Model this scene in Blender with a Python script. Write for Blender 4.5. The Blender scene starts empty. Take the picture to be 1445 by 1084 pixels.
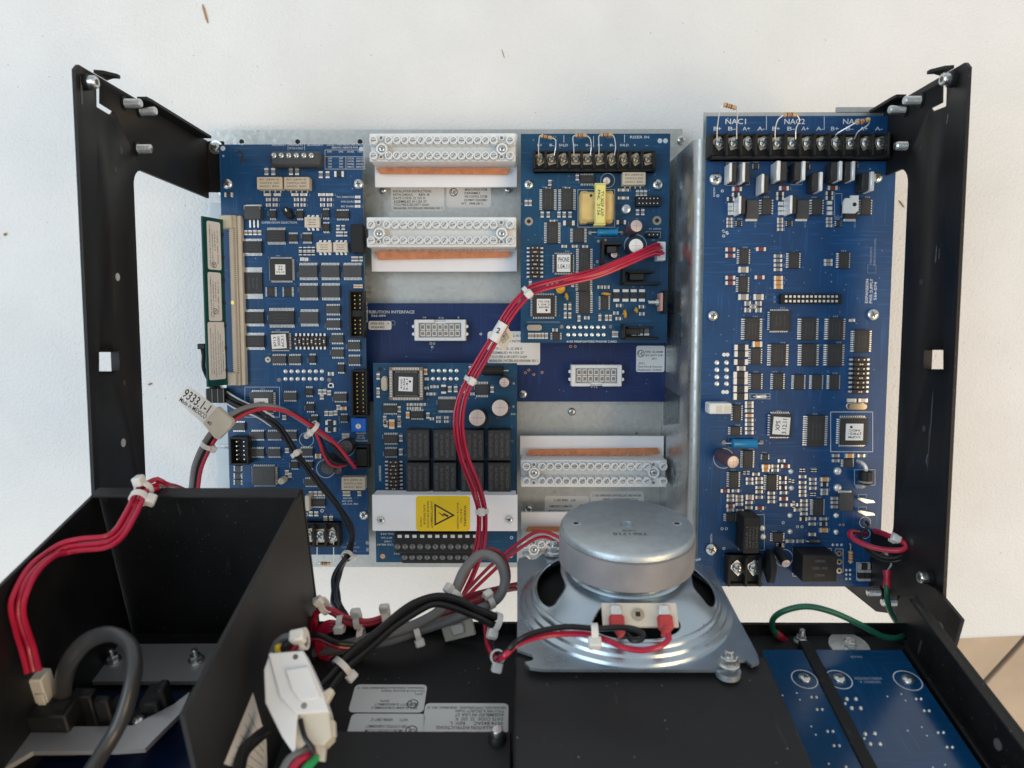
import bpy, math, random
from mathutils import Vector, Matrix
random.seed(7)
S = 0.001                                    # everything below is measured in millimetres
scene = bpy.context.scene
COL = scene.collection
V = Vector
# ------------------------------------------------------------------ camera
F, CX, CY = 1040.0, 722.5, 542.0             # focal length and centre in photo pixels (1445 x 1084)
TILT = math.radians(4.6)
EYE = V((0, 0, 490))
FWD = V((-0.0072, -math.sin(TILT), -math.cos(TILT))).normalized()
RIGHT = FWD.cross(V((0, 1, 0))).normalized()
UP = RIGHT.cross(FWD).normalized()
cam_data = bpy.data.cameras.new('camera')
cam = bpy.data.objects.new('camera', cam_data)
COL.objects.link(cam)
cam_data.sensor_width = 36.0
cam_data.lens = 36.0 * F / 1445.0
cam_data.clip_start = 0.01
cam_data.clip_end = 20
cam_data.dof.use_dof = True
cam_data.dof.focus_distance = 0.455
cam_data.dof.aperture_fstop = 15.0
cm = Matrix((RIGHT, UP, -FWD)).transposed().to_4x4()
cm.translation = EYE * S
cam.matrix_world = cm
scene.camera = cam
# ------------------------------------------------------------------ light: soft room daylight, cool from the left, warm from the right
world = bpy.data.worlds.new('World')
scene.world = world
world.use_nodes = True
wb = world.node_tree.nodes['Background']
wb.inputs[0].default_value = (0.885, 0.945, 1.0, 1)
wb.inputs[1].default_value = 0.58
def area_light(name, loc, target, size, size_y, power, color):
    ld = bpy.data.lights.new(name, 'AREA')
    ld.shape = 'RECTANGLE'; ld.size = size; ld.size_y = size_y
    ld.energy = power; ld.color = color
    o = bpy.data.objects.new(name, ld); COL.objects.link(o)
    o.location = loc
    o.rotation_euler = (V(target) - V(loc)).to_track_quat('-Z', 'Y').to_euler()
    return o
area_light('window_light', (-1.65, -0.05, 2.15), (0, 0, 0), 1.9, 1.5, 27, (0.70, 0.86, 1.0))
area_light('warm_room_light', (1.6, -0.6, 1.95), (0, 0, 0), 1.4, 1.2, 26, (1.0, 0.69, 0.36))
scene.view_settings.view_transform = 'Standard'
scene.view_settings.look = 'None'
scene.view_settings.exposure = 0.12
scene.view_settings.gamma = 1.0
scene.view_settings.use_curve_mapping = False
try:
    scene.cycles.use_denoising = True
    scene.cycles.max_bounces = 8
except Exception:
    pass
# ------------------------------------------------------------------ geometry of the view: pixel of the photograph -> point at a given height
def ray(px, py):
    return FWD + RIGHT * ((px - CX) / F) - UP * ((py - CY) / F)
def P(px, py, z):
    d = ray(px, py)
    return EYE + d * ((z - EYE.z) / d.z)
def PW(px, py, depth):
    return EYE + ray(px, py) * depth
class Frame:
    def __init__(s, O, lean=None, ey=None, ex=V((1, 0, 0))):
        s.O = V(O); s.ex = ex
        if lean is None: s.ez = V((0, 0, 1))
        else: s.ez = V((0, math.cos(lean), math.sin(lean)))
        if ey is not None: s.ey = ey; s.ez = s.ex.cross(s.ey)
        else: s.ey = s.ez.cross(s.ex)
    def at(s, px, py, h=0.0):
        d = ray(px, py)
        t = (h - s.ez.dot(EYE - s.O)) / s.ez.dot(d)
        q = EYE + d * t - s.O
        return V((q.dot(s.ex), q.dot(s.ey), h))
    def world(s, l): return s.O + s.ex * l[0] + s.ey * l[1] + s.ez * l[2]
    def local(s, w):
        q = V(w) - s.O; return V((q.dot(s.ex), q.dot(s.ey), q.dot(s.ez)))
    def mat(s):
        m = Matrix((s.ex, s.ey, s.ez)).transposed().to_4x4(); m.translation = s.O * S; return m
# ------------------------------------------------------------------ materials
MATS = {}
def material(name, col, rough=0.5, metal=0.0, var=0.0, vscale=120.0, bump=0.0, bscale=1200.0, coat=0.0,
             speck=0.0, speck_col=(0.5, 0.5, 0.5), speck_scale=500.0, trans=0.0, sss=0.0, spangle=0.0, traces=0.0, rvar=0.0, scratch=0.0, aniso=None):
    m = bpy.data.materials.new(name); m.use_nodes = True
    nt = m.node_tree; N = nt.nodes; L = nt.links
    b = N['Principled BSDF']
    b.inputs['Roughness'].default_value = rough
    b.inputs['Metallic'].default_value = metal
    if name.startswith('black') or name.startswith('pcb') or name == 'cone_paper': b.inputs['Specular IOR Level'].default_value = 0.32
    b.inputs['Coat Weight'].default_value = coat
    b.inputs['Coat Roughness'].default_value = 0.15
    if trans: b.inputs['Transmission Weight'].default_value = trans
    if sss:
        b.inputs['Subsurface Weight'].default_value = sss
        b.inputs['Subsurface Radius'].default_value = (0.003, 0.003, 0.003)
        b.inputs['Subsurface Scale'].default_value = 0.5
    tc = N.new('ShaderNodeTexCoord')
    def noise(scale, detail=3.0, vec=None):
        n = N.new('ShaderNodeTexNoise'); n.inputs['Scale'].default_value = scale; n.inputs['Detail'].default_value = detail
        L.new(vec or tc.outputs['Object'], n.inputs['Vector']); return n
    def mrange(src, a, bb, c, d):
        r = N.new('ShaderNodeMapRange'); L.new(src, r.inputs[0])
        for i, x in enumerate((a, bb, c, d)): r.inputs[1 + i].default_value = x
        return r.outputs[0]
    def mix(fac, A, B, mode='MIX'):
        x = N.new('ShaderNodeMix'); x.data_type = 'RGBA'; x.blend_type = mode
        if isinstance(fac, float): x.inputs[0].default_value = fac
        else: L.new(fac, x.inputs[0])
        for i, c in ((6, A), (7, B)):
            if isinstance(c, tuple): x.inputs[i].default_value = (*c, 1)
            else: L.new(c, x.inputs[i])
        return x.outputs[2]
    cur = tuple(col)
    if var:
        n = noise(vscale, 4)
        f = mrange(n.outputs[0], 0.3, 0.7, 0, 1)
        cur = mix(f, tuple(c * (1 - var) for c in col), tuple(min(1, c * (1 + var)) for c in col))
    if spangle:
        v = N.new('ShaderNodeTexVoronoi'); v.inputs['Scale'].default_value = 420
        L.new(tc.outputs['Object'], v.inputs['Vector'])
        sp = N.new('ShaderNodeSeparateColor'); L.new(v.outputs['Color'], sp.inputs[0])
        f = mrange(sp.outputs[0], 0, 1, 0, spangle)
        base = cur
        cur = mix(f, base, tuple(c * 0.45 for c in col))
        L.new(mrange(sp.outputs[1], 0, 1, rough - 0.08, rough + 0.12), b.inputs['Roughness'])
    if traces:
        mp = N.new('ShaderNodeMapping'); L.new(tc.outputs['Object'], mp.inputs[0]); mp.inputs['Scale'].default_value = (45, 900, 1)
        n1 = noise(1.0, 1.0, mp.outputs[0])
        mp2 = N.new('ShaderNodeMapping'); L.new(tc.outputs['Object'], mp2.inputs[0]); mp2.inputs['Scale'].default_value = (900, 40, 1); mp2.inputs['Location'].default_value = (3, 7, 0)
        n2 = noise(1.0, 1.0, mp2.outputs[0])
        big = noise(28.0, 2.0)
        a = mrange(n1.outputs[0], 0.58, 0.62, 0, 1); c2 = mrange(n2.outputs[0], 0.60, 0.64, 0, 1)
        g = mrange(big.outputs[0], 0.46, 0.52, 0, 1)
        pick = N.new('ShaderNodeMix'); pick.data_type = 'FLOAT'
        L.new(g, pick.inputs[0]); L.new(a, pick.inputs[2]); L.new(c2, pick.inputs[3])
        mu = N.new('ShaderNodeMath'); mu.operation = 'MULTIPLY'; mu.inputs[1].default_value = traces
        L.new(pick.outputs[0], mu.inputs[0])
        cur = mix(mu.outputs[0], cur, tuple(min(1, c * 2.2 + 0.01) for c in col))
    if speck:
        v = N.new('ShaderNodeTexVoronoi'); v.inputs['Scale'].default_value = speck_scale
        L.new(tc.outputs['Object'], v.inputs['Vector'])
        sp = N.new('ShaderNodeSeparateColor'); L.new(v.outputs['Color'], sp.inputs[0])
        keep = mrange(sp.outputs[0], 1 - speck, 1 - speck + 0.01, 0, 1)
        d = mrange(v.outputs['Distance'], 0.10, 0.24, 1, 0)
        mu = N.new('ShaderNodeMath'); mu.operation = 'MULTIPLY'; L.new(keep, mu.inputs[0]); L.new(d, mu.inputs[1])
        mu2 = N.new('ShaderNodeMath'); mu2.operation = 'MULTIPLY'; L.new(mu.outputs[0], mu2.inputs[0]); L.new(sp.outputs[2], mu2.inputs[1])
        cur = mix(mu2.outputs[0], cur, tuple(speck_col))
    if scratch:
        mp = N.new('ShaderNodeMapping'); L.new(tc.outputs['Object'], mp.inputs[0]); mp.inputs['Scale'].default_value = (260, 26, 60); mp.inputs['Rotation'].default_value = (0.3, 0.2, 0.5)
        n1 = noise(1.0, 5.0, mp.outputs[0])
        g = noise(18.0, 2.0)
        a = mrange(n1.outputs[0], 0.66, 0.76, 0, scratch); gg = mrange(g.outputs[0], 0.52, 0.62, 0, 1)
        mu = N.new('ShaderNodeMath'); mu.operation = 'MULTIPLY'; L.new(a, mu.inputs[0]); L.new(gg, mu.inputs[1])
        cur = mix(mu.outputs[0], cur, tuple(min(1, c + 0.12) for c in col))
    if isinstance(cur, tuple): b.inputs['Base Color'].default_value = (*cur, 1)
    else: L.new(cur, b.inputs['Base Color'])
    if rvar:
        n = noise(60, 4)
        L.new(mrange(n.outputs[0], 0.3, 0.7, max(0.05, rough - rvar), rough + rvar), b.inputs['Roughness'])
    if bump:
        n = noise(bscale, 2.0)
        bp = N.new('ShaderNodeBump'); bp.inputs['Strength'].default_value = bump; bp.inputs['Distance'].default_value = 0.0006 if name == 'table' else 0.0005
        L.new(n.outputs[0], bp.inputs['Height']); L.new(bp.outputs[0], b.inputs['Normal'])
    MATS[name] = m
    return m
material('table', (0.79, 0.79, 0.775), 0.42, var=0.03, vscale=25, bump=1.0, bscale=620, speck=0.022, speck_col=(0.22, 0.19, 0.16), speck_scale=330)
material('floor_tile', (0.58, 0.44, 0.31), 0.4, var=0.16, vscale=9, bump=0.1, bscale=60)
material('grout', (0.13, 0.11, 0.09), 0.9, var=0.1)
material('pcb_blue', (0.004, 0.050, 0.148), 0.42, var=0.15, vscale=50, coat=0.08, traces=0.32, speck=0.03, speck_col=(0.25, 0.3, 0.38), speck_scale=420, bump=0.06, bscale=300)
material('pcb_teal', (0.0035, 0.052, 0.120), 0.42, var=0.15, vscale=50, coat=0.08, traces=0.30, speck=0.03, speck_col=(0.25, 0.3, 0.34), speck_scale=420, bump=0.06, bscale=300)
material('pcb_navy', (0.003, 0.020, 0.098), 0.42, var=0.12, vscale=40, coat=0.08, traces=0.35, speck=0.03, speck_col=(0.2, 0.22, 0.3), speck_scale=420)
material('pcb_display', (0.002, 0.044, 0.122), 0.16, var=0.15, vscale=30, coat=0.5, traces=0.25, bump=0.03, bscale=40)
material('pcb_dark', (0.002, 0.008, 0.035), 0.4, var=0.2, traces=0.3)
material('dust', (0.10, 0.10, 0.10), 0.9)
material('pcb_green', (0.003, 0.055, 0.05), 0.4, var=0.1)
material('pcb_edge', (0.16, 0.24, 0.24), 0.6, var=0.1)
material('galv_wall', (0.42, 0.44, 0.45), 0.27, metal=0.9, var=0.10, vscale=30, rvar=0.05, bump=0.05, bscale=300)
material('galvanized', (0.50, 0.51, 0.49), 0.40, metal=0.75, spangle=0.18, var=0.10, vscale=14, speck=0.02, speck_col=(0.2, 0.18, 0.15), speck_scale=200)
material('zinc', (0.48, 0.56, 0.62), 0.29, metal=0.92, var=0.08, vscale=60, rvar=0.06, bump=0.05, bscale=900)
material('zinc_dull', (0.50, 0.56, 0.59), 0.42, metal=0.8, var=0.07, vscale=250, bump=0.25, bscale=1400)
material('ferrite', (0.27, 0.265, 0.275), 0.55, metal=0.2, var=0.14, vscale=70, bump=0.15, bscale=700, scratch=0.3)
material('aluminium', (0.52, 0.52, 0.53), 0.42, metal=0.75, var=0.05, vscale=80, bump=0.06, bscale=500)
material('black_coat', (0.0085, 0.0085, 0.009), 0.47, var=0.2, vscale=60, bump=0.28, bscale=2600, speck=0.16, speck_col=(0.13, 0.13, 0.13), speck_scale=620, rvar=0.06, scratch=0.55)
material('black_satin', (0.016, 0.016, 0.017), 0.5, var=0.15, vscale=40, bump=0.22, bscale=2400, speck=0.06, speck_col=(0.22, 0.22, 0.22), speck_scale=520, scratch=0.45)
material('black_plastic', (0.012, 0.012, 0.012), 0.5, var=0.12, bump=0.08, bscale=1500, speck=0.03, speck_col=(0.10, 0.10, 0.10), speck_scale=700)
material('chip_black', (0.022, 0.022, 0.023), 0.55, var=0.18, vscale=500, bump=0.08, bscale=3000, speck=0.04, speck_col=(0.12, 0.12, 0.12), speck_scale=900)
material('chip_grey', (0.05, 0.052, 0.056), 0.5, var=0.12, vscale=500)
material('print_grey', (0.10, 0.10, 0.10), 0.6)
material('brown_plastic', (0.035, 0.022, 0.015), 0.5, var=0.2)
material('tan_socket', (0.21, 0.15, 0.11), 0.55, var=0.1)
material('tin', (0.74, 0.74, 0.72), 0.32, metal=0.6, var=0.1, vscale=800)
material('tin_bright', (0.88, 0.88, 0.86), 0.35, metal=0.35, var=0.06)
material('screw_dark', (0.16, 0.165, 0.17), 0.4, metal=0.7, var=0.15)
material('dark_metal', (0.10, 0.10, 0.10), 0.45, metal=0.7)
material('screw_zinc', (0.62, 0.64, 0.63), 0.25, metal=0.95, var=0.15, vscale=600, bump=0.08, bscale=1200)
material('brass', (0.50, 0.42, 0.30), 0.35, metal=0.85, var=0.1)
material('gold', (0.75, 0.50, 0.15), 0.3, metal=0.9)
material('copper', (0.56, 0.22, 0.10), 0.45, metal=0.35, var=0.16, vscale=260, speck=0.08, speck_col=(0.16, 0.06, 0.03), speck_scale=420)
material('white_plastic', (0.72, 0.73, 0.73), 0.45, var=0.03, sss=0.15, bump=0.05, bscale=900)
material('white_strip', (0.80, 0.82, 0.82), 0.4, var=0.03, sss=0.25, bump=0.04)
material('white_panel', (0.84, 0.84, 0.86), 0.55, var=0.03, vscale=60, bump=0.05)
material('off_white', (0.60, 0.56, 0.47), 0.5, var=0.05)
material('nylon', (0.72, 0.70, 0.66), 0.4, sss=0.3, var=0.04)
material('cream', (0.66, 0.60, 0.50), 0.5, var=0.05, vscale=300)
material('beige', (0.50, 0.45, 0.36), 0.5, var=0.06, vscale=200)
material('contact_tan', (0.24, 0.20, 0.15), 0.5, var=0.2)
material('relay_beige', (0.55, 0.47, 0.35), 0.5, var=0.05)
material('pale_plate', (0.62, 0.67, 0.70), 0.45, var=0.03)
material('sticker', (0.66, 0.655, 0.635), 0.45, var=0.03, vscale=100)
material('sticker_white', (0.74, 0.74, 0.72), 0.5, var=0.02)
material('sticker_yellow', (0.82, 0.56, 0.004), 0.5, var=0.05, vscale=80)
material('ink', (0.022, 0.022, 0.024), 0.6)
material('ink_grey', (0.10, 0.10, 0.105), 0.6)
material('silk', (0.56, 0.60, 0.64), 0.6)
material('silk_dim', (0.20, 0.25, 0.33), 0.6)
material('red_wire', (0.42, 0.010, 0.042), 0.27, var=0.12, vscale=90, bump=0.03)
material('dark_red_wire', (0.20, 0.004, 0.015), 0.38, var=0.12, vscale=90)
material('pink_boot', (0.55, 0.05, 0.05), 0.35, var=0.1, trans=0.15)
material('lug_red', (0.36, 0.012, 0.035), 0.35, var=0.15, vscale=200)
material('black_wire', (0.012, 0.012, 0.013), 0.30, var=0.2, vscale=100, bump=0.04)
material('grey_wire', (0.17, 0.17, 0.175), 0.45, var=0.1, vscale=80, bump=0.05)
material('white_wire', (0.55, 0.55, 0.55), 0.4)
material('green_wire', (0.008, 0.10, 0.055), 0.36, var=0.3, vscale=60)
material('green_bright', (0.02, 0.35, 0.10), 0.4)
material('yellow_wire', (0.6, 0.42, 0.02), 0.4)
material('ribbon_grey', (0.05, 0.05, 0.052), 0.33, var=0.08, bump=0.05)
material('orange_smd', (0.62, 0.27, 0.05), 0.45, var=0.1)
material('tan_smd', (0.34, 0.29, 0.23), 0.5, var=0.1)
material('grey_smd', (0.22, 0.21, 0.20), 0.5, var=0.1)
material('red_smd', (0.20, 0.03, 0.02), 0.4)
material('yellow_cap', (0.62, 0.33, 0.02), 0.4, var=0.1)
material('tape_yellow', (0.72, 0.66, 0.22), 0.45, var=0.05)
material('coil_yellow', (0.62, 0.45, 0.17), 0.4, var=0.1)
material('coil_pink', (0.55, 0.30, 0.17), 0.5, var=0.1)
material('blue_resistor', (0.006, 0.19, 0.42), 0.3, var=0.1, bump=0.05)
material('blue_trimmer', (0.006, 0.12, 0.55), 0.4)
material('resistor_tan', (0.52, 0.36, 0.20), 0.4, var=0.08)
material('band_brown', (0.12, 0.04, 0.015), 0.45)
material('band_orange', (0.5, 0.10, 0.02), 0.45)
material('cap_sleeve', (0.09, 0.055, 0.075), 0.35, var=0.15)
material('cap_top', (0.60, 0.50, 0.46), 0.4, metal=0.3, var=0.06)
material('cap_black', (0.02, 0.02, 0.022), 0.35)
material('pink_pad', (0.60, 0.32, 0.28), 0.5)
material('cone_paper', (0.006, 0.006, 0.006), 0.9)
material('hollow', (0.02, 0.02, 0.02), 0.8)
material('crumb', (0.42, 0.25, 0.13), 0.8)
# ------------------------------------------------------------------ mesh builder
def basis(axis):
    a = V(axis).normalized()
    t = V((1, 0, 0)) if abs(a.x) < 0.9 else V((0, 1, 0))
    x = (t - a * t.dot(a)).normalized()
    return x, a.cross(x), a
TEXTS = {}
def text_geo(s):
    if s not in TEXTS:
        cu = bpy.data.curves.new('t', 'FONT'); cu.body = s; cu.align_x = 'CENTER'; cu.align_y = 'CENTER'; cu.resolution_u = 2; cu.offset = 0.012
        ob = bpy.data.objects.new('t', cu)
        me = ob.to_mesh()
        TEXTS[s] = ([v.co.copy() for v in me.vertices], [tuple(p.vertices) for p in me.polygons])
        ob.to_mesh_clear(); bpy.data.objects.remove(ob); bpy.data.curves.remove(cu)
    return TEXTS[s]
class MB:
    def __init__(s): s.v = []; s.f = []; s.fm = []; s.mats = []
    def mi(s, m):
        if m not in s.mats: s.mats.append(m)
        return s.mats.index(m)
    def add(s, vs, fs, m):
        o = len(s.v); s.v += [V(q) for q in vs]; k = s.mi(m)
        for f in fs: s.f.append([i + o for i in f]); s.fm.append(k)
        return s
    def box(s, c, d, m, ch=0.0, rz=0.0, R=None):
        hx, hy, hz = d[0] / 2, d[1] / 2, d[2] / 2
        if ch <= 0:
            vs = [V((x, y, z)) for z in (-hz, hz) for y in (-hy, hy) for x in (-hx, hx)]
            fs = [(0, 2, 3, 1), (4, 5, 7, 6), (0, 1, 5, 4), (2, 6, 7, 3), (0, 4, 6, 2), (1, 3, 7, 5)]
        else:                                   # top and side edges chamfered
            ch = min(ch, hx * .9, hy * .9, hz * .9)
            def ring(x, y, z): return [V((-x + ch, -y, z)), V((x - ch, -y, z)), V((x, -y + ch, z)), V((x, y - ch, z)), V((x - ch, y, z)), V((-x + ch, y, z)), V((-x, y - ch, z)), V((-x, -y + ch, z))]
            def ring2(x, y, z): return [V((-x, -y, z)), V((x, -y, z)), V((x, -y, z)), V((x, y, z)), V((x, y, z)), V((-x, y, z)), V((-x, y, z)), V((-x, -y, z))]
            vs = ring(hx, hy, -hz) + ring(hx, hy, hz - ch)
            t = [V((-hx + ch, -hy + ch, hz)), V((hx - ch, -hy + ch, hz)), V((hx - ch, hy - ch, hz)), V((-hx + ch, hy - ch, hz))]
            vs += t
            fs = [tuple(reversed(range(8))), (16, 17, 18, 19)]
            for i in range(8): fs.append((i, (i + 1) % 8, 8 + (i + 1) % 8, 8 + i))
            fs += [(8, 9, 17, 16), (10, 11, 18, 17), (12, 13, 19, 18), (14, 15, 16, 19), (9, 10, 17), (11, 12, 18), (13, 14, 19), (15, 8, 16)]
        if R is None and rz: R = Matrix.Rotation(rz, 3, 'Z')
        if R is not None: vs = [R @ q for q in vs]
        return s.add([q + V(c) for q in vs], fs, m)
    def lathe(s, c, prof, m, n=16, axis=(0, 0, 1), caps=True, arc=None):
        x, y, a = basis(axis); vs = []; fs = []
        for r, z in prof:
            for i in range(n):
                t = 2 * math.pi * i / n
                vs.append(V(c) + x * (r * math.cos(t)) + y * (r * math.sin(t)) + a * z)
        for k in range(len(prof) - 1):
            for i in range(n):
                j = (i + 1) % n
                fs.append((k * n + i, k * n + j, (k + 1) * n + j, (k + 1) * n + i))
        if caps:
            fs.append(tuple(reversed(range(n)))); fs.append(tuple((len(prof) - 1) * n + i for i in range(n)))
        return s.add(vs, fs, m)
    def cyl(s, c, r, h, m, n=14, axis=(0, 0, 1), r2=None):
        return s.lathe(c, [(r, 0), (r if r2 is None else r2, h)], m, n, axis)
    def tube(s, pts, r, m, n=8, flat=1.0, up=None):
        pts = [V(p) for p in pts]; k = len(pts); vs = []; fs = []
        tan = [(pts[min(i + 1, k - 1)] - pts[max(i - 1, 0)]).normalized() for i in range(k)]
        if up is None: u, w, _ = basis(tan[0])
        else: u = V(up)
        for i in range(k):
            u = (u - tan[i] * u.dot(tan[i]))
            if u.length < 1e-6: u = basis(tan[i])[0]
            u.normalize(); w = tan[i].cross(u)
            for j in range(n):
                t = 2 * math.pi * j / n
                vs.append(pts[i] + u * (r * flat * math.cos(t)) + w * (r * math.sin(t)))
        for i in range(k - 1):
            for j in range(n):
                q = (j + 1) % n; fs.append((i * n + j, i * n + q, (i + 1) * n + q, (i + 1) * n + j))
        fs.append(tuple(reversed(range(n)))); fs.append(tuple((k - 1) * n + j for j in range(n)))
        return s.add(vs, fs, m)
    def prism(s, pts, thick, m, O=(0, 0, 0), ex=(1, 0, 0), ey=(0, 1, 0)):
        ex, ey = V(ex), V(ey); ez = ex.cross(ey).normalized(); n = len(pts)
        lo = [V(O) + ex * a + ey * b for a, b in pts]; hi = [q + ez * thick for q in lo]
        fs = [tuple(reversed(range(n))), tuple(range(n, 2 * n))] + [(i, (i + 1) % n, n + (i + 1) % n, n + i) for i in range(n)]
        return s.add(lo + hi, fs, m)
    def text(s, st, c, h, m, rz=0.0, sx=1.0, ex=None, ey=None, width=None):
        vs, fs = text_geo(st); k = h / 0.70
        if width is not None:
            w0 = max(q.x for q in vs) - min(q.x for q in vs); sx = width / (w0 * k)
        ca, sa = math.cos(rz), math.sin(rz)
        if ex is None: ex, ey = V((ca, sa, 0)), V((-sa, ca, 0))
        return s.add([V(c) + ex * (q.x * k * sx) + ey * (q.y * k) for q in vs], fs, m)
    def line(s, a, b, w, m, z=None):
        a, b = V(a), V(b); d = (b - a).normalized(); n = V((-d.y, d.x, 0)) * (w / 2)
        return s.add([a - n, b - n, b + n, a + n], [(0, 1, 2, 3)], m)
    def mesh(s, name, smooth=True):
        me = bpy.data.meshes.new(name)
        me.from_pydata([q * S for q in s.v], [], s.f)
        for mname in s.mats: me.materials.append(MATS[mname])
        me.polygons.foreach_set('material_index', s.fm)
        if smooth:
            me.polygons.foreach_set('use_smooth', [True] * len(me.polygons))
            me.set_sharp_from_angle(angle=math.radians(38))
        me.update()
        return me
    def weld(s):
        ix = {}; mp = []; nv = []
        for q in s.v:
            k = (round(q.x, 3), round(q.y, 3), round(q.z, 3))
            if k not in ix: ix[k] = len(nv); nv.append(q)
            mp.append(ix[k])
        s.v = nv; s.f = [[mp[i] for i in f] for f in s.f]; return s
    def build(s, name, parent=None, loc=None, smooth=True, kind=None):
        return link(name, s.mesh(name, smooth), parent, loc, kind=kind)
def link(name, me, parent=None, loc=None, rz=0.0, kind=None):
    o = bpy.data.objects.new(name, me); COL.objects.link(o)
    if parent: o.parent = parent
    if loc is not None: o.location = V(loc) * S
    if rz: o.rotation_euler = (0, 0, rz)
    if kind: o['kind'] = kind
    return o
def tag(o, label, cat, group=None):
    o['label'] = label; o['category'] = cat
    if group: o['group'] = group
    return o
def thing(name, label, cat, frame=None, loc=None, group=None):
    o = bpy.data.objects.new(name, None); COL.objects.link(o); o.empty_display_size = 0.01
    if frame: o.matrix_world = frame.mat()
    elif loc is not None: o.location = V(loc) * S
    return tag(o, label, cat, group)
def structure(o): o['kind'] = 'structure'; return o
def spline(pts, k=8):
    pts = [V(p) for p in pts]; q = [pts[0] * 2 - pts[1]] + pts + [pts[-1] * 2 - pts[-2]]; out = []
    for i in range(1, len(q) - 2):
        a, b, c, d = q[i - 1], q[i], q[i + 1], q[i + 2]
        for j in range(k):
            t = j / k
            out.append(0.5 * ((2 * b) + (c - a) * t + (2 * a - 5 * b + 4 * c - d) * t * t + (3 * b - a - 3 * c + d) * t ** 3))
    out.append(pts[-1]); return out
CACHE = {}
def cached(key, fn):
    if key not in CACHE: CACHE[key] = fn()
    return CACHE[key]
def screw_mesh(r, washer=False, m='screw_zinc', slot=False):
    def mk():
        b = MB()
        if washer: b.lathe((0, 0, 0), [(r * 1.45, 0), (r * 1.45, .5)], m, 18)
        z0 = .5 if washer else 0
        b.lathe((0, 0, z0), [(r, 0), (r, r * .3), (r * .86, r * .52), (r * .5, r * .66)], m, 18)
        z1 = z0 + r * .66 + 0.02
        if slot: b.box((0, 0, z1), (r * 1.5, r * .25, .05), 'dark_metal', rz=.6)
        else:
            b.box((0, 0, z1), (r * .95, r * .24, .05), 'dark_metal', rz=.5); b.box((0, 0, z1 + .012), (r * .24, r * .95, .05), 'dark_metal', rz=.5)
        return b.mesh('screw')
    return cached(('screw', round(r, 2), washer, m, slot), mk)
# ------------------------------------------------------------------ setting: table, floor
ZT = -14.0
YE = P(1400, 893, ZT).y                       # front edge of the table
tb = MB()
skew = 0.05
def edge_y(x): return YE + (x - P(1400, 893, ZT).x) * skew
x0, x1, y1 = -1100, 900, 900
prof = [(0, 0), (-2.2, -.5), (-4, -2), (-5, -5), (-5, -24)]
vs = []; fs = []
xs = [x0, x1]
for x in xs:
    vs.append(V((x, y1, ZT)))
    for dy, dz in prof: vs.append(V((x, edge_y(x) + dy, ZT + dz)))
    vs.append(V((x, y1, ZT - 24)))
n = len(prof) + 2
for i in range(n): fs.append((i, (i + 1) % n, n + (i + 1) % n, n + i))
fs.append(tuple(range(n))); fs.append(tuple(reversed(range(n, 2 * n))))
tb.add(vs, fs, 'table')
table = structure(tb.build('table_top'))
table['label'] = 'white stippled table top under the equipment'
fl = MB(); fl.add([(-2500, -2500, -760), (2500, -2500, -760), (2500, 2500, -760), (-2500, 2500, -760)], [(0, 1, 2, 3)], 'grout')
floor = structure(fl.build('floor')); floor['label'] = 'beige tiled floor below the table edge'
# tiles laid diagonally to the table edge, the visible joint runs from lower left to upper right
ga, gb = P(1385, 962, -760), P(1437, 905, -760)
ang = math.atan2(gb.y - ga.y, gb.x - ga.x)
T = 400.0
tile_me = MB().box((0, 0, 0), (T - 9, T - 9, 8), 'floor_tile', ch=1.5).mesh('tile')
for i in range(-1, 3):
    for j in range(-2, 2):
        c = ga + Matrix.Rotation(ang, 3, 'Z') @ V(((i - .15) * T, (j + .5) * T, 0))
        link('tile', tile_me, floor, (c.x, c.y, -757.0), ang)
# crumbs lying on the table
def crumb(px, py, ln, rz, label, w=1.0):
    b = MB(); p = P(px, py, ZT)
    b.lathe((-ln / 2, 0, w * .45), [(w * .15, 0), (w * .45, ln * .2), (w * .5, ln * .7), (w * .2, ln)], 'crumb', 7, axis=(1, 0, 0))
    o = b.build('crumb', None, p); o.rotation_euler = (0, 0, rz); tag(o, label, 'crumb', 'crumbs on the table')
crumb(290, 20, 12.5, -1.32, 'thin brown splinter on the table near the top left edge', 1.4)
crumb(710, 76, 6, -1.25, 'tiny dark fibre on the table above the middle boards', .5)
crumb(8, 331, 2.4, .8, 'dark grain on the table at the far left side', 1.6)
crumb(1272, 288, 6, -.9, 'small brown fibre on the table inside the right bracket', 1.0)
crumb(212, 542, 3, .4, 'small pale brown crumb on the table inside the left bracket', 1.4)
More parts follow.
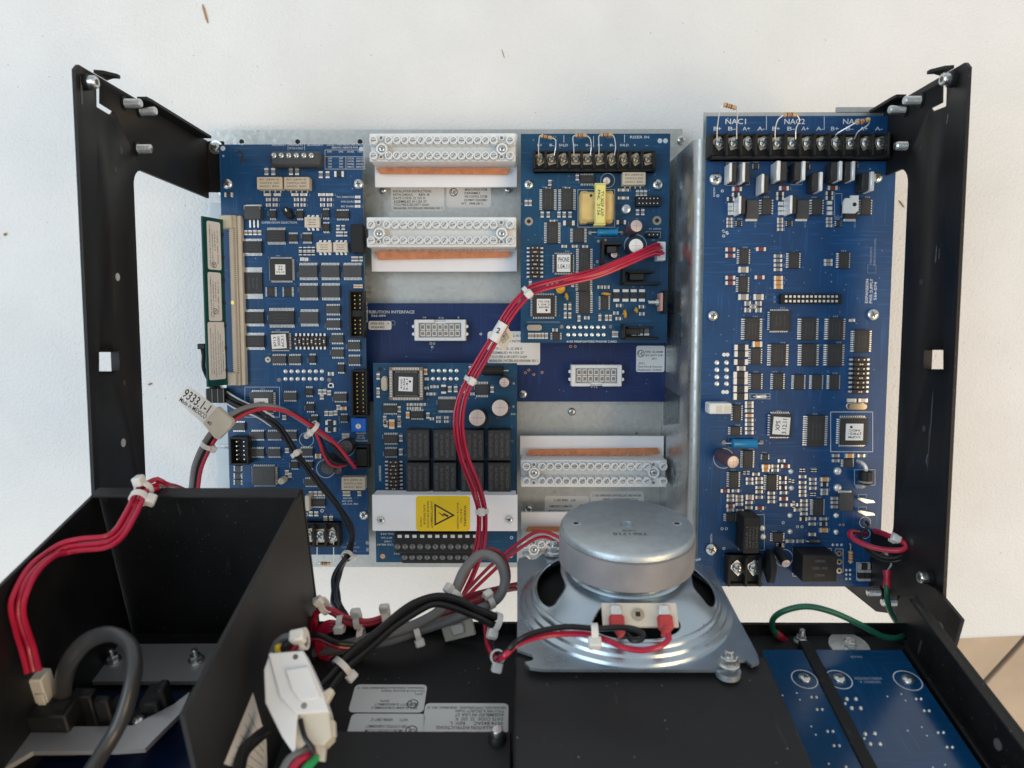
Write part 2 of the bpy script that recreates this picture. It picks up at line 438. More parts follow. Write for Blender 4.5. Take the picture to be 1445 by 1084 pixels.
# ------------------------------------------------------------------ galvanized back plate
A0, A1 = P(303, 187, 0), P(952, 798, 0)
chf = Frame(((A0.x + A1.x) / 2, (A0.y + A1.y) / 2, 0))
chassis = thing('chassis_plate', 'grey galvanized steel back plate lying under the blue circuit boards', 'metal plate', chf)
wx, wy = A1.x - A0.x, A0.y - A1.y
b = MB(); b.box((0, 0, -.8), (wx, wy, 1.6), 'galvanized')
b.box((0, wy / 2 + .8, -5), (wx, 1.6, 10), 'galvanized'); b.box((0, -wy / 2 - .8, -5), (wx, 1.6, 10), 'galvanized')
b.build('plate', chassis)
def sticker(frame, parent, quad, lines, h=.12, m='sticker', name='sticker', rz=0.0, ink='ink', r=2.0, logo=None, label=None):
    """rounded label on a frame; quad=(px0,py0,px1,py1); lines=[(text, u, v, height fraction, width fraction)] in label space"""
    a, c = frame.at(quad[0], quad[1], h), frame.at(quad[2], quad[3], h)
    cx, cy = (a.x + c.x) / 2, (a.y + c.y) / 2; w, hh = abs(c.x - a.x), abs(a.y - c.y)
    b = MB(); pts = []
    for sx, sy, a0 in ((1, 1, 0), (-1, 1, 90), (-1, -1, 180), (1, -1, 270)):
        for k in range(4):
            t = math.radians(a0 + 30 * k); pts.append((sx * (w / 2 - r) + r * math.cos(t), sy * (hh / 2 - r) + r * math.sin(t)))
    b.prism(pts, h, m, (0, 0, -h))
    ca, sa = math.cos(rz), math.sin(rz)
    lw, lh = (w, hh) if abs(math.sin(rz)) < .5 else (hh, w)
    for st, u, v, fh, fw in lines:
        p = V((u * lw, v * lh, .03)); q = V((p.x * ca - p.y * sa, p.x * sa + p.y * ca, .03))
        b.text(st, q, fh * lh, ink, rz, width=fw * lw)
    if logo:
        u, v, fr = logo; p = V((u * lw, v * lh, 0)); q = V((p.x * ca - p.y * sa, p.x * sa + p.y * ca, .03)); R = fr * lh
        pr = []; n = 16
        vs = [q + V((R * k * math.cos(2 * math.pi * i / n), R * k * math.sin(2 * math.pi * i / n), 0)) for k in (1, .82) for i in range(n)]
        b.add(vs, [(i, (i + 1) % n, n + (i + 1) % n, n + i) for i in range(n)], ink)
        b.text('UL', q, R * .9, ink, rz - .35)
    o = b.build(name, parent, (cx, cy, h))
    if label: o['label'] = label
    return o
def z5(x, y): return 510 + x * .21218, 170 + y * .21218
def y2(x, y): return 725 + x * .20291, 580 + y * .20291
def quad(mp, x0, y0, x1, y1): return (*mp(x0, y0), *mp(x1, y1))
sticker(chf, chassis, quad(z5, 195, 415, 552, 605), [('VDCS NO.   742-410AC', -.02, .36, .09, .8), ('INSTALLATION INSTRUCTIONS:', -.1, .20, .085, .72), ('0574-245AC     REV. B', -.12, .08, .085, .68), ('DATE CODE: 22 235 X', -.16, -.04, .085, .6),
    ('ASSEMBLED IN USA 27', -.14, -.16, .085, .62), ('TYCO FIRE & SECURITY GmbH', -.12, -.27, .08, .66), ('NEUHAUSEN, SWITZERLAND 0508-006B41 REV. C', .01, -.39, .08, .92)])
sticker(chf, chassis, quad(z5, 565, 415, 862, 580), [('SUBASSEMBLY', .06, .36, .09, .5), ('SMOKE CONTROL SYSTEM', .16, .22, .09, .5), ('SUBASSEMBLY', .08, .08, .09, .36), ('FIRE CONTROL SYSTEM', .16, -.06, .09, .5), ('EQUIPMENT SUBASSEMBLY', .16, -.20, .09, .52), ('WT:   0908-287 C', .08, -.34, .09, .5)], logo=(-.34, .12, .17))
sticker(chf, chassis, quad(y2, 215, 590, 522, 770), [('SUBASSEMBLY', .06, .30, .09, .5), ('FIRE CONTROL SYSTEM', .16, .08, .09, .5), ('EQUIPMENT SUBASSEMBLY', .14, -.10, .09, .52), ('WT:   0908-287 C', .05, -.34, .09, .5)], rz=math.pi, logo=(-.34, .0, .17))
sticker(chf, chassis, quad(y2, 535, 557, 902, 745), [('ASSEMBLED IN USA 27', -.10, -.06, .085, .62), ('TYCO FIRE & SECURITY GmbH', -.06, -.20, .08, .66), ('NEUHAUSEN, SWITZERLAND 0508-006B41 REV. C', .01, -.34, .08, .92)], rz=math.pi)
def put_screw(frame, parent, px, py, r_px, h=0.0, washer=False, m='screw_zinc', slot=False, name='screw', rz=0.0):
    p = frame.at(px, py, h); r = (frame.at(px + r_px, py, h) - p).length
    return link(name, screw_mesh(round(r, 1), washer, m, slot), parent, p, rz)
for px, py, r in ((807, 581, 5.5), (961, 198, 6.5), (540, 268, 6), (717, 267, 6), (746, 718, 5.5)):
    put_screw(chf, chassis, px, py, r, 0, rz=random.random() * 3)
for px in (341, 420, 508):                     # dark slots at the upper lip
    p = chf.at(px, 200, .05); MB().cyl((0, 0, 0), 1.6, .06, 'hollow', 10).build('slot', chassis, p)
b = MB()                                       # pale card guides showing beside the left board
for (u0, v0, u1, v1) in ((294, 286, 330, 312), (303, 553, 330, 628), (303, 632, 330, 692)):
    a, c = chf.at(u0, v0, 3), chf.at(u1, v1, 3)
    MB().box(((a.x + c.x) / 2, (a.y + c.y) / 2, 1.5), (abs(c.x - a.x), abs(a.y - c.y), 3), 'pale_plate', ch=.8).build('card_guide', chassis)
# ------------------------------------------------------------------ black side brackets
def bracket(side):
    HB, HI = (154.0, 107.0) if side < 0 else (148.0, 100.0)      # near edge and inner edge of the upright, heights above the plate
    Xp = P(115, 400, HB).x + .8 if side < 0 else P(1353, 480, HB).x - .8
    yT = P(104, 88, HB).y if side < 0 else P(1370, 85, HB).y
    yB = P(125, 872, HB).y - 2
    yi = P(190, 236, HI).y; yl = P(1265, 765, HI).y
    lab = 'black steel side bracket standing at the left end of the back plate' if side < 0 else 'black steel side bracket standing behind the right power supply board'
    g = thing('side_bracket', lab, 'bracket', loc=(Xp, 0, 0), group='side brackets')
    t = 1.6 * side
    ex, ey = V((0, 1, 0)), V((0, 0, 1))         # profile drawn in (y, z)
    r = 9
    def yz0(px, py): d = ray(px, py); q = EYE + d * ((Xp - side * .8 - EYE.x) / d.x); return q.y, q.z
    LOWR = [yz0(*q) for q in ((1308, 896), (1284, 884), (1258, 866), (1236, 863), (1196, 831), (1150, 793))] if side > 0 else []
    if LOWR: LOWR = [q for q in LOWR if q[1] < HB - 4 and q[1] > 15] + [(yz0(1196, 831)[0], 14)]
    pts = [(yT, 14), (yT, HB - 3), (yT - 3, HB), (yB + 2, HB), (yB, HB - 2)] + (LOWR if side > 0 else [(yB, 14)]) + [(yl, 14)]
    pts += [(yl, HI - r)] + [(yl + r - r * math.cos(math.radians(a)), HI - r + r * math.sin(math.radians(a))) for a in (15, 30, 45, 60, 75, 90)]
    pts += [(yi - r + r * math.sin(math.radians(a)), HI - r + r * math.cos(math.radians(a))) for a in (0, 15, 30, 45, 60, 75, 90)]
    pts += [(yi, 14)]
    b = MB(); b.prism(pts, 1.6, 'black_coat', (-.8, 0, 0), ex, ey)
    panel = b.build('upright', g)
    def yz(px, py, off=0.0):                    # pixel on the bracket face -> (y, z)
        d = ray(px, py); tt = (Xp - side * .8 - side * off - EYE.x) / d.x; q = EYE + d * tt; return q.y, q.z
    sx = -side                                  # inward direction
    # openings: the white table shows through; a bright-edged window with its bent tab
    def window(poly):
        q = [yz(*p) for p in poly]; c = MB()
        if sum(q[i - 1][0] * q[i][1] - q[i][0] * q[i - 1][1] for i in range(len(q))) < 0: q.reverse()
        c.prism(q, 6, 'black_coat', (-3, 0, 0), ex, ey)
        cut = c.build('cut_tool'); cut.location = V((Xp, 0, 0)) * S
        md = panel.modifiers.new('opening', 'BOOLEAN'); md.operation = 'DIFFERENCE'; md.solver = 'EXACT'; md.object = cut
        return cut
    cuts = []
    if side < 0:
        cuts.append(window([(136, 124), (144.5, 124), (144.5, 146), (162, 157), (159, 162), (153, 161), (136.5, 151)]))
        cuts.append(window([(140, 497), (164, 497), (164, 524), (140, 524)]))
    else:
        cuts.append(window([(1336, 121), (1327, 121), (1326.5, 145), (1311, 153), (1315, 158), (1335, 150)]))
        cuts.append(window([(1331, 494), (1308, 494), (1308, 521), (1331, 521)]))
    bpy.context.view_layer.update()
    dg = bpy.context.evaluated_depsgraph_get()
    me = bpy.data.meshes.new_from_object(panel.evaluated_get(dg)); panel.modifiers.clear(); panel.data = me
    for c in cuts: bpy.data.objects.remove(c)
    # top flange bent inwards, hook tab, end tab with screw
    ya = yT
    z0 = yz(187, 130)[1] if side < 0 else yz(1285, 130)[1]
    MB().prism([(0, 26), (0, z0 - 6), (sx * 3, z0), (sx * 8, z0), (sx * 8.5, z0 - 4), (sx * 8.5, 26)][::1 if sx > 0 else -1], 1.5, 'black_coat', (0, ya + .0, 0), (1, 0, 0), (0, 0, 1)).build('top_flange', g)
    zh = yz(143, 109)[1] if side < 0 else yz(1335, 106)[1]
    MB().prism([(0, zh - 6), (0, zh + 5), (sx * 4, zh + 4), (sx * 8, zh - 1), (sx * 8, zh - 3.5), (sx * 5, zh - 3)][::1 if sx > 0 else -1], 1.5, 'black_coat', (0, ya + 2.2, 0), (1, 0, 0), (0, 0, 1)).build('hook', g)
    MB().box((sx * 5, (yT + yi) / 2 + 2, 12.5), (10 + 1.6, yT - yi - 4, 1.6), 'black_coat', ch=.3).build('end_tab', g)
    link('screw', screw_mesh(3.0, True), g, (sx * 6, P(297, 208, 14).y, 13.4), .4)
    MB().box((sx * 5, (yl + yB) / 2 + 2, 12.5), (10 + 1.6, yl - yB - 24, 1.6), 'black_coat', ch=.3).build('end_tab', g)
    # threaded studs pressed into the face
    def stud(px, py, ln=9, r=2.3, m='screw_zinc', nm='stud'):
        y, z = yz(px, py); c = MB(); prof = []
        k = int(ln / .8)
        for i in range(k): prof += [(r * .78, i * .8), (r, i * .8 + .4)]
        prof += [(r * .75, ln)]
        c.lathe((0, 0, 0), [(r * 1.5, 0), (r * 1.5, 1.0)], 'black_coat', 14, (sx, 0, 0)); c.lathe((0, 0, 0), prof, m, 12, (sx, 0, 0)); c.build(nm, g, (sx * .8, y, z))
    def cap_screw(px, py):
        y, z = yz(px, py); c = MB()
        c.lathe((0, 0, 0), [(3.6, 0), (3.6, 2.0), (3.0, 2.2)], 'black_plastic', 16, (sx, 0, 0)); c.lathe((0, 0, 0), [(2.9, 2.0), (2.9, 4.8), (2.4, 5.4)], 'screw_zinc', 16, (sx, 0, 0)); c.lathe((0, 0, 0), [(1.4, 5.42), (1.4, 5.5)], 'dark_metal', 6, (sx, 0, 0))
        c.build('screw', g, (sx * .8, y, z))
    def hole(px, py, r, m='tin'):
        y, z = yz(px, py); MB().lathe((0, 0, 0), [(r, 0), (r, .1), (r * .5, .12)], m, 10, (sx, 0, 0)).build('rivet', g, (sx * .8, y, z))
    if side < 0:
        cap_screw(120, 116); stud(174, 146); stud(196, 157); stud(192, 210, 8)
        hole(166, 391, 2.0); hole(175.5, 540, 1.4, 'dark_metal'); hole(174, 625, 2.2); hole(171, 213, 1.8, 'dark_metal'); hole(163, 240, 1.6, 'dark_metal')
        y, z = yz(158, 510); MB().box((2.2, 0, 0), (4.4, 10, 1.4), 'black_coat', ch=.3).build('bent_tab', g, (0, y, z - 1))
        MB().box((0, 0, 0), (.1, 12, 1.2), 'print_grey').build('scratch_mark', g, (.87, yz(115, 128)[0], yz(115, 128)[1]))
    else:
        cap_screw(1345, 112); stud(1301, 142); stud(1279, 155); stud(1282, 206, 7)
        hole(1299, 210, 1.4, 'dark_metal'); hole(1300, 398, 1.6, 'dark_metal'); hole(1304, 605, 1.6, 'dark_metal'); hole(1287, 765, 1.8, 'dark_metal')
        y, z = yz(1314, 508); MB().box((-2.2, 0, 0), (4.4, 10, 1.4), 'black_coat', ch=.3).build('bent_tab', g, (0, y, z - 1))
        for (xa, ya2, xb, yb2, w) in ((1317, 548, 1311, 640, .5), (1312, 600, 1309, 664, .35), (1322, 345, 1320, 372, .6), (1326, 350, 1325, 366, .4), (1309, 640, 1307, 656, .8), (1338, 160, 1336, 175, .7)):
            a_, c_ = yz(xa, ya2), yz(xb, yb2); d_ = V((0, c_[0] - a_[0], c_[1] - a_[1])); n_ = V((0, -d_.z, d_.y)).normalized() * w; k_ = 7; q_ = []
            for i in range(k_ + 1): q_.append(d_ * (i / k_) + n_ * (random.uniform(.3, 1) * (0.15 if i in (0, k_) else 1)))
            for i in range(k_, -1, -1): q_.append(d_ * (i / k_) - n_ * (random.uniform(.3, 1) * (0.15 if i in (0, k_) else 1)))
            MB().add(q_, [tuple(range(len(q_)))], 'print_grey').build('scuff_mark', g, (-.86, a_[0], a_[1]))
        stud(1268, 850, 9, 2.2); stud(1244, 836, 8, 2.2); cap_screw(1312, 815); 
    return g, Xp, yB, yz
BL = bracket(-1)
BR = bracket(1)
# ------------------------------------------------------------------ circuit boards
class Board:
    def __init__(s, name, label, cat, z, px, mat='pcb_blue', thick=1.6, frame=None, group='circuit boards'):
        if frame is None:
            a, c = P(px[0], px[1], z), P(px[2], px[3], z)
            frame = Frame(((a.x + c.x) / 2, (a.y + c.y) / 2, z))
        s.f = frame; s.g = thing(name, label, cat, frame, group=group)
        a, c = frame.at(px[0], px[1]), frame.at(px[2], px[3])
        s.w, s.h = c.x - a.x, a.y - c.y; s.cx, s.cy = (a.x + c.x) / 2, (a.y + c.y) / 2
        b = MB(); b.box((s.cx, s.cy, -thick / 2), (s.w, s.h, thick), 'pcb_edge', ch=0)
        b.fm[1] = b.mi(mat); b.build('board_panel', s.g)
        s.small = MB(); s.silk = MB(); s.mp = None; s.k = 1
    def map(s, ox, oy, k): s.ox, s.oy, s.k = ox, oy, k
    def px(s, x, y): return s.ox + x * s.k, s.oy + y * s.k
    def at(s, x, y, h=0.0): return s.f.at(*s.px(x, y), h)
    def mm(s, x, y, d, h=0.0):
        p, q = s.px(x, y); return (s.f.at(p + d * s.k / 2, q, h) - s.f.at(p - d * s.k / 2, q, h)).length
    def mv(s, x, y, d, h=0.0):
        p, q = s.px(x, y); return (s.f.at(p, q + d * s.k / 2, h) - s.f.at(p, q - d * s.k / 2, h)).length
    # --- parts
    def chip(s, x, y, w, h, pins='tb', n=None, ht=2.0, m='chip_black', label=None, lw=.6, lh=.6, lr=0.0, text=None, trz=0.0, body=None, name='chip'):
        p = s.at(x, y, ht * .6); W = round(s.mm(x, y, w), 1); H = round(s.mv(x, y, h), 1)
        def mk():
            b = MB(); f = body or .68; f4 = .86
            bx, by = (W * f, H) if pins == 'lr' else (W, H * f) if pins == 'tb' else (W * f4, H * f4)
            b.box((0, 0, .2 + ht / 2), (bx, by, ht), m, ch=.22)
            if pins in ('tb', '4'):
                k = n or max(3, int(bx / 1.27)); st = bx / (k + .35)
                for i in range(k):
                    xx = (i - (k - 1) / 2) * st
                    for sg in (-1, 1):
                        L = H / 2 - by / 2
                        b.box((xx, sg * (by / 2 + L / 2), .35), (st * .56, L, .3), 'tin')
                        b.box((xx, sg * (by / 2 + L * .2), .2 + ht * .3), (st * .5, L * .4, ht * .5), 'tin')
            if pins in ('lr', '4'):
                k = n or max(3, int(by / 1.27)); st = by / (k + .35)
                for i in range(k):
                    yy = (i - (k - 1) / 2) * st
                    for sg in (-1, 1):
                        L = W / 2 - bx / 2
                        b.box((sg * (bx / 2 + L / 2), yy, .35), (L, st * .56, .3), 'tin')
                        b.box((sg * (bx / 2 + L * .2), yy, .2 + ht * .3), (L * .4, st * .5, ht * .5), 'tin')
            # laser-etched lines and the pin-one dot
            z = .2 + ht + .015; big = min(bx, by)
            if big > 2.4 and not label:
                k = 2 if big < 5 else 3
                for i in range(k):
                    o = (i - (k - 1) / 2) * big * .22
                    ln = max(bx, by) * (.62 - .1 * (i % 2)); th = big * .085; seg = 7
                    for j in range(seg):
                        u = (j - (seg - 1) / 2) * ln / seg
                        wv = ln / seg * (.45 + .3 * ((j * 7 + i * 3) % 3) / 2)
                        if bx >= by: b.add([(u - wv / 2, o - th / 2, z), (u + wv / 2, o - th / 2, z), (u + wv / 2, o + th / 2, z), (u - wv / 2, o + th / 2, z)], [(0, 1, 2, 3)], 'chip_grey')
                        else: b.add([(o - th / 2, u - wv / 2, z), (o + th / 2, u - wv / 2, z), (o + th / 2, u + wv / 2, z), (o - th / 2, u + wv / 2, z)], [(0, 1, 2, 3)], 'chip_grey')
            return b.mesh('chip')
        o = link(name, cached(('chip', W, H, pins, n, ht, m, body, bool(label)), mk), s.g, (p.x, p.y, 0))
        if label:
            b = MB(); lx, ly = W * lw, H * lh
            b.box((0, 0, 0), (lx, ly, .12), 'sticker_white', rz=lr)
            R = Matrix.Rotation(lr + trz, 3, 'Z')
            ls = label if isinstance(label, (list, tuple)) else []
            a_, b_ = (lx, ly) if abs(math.sin(trz)) < .5 else (ly, lx)
            for i, t in enumerate(ls):
                q = R @ V((0, ((len(ls) - 1) / 2 - i) * b_ * .8 / max(len(ls), 2), .09))
                if t == '@': b.add([q + R @ V((b_ * .2 + b_ * .09 * math.cos(k), b_ * .09 * math.sin(k), 0)) for k in (0, 1.05, 2.1, 3.14, 4.2, 5.25)], [tuple(range(6))], 'ink')
                else: b.text(t, q, b_ * .52 / max(len(ls), 2), 'ink', lr + trz, width=a_ * min(.85, .2 + .12 * len(t)))
            b.build('chip_label', o, (0, 0, .2 + ht + .07))
        s.ticks(x, y, w, h, pins)
        return o
    def ticks(s, x, y, w, h, pins):              # illegible designators printed beside a part
        rnd = random.random()
        if rnd < .25: return
        if pins == 'tb': cx, cy, v = x - w / 2 - 8 / s.k * .2, y + (random.random() - .5) * h * .4, True
        else: cx, cy, v = x + (random.random() - .5) * w * .5, y - h / 2 - 10 / s.k * .2, False
        for i in range(3):
            d = (i - 1) * 1.0
            p = s.at(cx, cy, .05)
            c = V((p.x + (0 if v else d), p.y + (d if v else 0), .05))
            s.silk.add([c + V((-.32, -.42, 0)), c + V((.32, -.42, 0)), c + V((.32, .42, 0)), c + V((-.32, .42, 0))][:4], [(0, 1, 2, 3)], 'silk_dim')
    def smd(s, x, y, w, h, m='grey_smd', ht=.8, part=None):
        """two-terminal part; tiny ones are gathered, larger ones are objects"""
        p = s.at(x, y, 0); W, H = s.mm(x, y, w), s.mv(x, y, h)
        def geo(b, c):
            if W >= H:
                b.box(c + V((0, 0, ht / 2)), (W * .56, H, ht), m); e = W * .23
                for sg in (-1, 1): b.box(c + V((sg * (W / 2 - e / 2), 0, ht * .55)), (e, H * 1.06, ht * 1.1), 'tin')
            else:
                b.box(c + V((0, 0, ht / 2)), (W, H * .56, ht), m); e = H * .23
                for sg in (-1, 1): b.box(c + V((0, sg * (H / 2 - e / 2), ht * .55)), (W * 1.06, e, ht * 1.1), 'tin')
        if part is None and max(w, h) * s.k > 10.5: part = 'capacitor' if m in ('tan_smd', 'orange_smd') else 'resistor'
        if part:
            W, H = round(W, 1), round(H, 1)
            def mk(): b = MB(); geo(b, V((0, 0, 0))); return b.mesh(part)
            link(part, cached(('smd', part, W, H, m, ht), mk), s.g, p)
        else: geo(s.small, p)
        if random.random() < .45:
            for i in range(2):
                c = V((p.x + (W * .75 + .2 if W >= H else (i - .5) * .9), p.y + ((i - .5) * .9 if W >= H else H * .7), .05))
                s.silk.add([c + V((-.25, -.3, 0)), c + V((.25, -.3, 0)), c + V((.25, .3, 0)), c + V((-.25, .3, 0))], [(0, 1, 2, 3)], 'silk_dim')
    def many(s, pts, w, h, m='grey_smd', ht=.8):
        for x, y in pts: s.smd(x, y, w, h, m, ht)
    def screw(s, x, y, r, h=0.0, washer=False):
        p = s.at(x, y, h + 1); rr = round(s.mm(x, y, r, h), 1)
        o = link('screw', screw_mesh(rr, washer), s.g, (p.x, p.y, h), random.random() * 3)
        return o
    def ring(s, x, y, r, m='brass', inner=.5, name='mounting_hole'):
        p = s.at(x, y); rr = s.mm(x, y, r); b = MB()
        b.lathe((0, 0, 0), [(rr, 0), (rr, .12), (rr * inner, .14)], m, 16); b.lathe((0, 0, 0), [(rr * inner * .98, .15), (rr * .1, .16)], 'hollow', 12)
        return b.build(name, s.g, p)
    def pads(s, pts, r, m='tin', dome=.55):
        for x, y in pts:
            p = s.at(x, y); rr = s.mm(x, y, r)
            s.small.lathe(p, [(rr, 0), (rr * .85, rr * dome * .6), (rr * .3, rr * dome)], m, 9)
    def dots(s, pts, r, m='silk'):
        for x, y in pts:
            p = s.at(x, y, .04); rr = s.mm(x, y, r)
            s.silk.lathe(p, [(rr, 0), (rr * .55, .0)], m, 9, caps=False)
    def text(s, st, x, y, h, rz=0.0, width=None, m='silk'):
        p = s.at(x, y, .06); hh = s.mv(x, y, h)
        s.silk.text(st, p, hh, m, rz, width=None if width is None else s.mm(x, y, width))
    def lines(s, segs, w=3, m='silk'):
        for x0, y0, x1, y1 in segs:
            s.silk.line(s.at(x0, y0, .05), s.at(x1, y1, .05), s.mm(x0, y0, w), m)
    def rect(s, x0, y0, x1, y1, w=3, m='silk'):
        s.lines([(x0, y0, x1, y0), (x1, y0, x1, y1), (x1, y1, x0, y1), (x0, y1, x0, y0)], w, m)
    def circle(s, x, y, r, w=3, m='silk', n=24):
        c = s.at(x, y, .05); R = s.mm(x, y, r); dw = s.mm(x, y, w)
        vs = [c + V((q * math.cos(2 * math.pi * i / n), q * math.sin(2 * math.pi * i / n), 0)) for q in (R, R - dw) for i in range(n)]
        s.silk.add(vs, [(i, (i + 1) % n, n + (i + 1) % n, n + i) for i in range(n)], m)
    def block(s, x, y, w, h, ht, m, name, ch=.4, h0=0.0):
        p = s.at(x, y, h0 + ht); W, H = s.mm(x, y, w, h0 + ht), s.mv(x, y, h, h0 + ht)
        return MB().box((0, 0, h0 + ht / 2), (W, H, ht), m, ch=ch).build(name, s.g, (p.x, p.y, 0)), W, H
    def relay(s, x, y, w, h, ht=6, m='relay_beige', lines=3, pins=True, name='relay', tm='ink_grey', vertical=False):
        o, W, H = s.block(x, y, w, h, ht, m, name)
        b = MB()
        if vertical:
            for i in range(lines): b.text('AXICOM D2n V23' if i % 2 else 'RELAY 24VDC 2A', ((i - (lines - 1) / 2) * W * .24, 0, ht + .03), W * .12, tm, math.pi / 2, width=H * (.8 - .12 * (i % 2)))
        else:
            for i, t in enumerate(('RY-24W-K', 'V23079-D 2003', '24VDC  B301')[:lines]): b.text(t, (0, ((lines - 1) / 2 - i) * H * .27, ht + .03), H * .15, tm, 0, width=W * .78)
        b.build('print', o)
        if pins:
            b = MB()
            for i in range(4):
                b.box(((i - 1.5) * W * .22, -H / 2 - .5, .4), (.7, 1.2, .8), 'tin')
            b.build('pins', o)
        return o
    def header(s, x0, y0, x1, y1, cols, rows, ht=6, m='black_plastic', name='pin_header', wall=True, pin='gold', ph=.6, pw_=.64):
        x, y = (x0 + x1) / 2, (y0 + y1) / 2
        p = s.at(x, y, ht); W, H = s.mm(x, y, abs(x1 - x0), ht), s.mv(x, y, abs(y1 - y0), ht); b = MB()
        if wall:
            t = 1.0
            b.box((0, 0, .6), (W, H, 1.2), m)
            for q in ((-W / 2 + t / 2, 0, t, H), (W / 2 - t / 2, 0, t, H)): b.box((q[0], q[1], ht / 2 + .6), (q[2], q[3], ht - 1.2), m, ch=.2)
            for q in ((0, -H / 2 + t / 2, W - 2 * t, t), (0, H / 2 - t / 2, W - 2 * t, t)): b.box((q[0], q[1], ht / 2 + .6), (q[2], q[3], ht - 1.2), m)
        else: b.box((0, 0, ht / 2), (W, H, ht), m, ch=.25)
        o = b.build(name, s.g, (p.x, p.y, 0)); c = MB()
        pw, phh = (W - 2.4, H - 3.5) if wall else (W * .9, H * .94)
        zt = ht * ph if wall else ht + .05
        for i in range(cols):
            for j in range(rows):
                c.box(((i + .5) / cols * pw - pw / 2, (j + .5) / rows * phh - phh / 2, zt / 2 + .5), (pw_, pw_, zt), pin)
        k = c.build('pins', o, kind='stuff')
        return o
    def jumper_block(s, x0, y0, x1, y1, n, vertical=True, name='jumper_block'):
        """double row of brown switch elements with pins on both sides"""
        x, y = (x0 + x1) / 2, (y0 + y1) / 2; ht = 3.5
        p = s.at(x, y, ht); W, H = s.mm(x, y, abs(x1 - x0), ht), s.mv(x, y, abs(y1 - y0), ht); b = MB(); c = MB()
        if not vertical: W, H = H, W
        for i in range(n):
            yy = (i + .5) / n * H - H / 2
            b.box((0, yy, ht / 2), (W * .62, H / n * .9, ht - .4 * (i % 2)), 'brown_plastic', ch=.2)
            for sg in (-1, 1):
                c.box((sg * W * .42, yy, .9), (W * .17, H / n * .42, 1.2), 'tin'); c.lathe((sg * W * .14 * (1 if i % 3 else .4), yy, ht), [(H / n * .2, 0), (H / n * .16, .3)], 'tin', 8)
        o = b.build(name, s.g, (p.x, p.y, 0)); c.build('contacts', o)
        if not vertical: o.rotation_euler = (0, 0, math.pi / 2)
        return o
    def barrier(s, x0, x1, y0, y1, xs, yc, ht=9, screw='screw_zinc', name='terminal_block', plate='brass', r=30):
        """screw terminal strip with raised dividers; the cells open to the front"""
        x, y = (x0 + x1) / 2, (y0 + y1) / 2
        hb = ht * .45
        a, c = s.at(x0, y0, ht), s.at(x1, y1, ht * .2)
        cx, cy = (s.at(x, y, ht * .5)).x, (a.y + c.y) / 2; W, H = abs(s.at(x1, yc, ht).x - s.at(x0, yc, ht).x), a.y - c.y; b = MB()
        b.box((0, 0, hb / 2), (W, H, hb), 'black_plastic', ch=.3)
        b.box((0, -H / 2 + 1.0, hb * .5 + 1.0), (W, 2.0, hb + 1.6), 'black_plastic', ch=.5)
        b.box((0, H / 2 - .6, hb * .5 + .8), (W, 1.2, hb + 1.0), 'black_plastic', ch=.3)
        ed = [x0 + (xs[0] - x0) * .25] + [(xs[i] + xs[i + 1]) / 2 for i in range(len(xs) - 1)] + [x1 - (x1 - xs[-1]) * .25]
        for e in ed:
            q = s.at(e, yc, ht).x - cx; b.box((q, .3, ht / 2), (1.5, H - 1.2, ht), 'black_plastic', ch=.35)
        o = b.build(name, s.g, (cx, cy, 0))
        for e in xs:
            q = s.at(e, yc, hb + 2); R = s.mm(e, yc, r, hb)
            def mk():
                d = MB(); d.box((0, 0, .3), (R * 2.1, R * 2.5, .5), plate, ch=.1)
                d.lathe((0, 0, .55), [(R * .96, 0), (R * .96, .9), (R * .8, 1.3), (R * .45, 1.5)], screw, 16)
                d.box((0, 0, 2.08), (R * 1.4, R * .26, .06), 'dark_metal', rz=.7); d.box((0, 0, 2.09), (R * .26, R * 1.1, .06), 'dark_metal', rz=.7)
                return d.mesh('terminal_screw')
            link('terminal_screw', cached(('ts', round(R, 1), screw, plate), mk), o, (q.x - cx, q.y - cy, hb), random.random() * .8)
        return o
    def axial(s, x0, y0, x1, y1, xa, xb, r, m, h=None, name='resistor', bands=()):
        """axial part: leads from (x0,y0) to (x1,y1) with the body between fractions xa..xb"""
        a, c = s.at(x0, y0), s.at(x1, y1); d = (c - a); L = d.length; d.normalize(); R = s.mm(x0, y0, r); h = h or R
        b = MB(); up = V((0, 0, h))
        b.lathe(a + up + d * (L * xa), [(R * .7, 0), (R, L * .03), (R, L * .08), (R * .9, L * .12), (R * .9, L * (xb - xa) - L * .12), (R, L * (xb - xa) - L * .08), (R, L * (xb - xa) - L * .03), (R * .7, L * (xb - xa))], m, 14, d)
        for f, bm in bands: b.lathe(a + up + d * (L * (xa + (xb - xa) * f)), [(R * 1.03, 0), (R * 1.03, L * .03)], bm, 14, d)
        b.tube([a, a + up * .8, a + up + d * (L * .05), a + up + d * (L * xa)], .35, 'tin', 6); b.tube([c, c + up * .8, c + up - d * (L * .05), c + up - d * (L * (1 - xb))], .35, 'tin', 6)
        return b.build(name, s.g)
    def ecap(s, x, y, r, ht, lean=(0, 0), sleeve='cap_sleeve', top='cap_top', name='capacitor'):
        """can capacitor; (x, y) is its top"""
        p = s.at(x, y, ht); R = s.mm(x, y, r, ht); ax = V((lean[0], lean[1], 1)).normalized(); base = p - ax * ht
        b = MB(); b.lathe((0, 0, 0), [(R * .94, 0), (R, .5), (R * .95, 1.2), (R, 1.7), (R, ht - .6), (R * .9, ht)], sleeve, 20, ax)
        o = b.build(name, s.g, base); c = MB(); c.lathe(ax * (ht + .02), [(R * .86, 0), (R * .82, .06)], top, 20, ax)
        u, w, _ = basis(ax)
        for t in (u, w): c.tube([ax * (ht + .06) - t * R * .6, ax * (ht + .06) + t * R * .6], .10, 'grey_smd', 4)
        c.build('can_top', o); return o
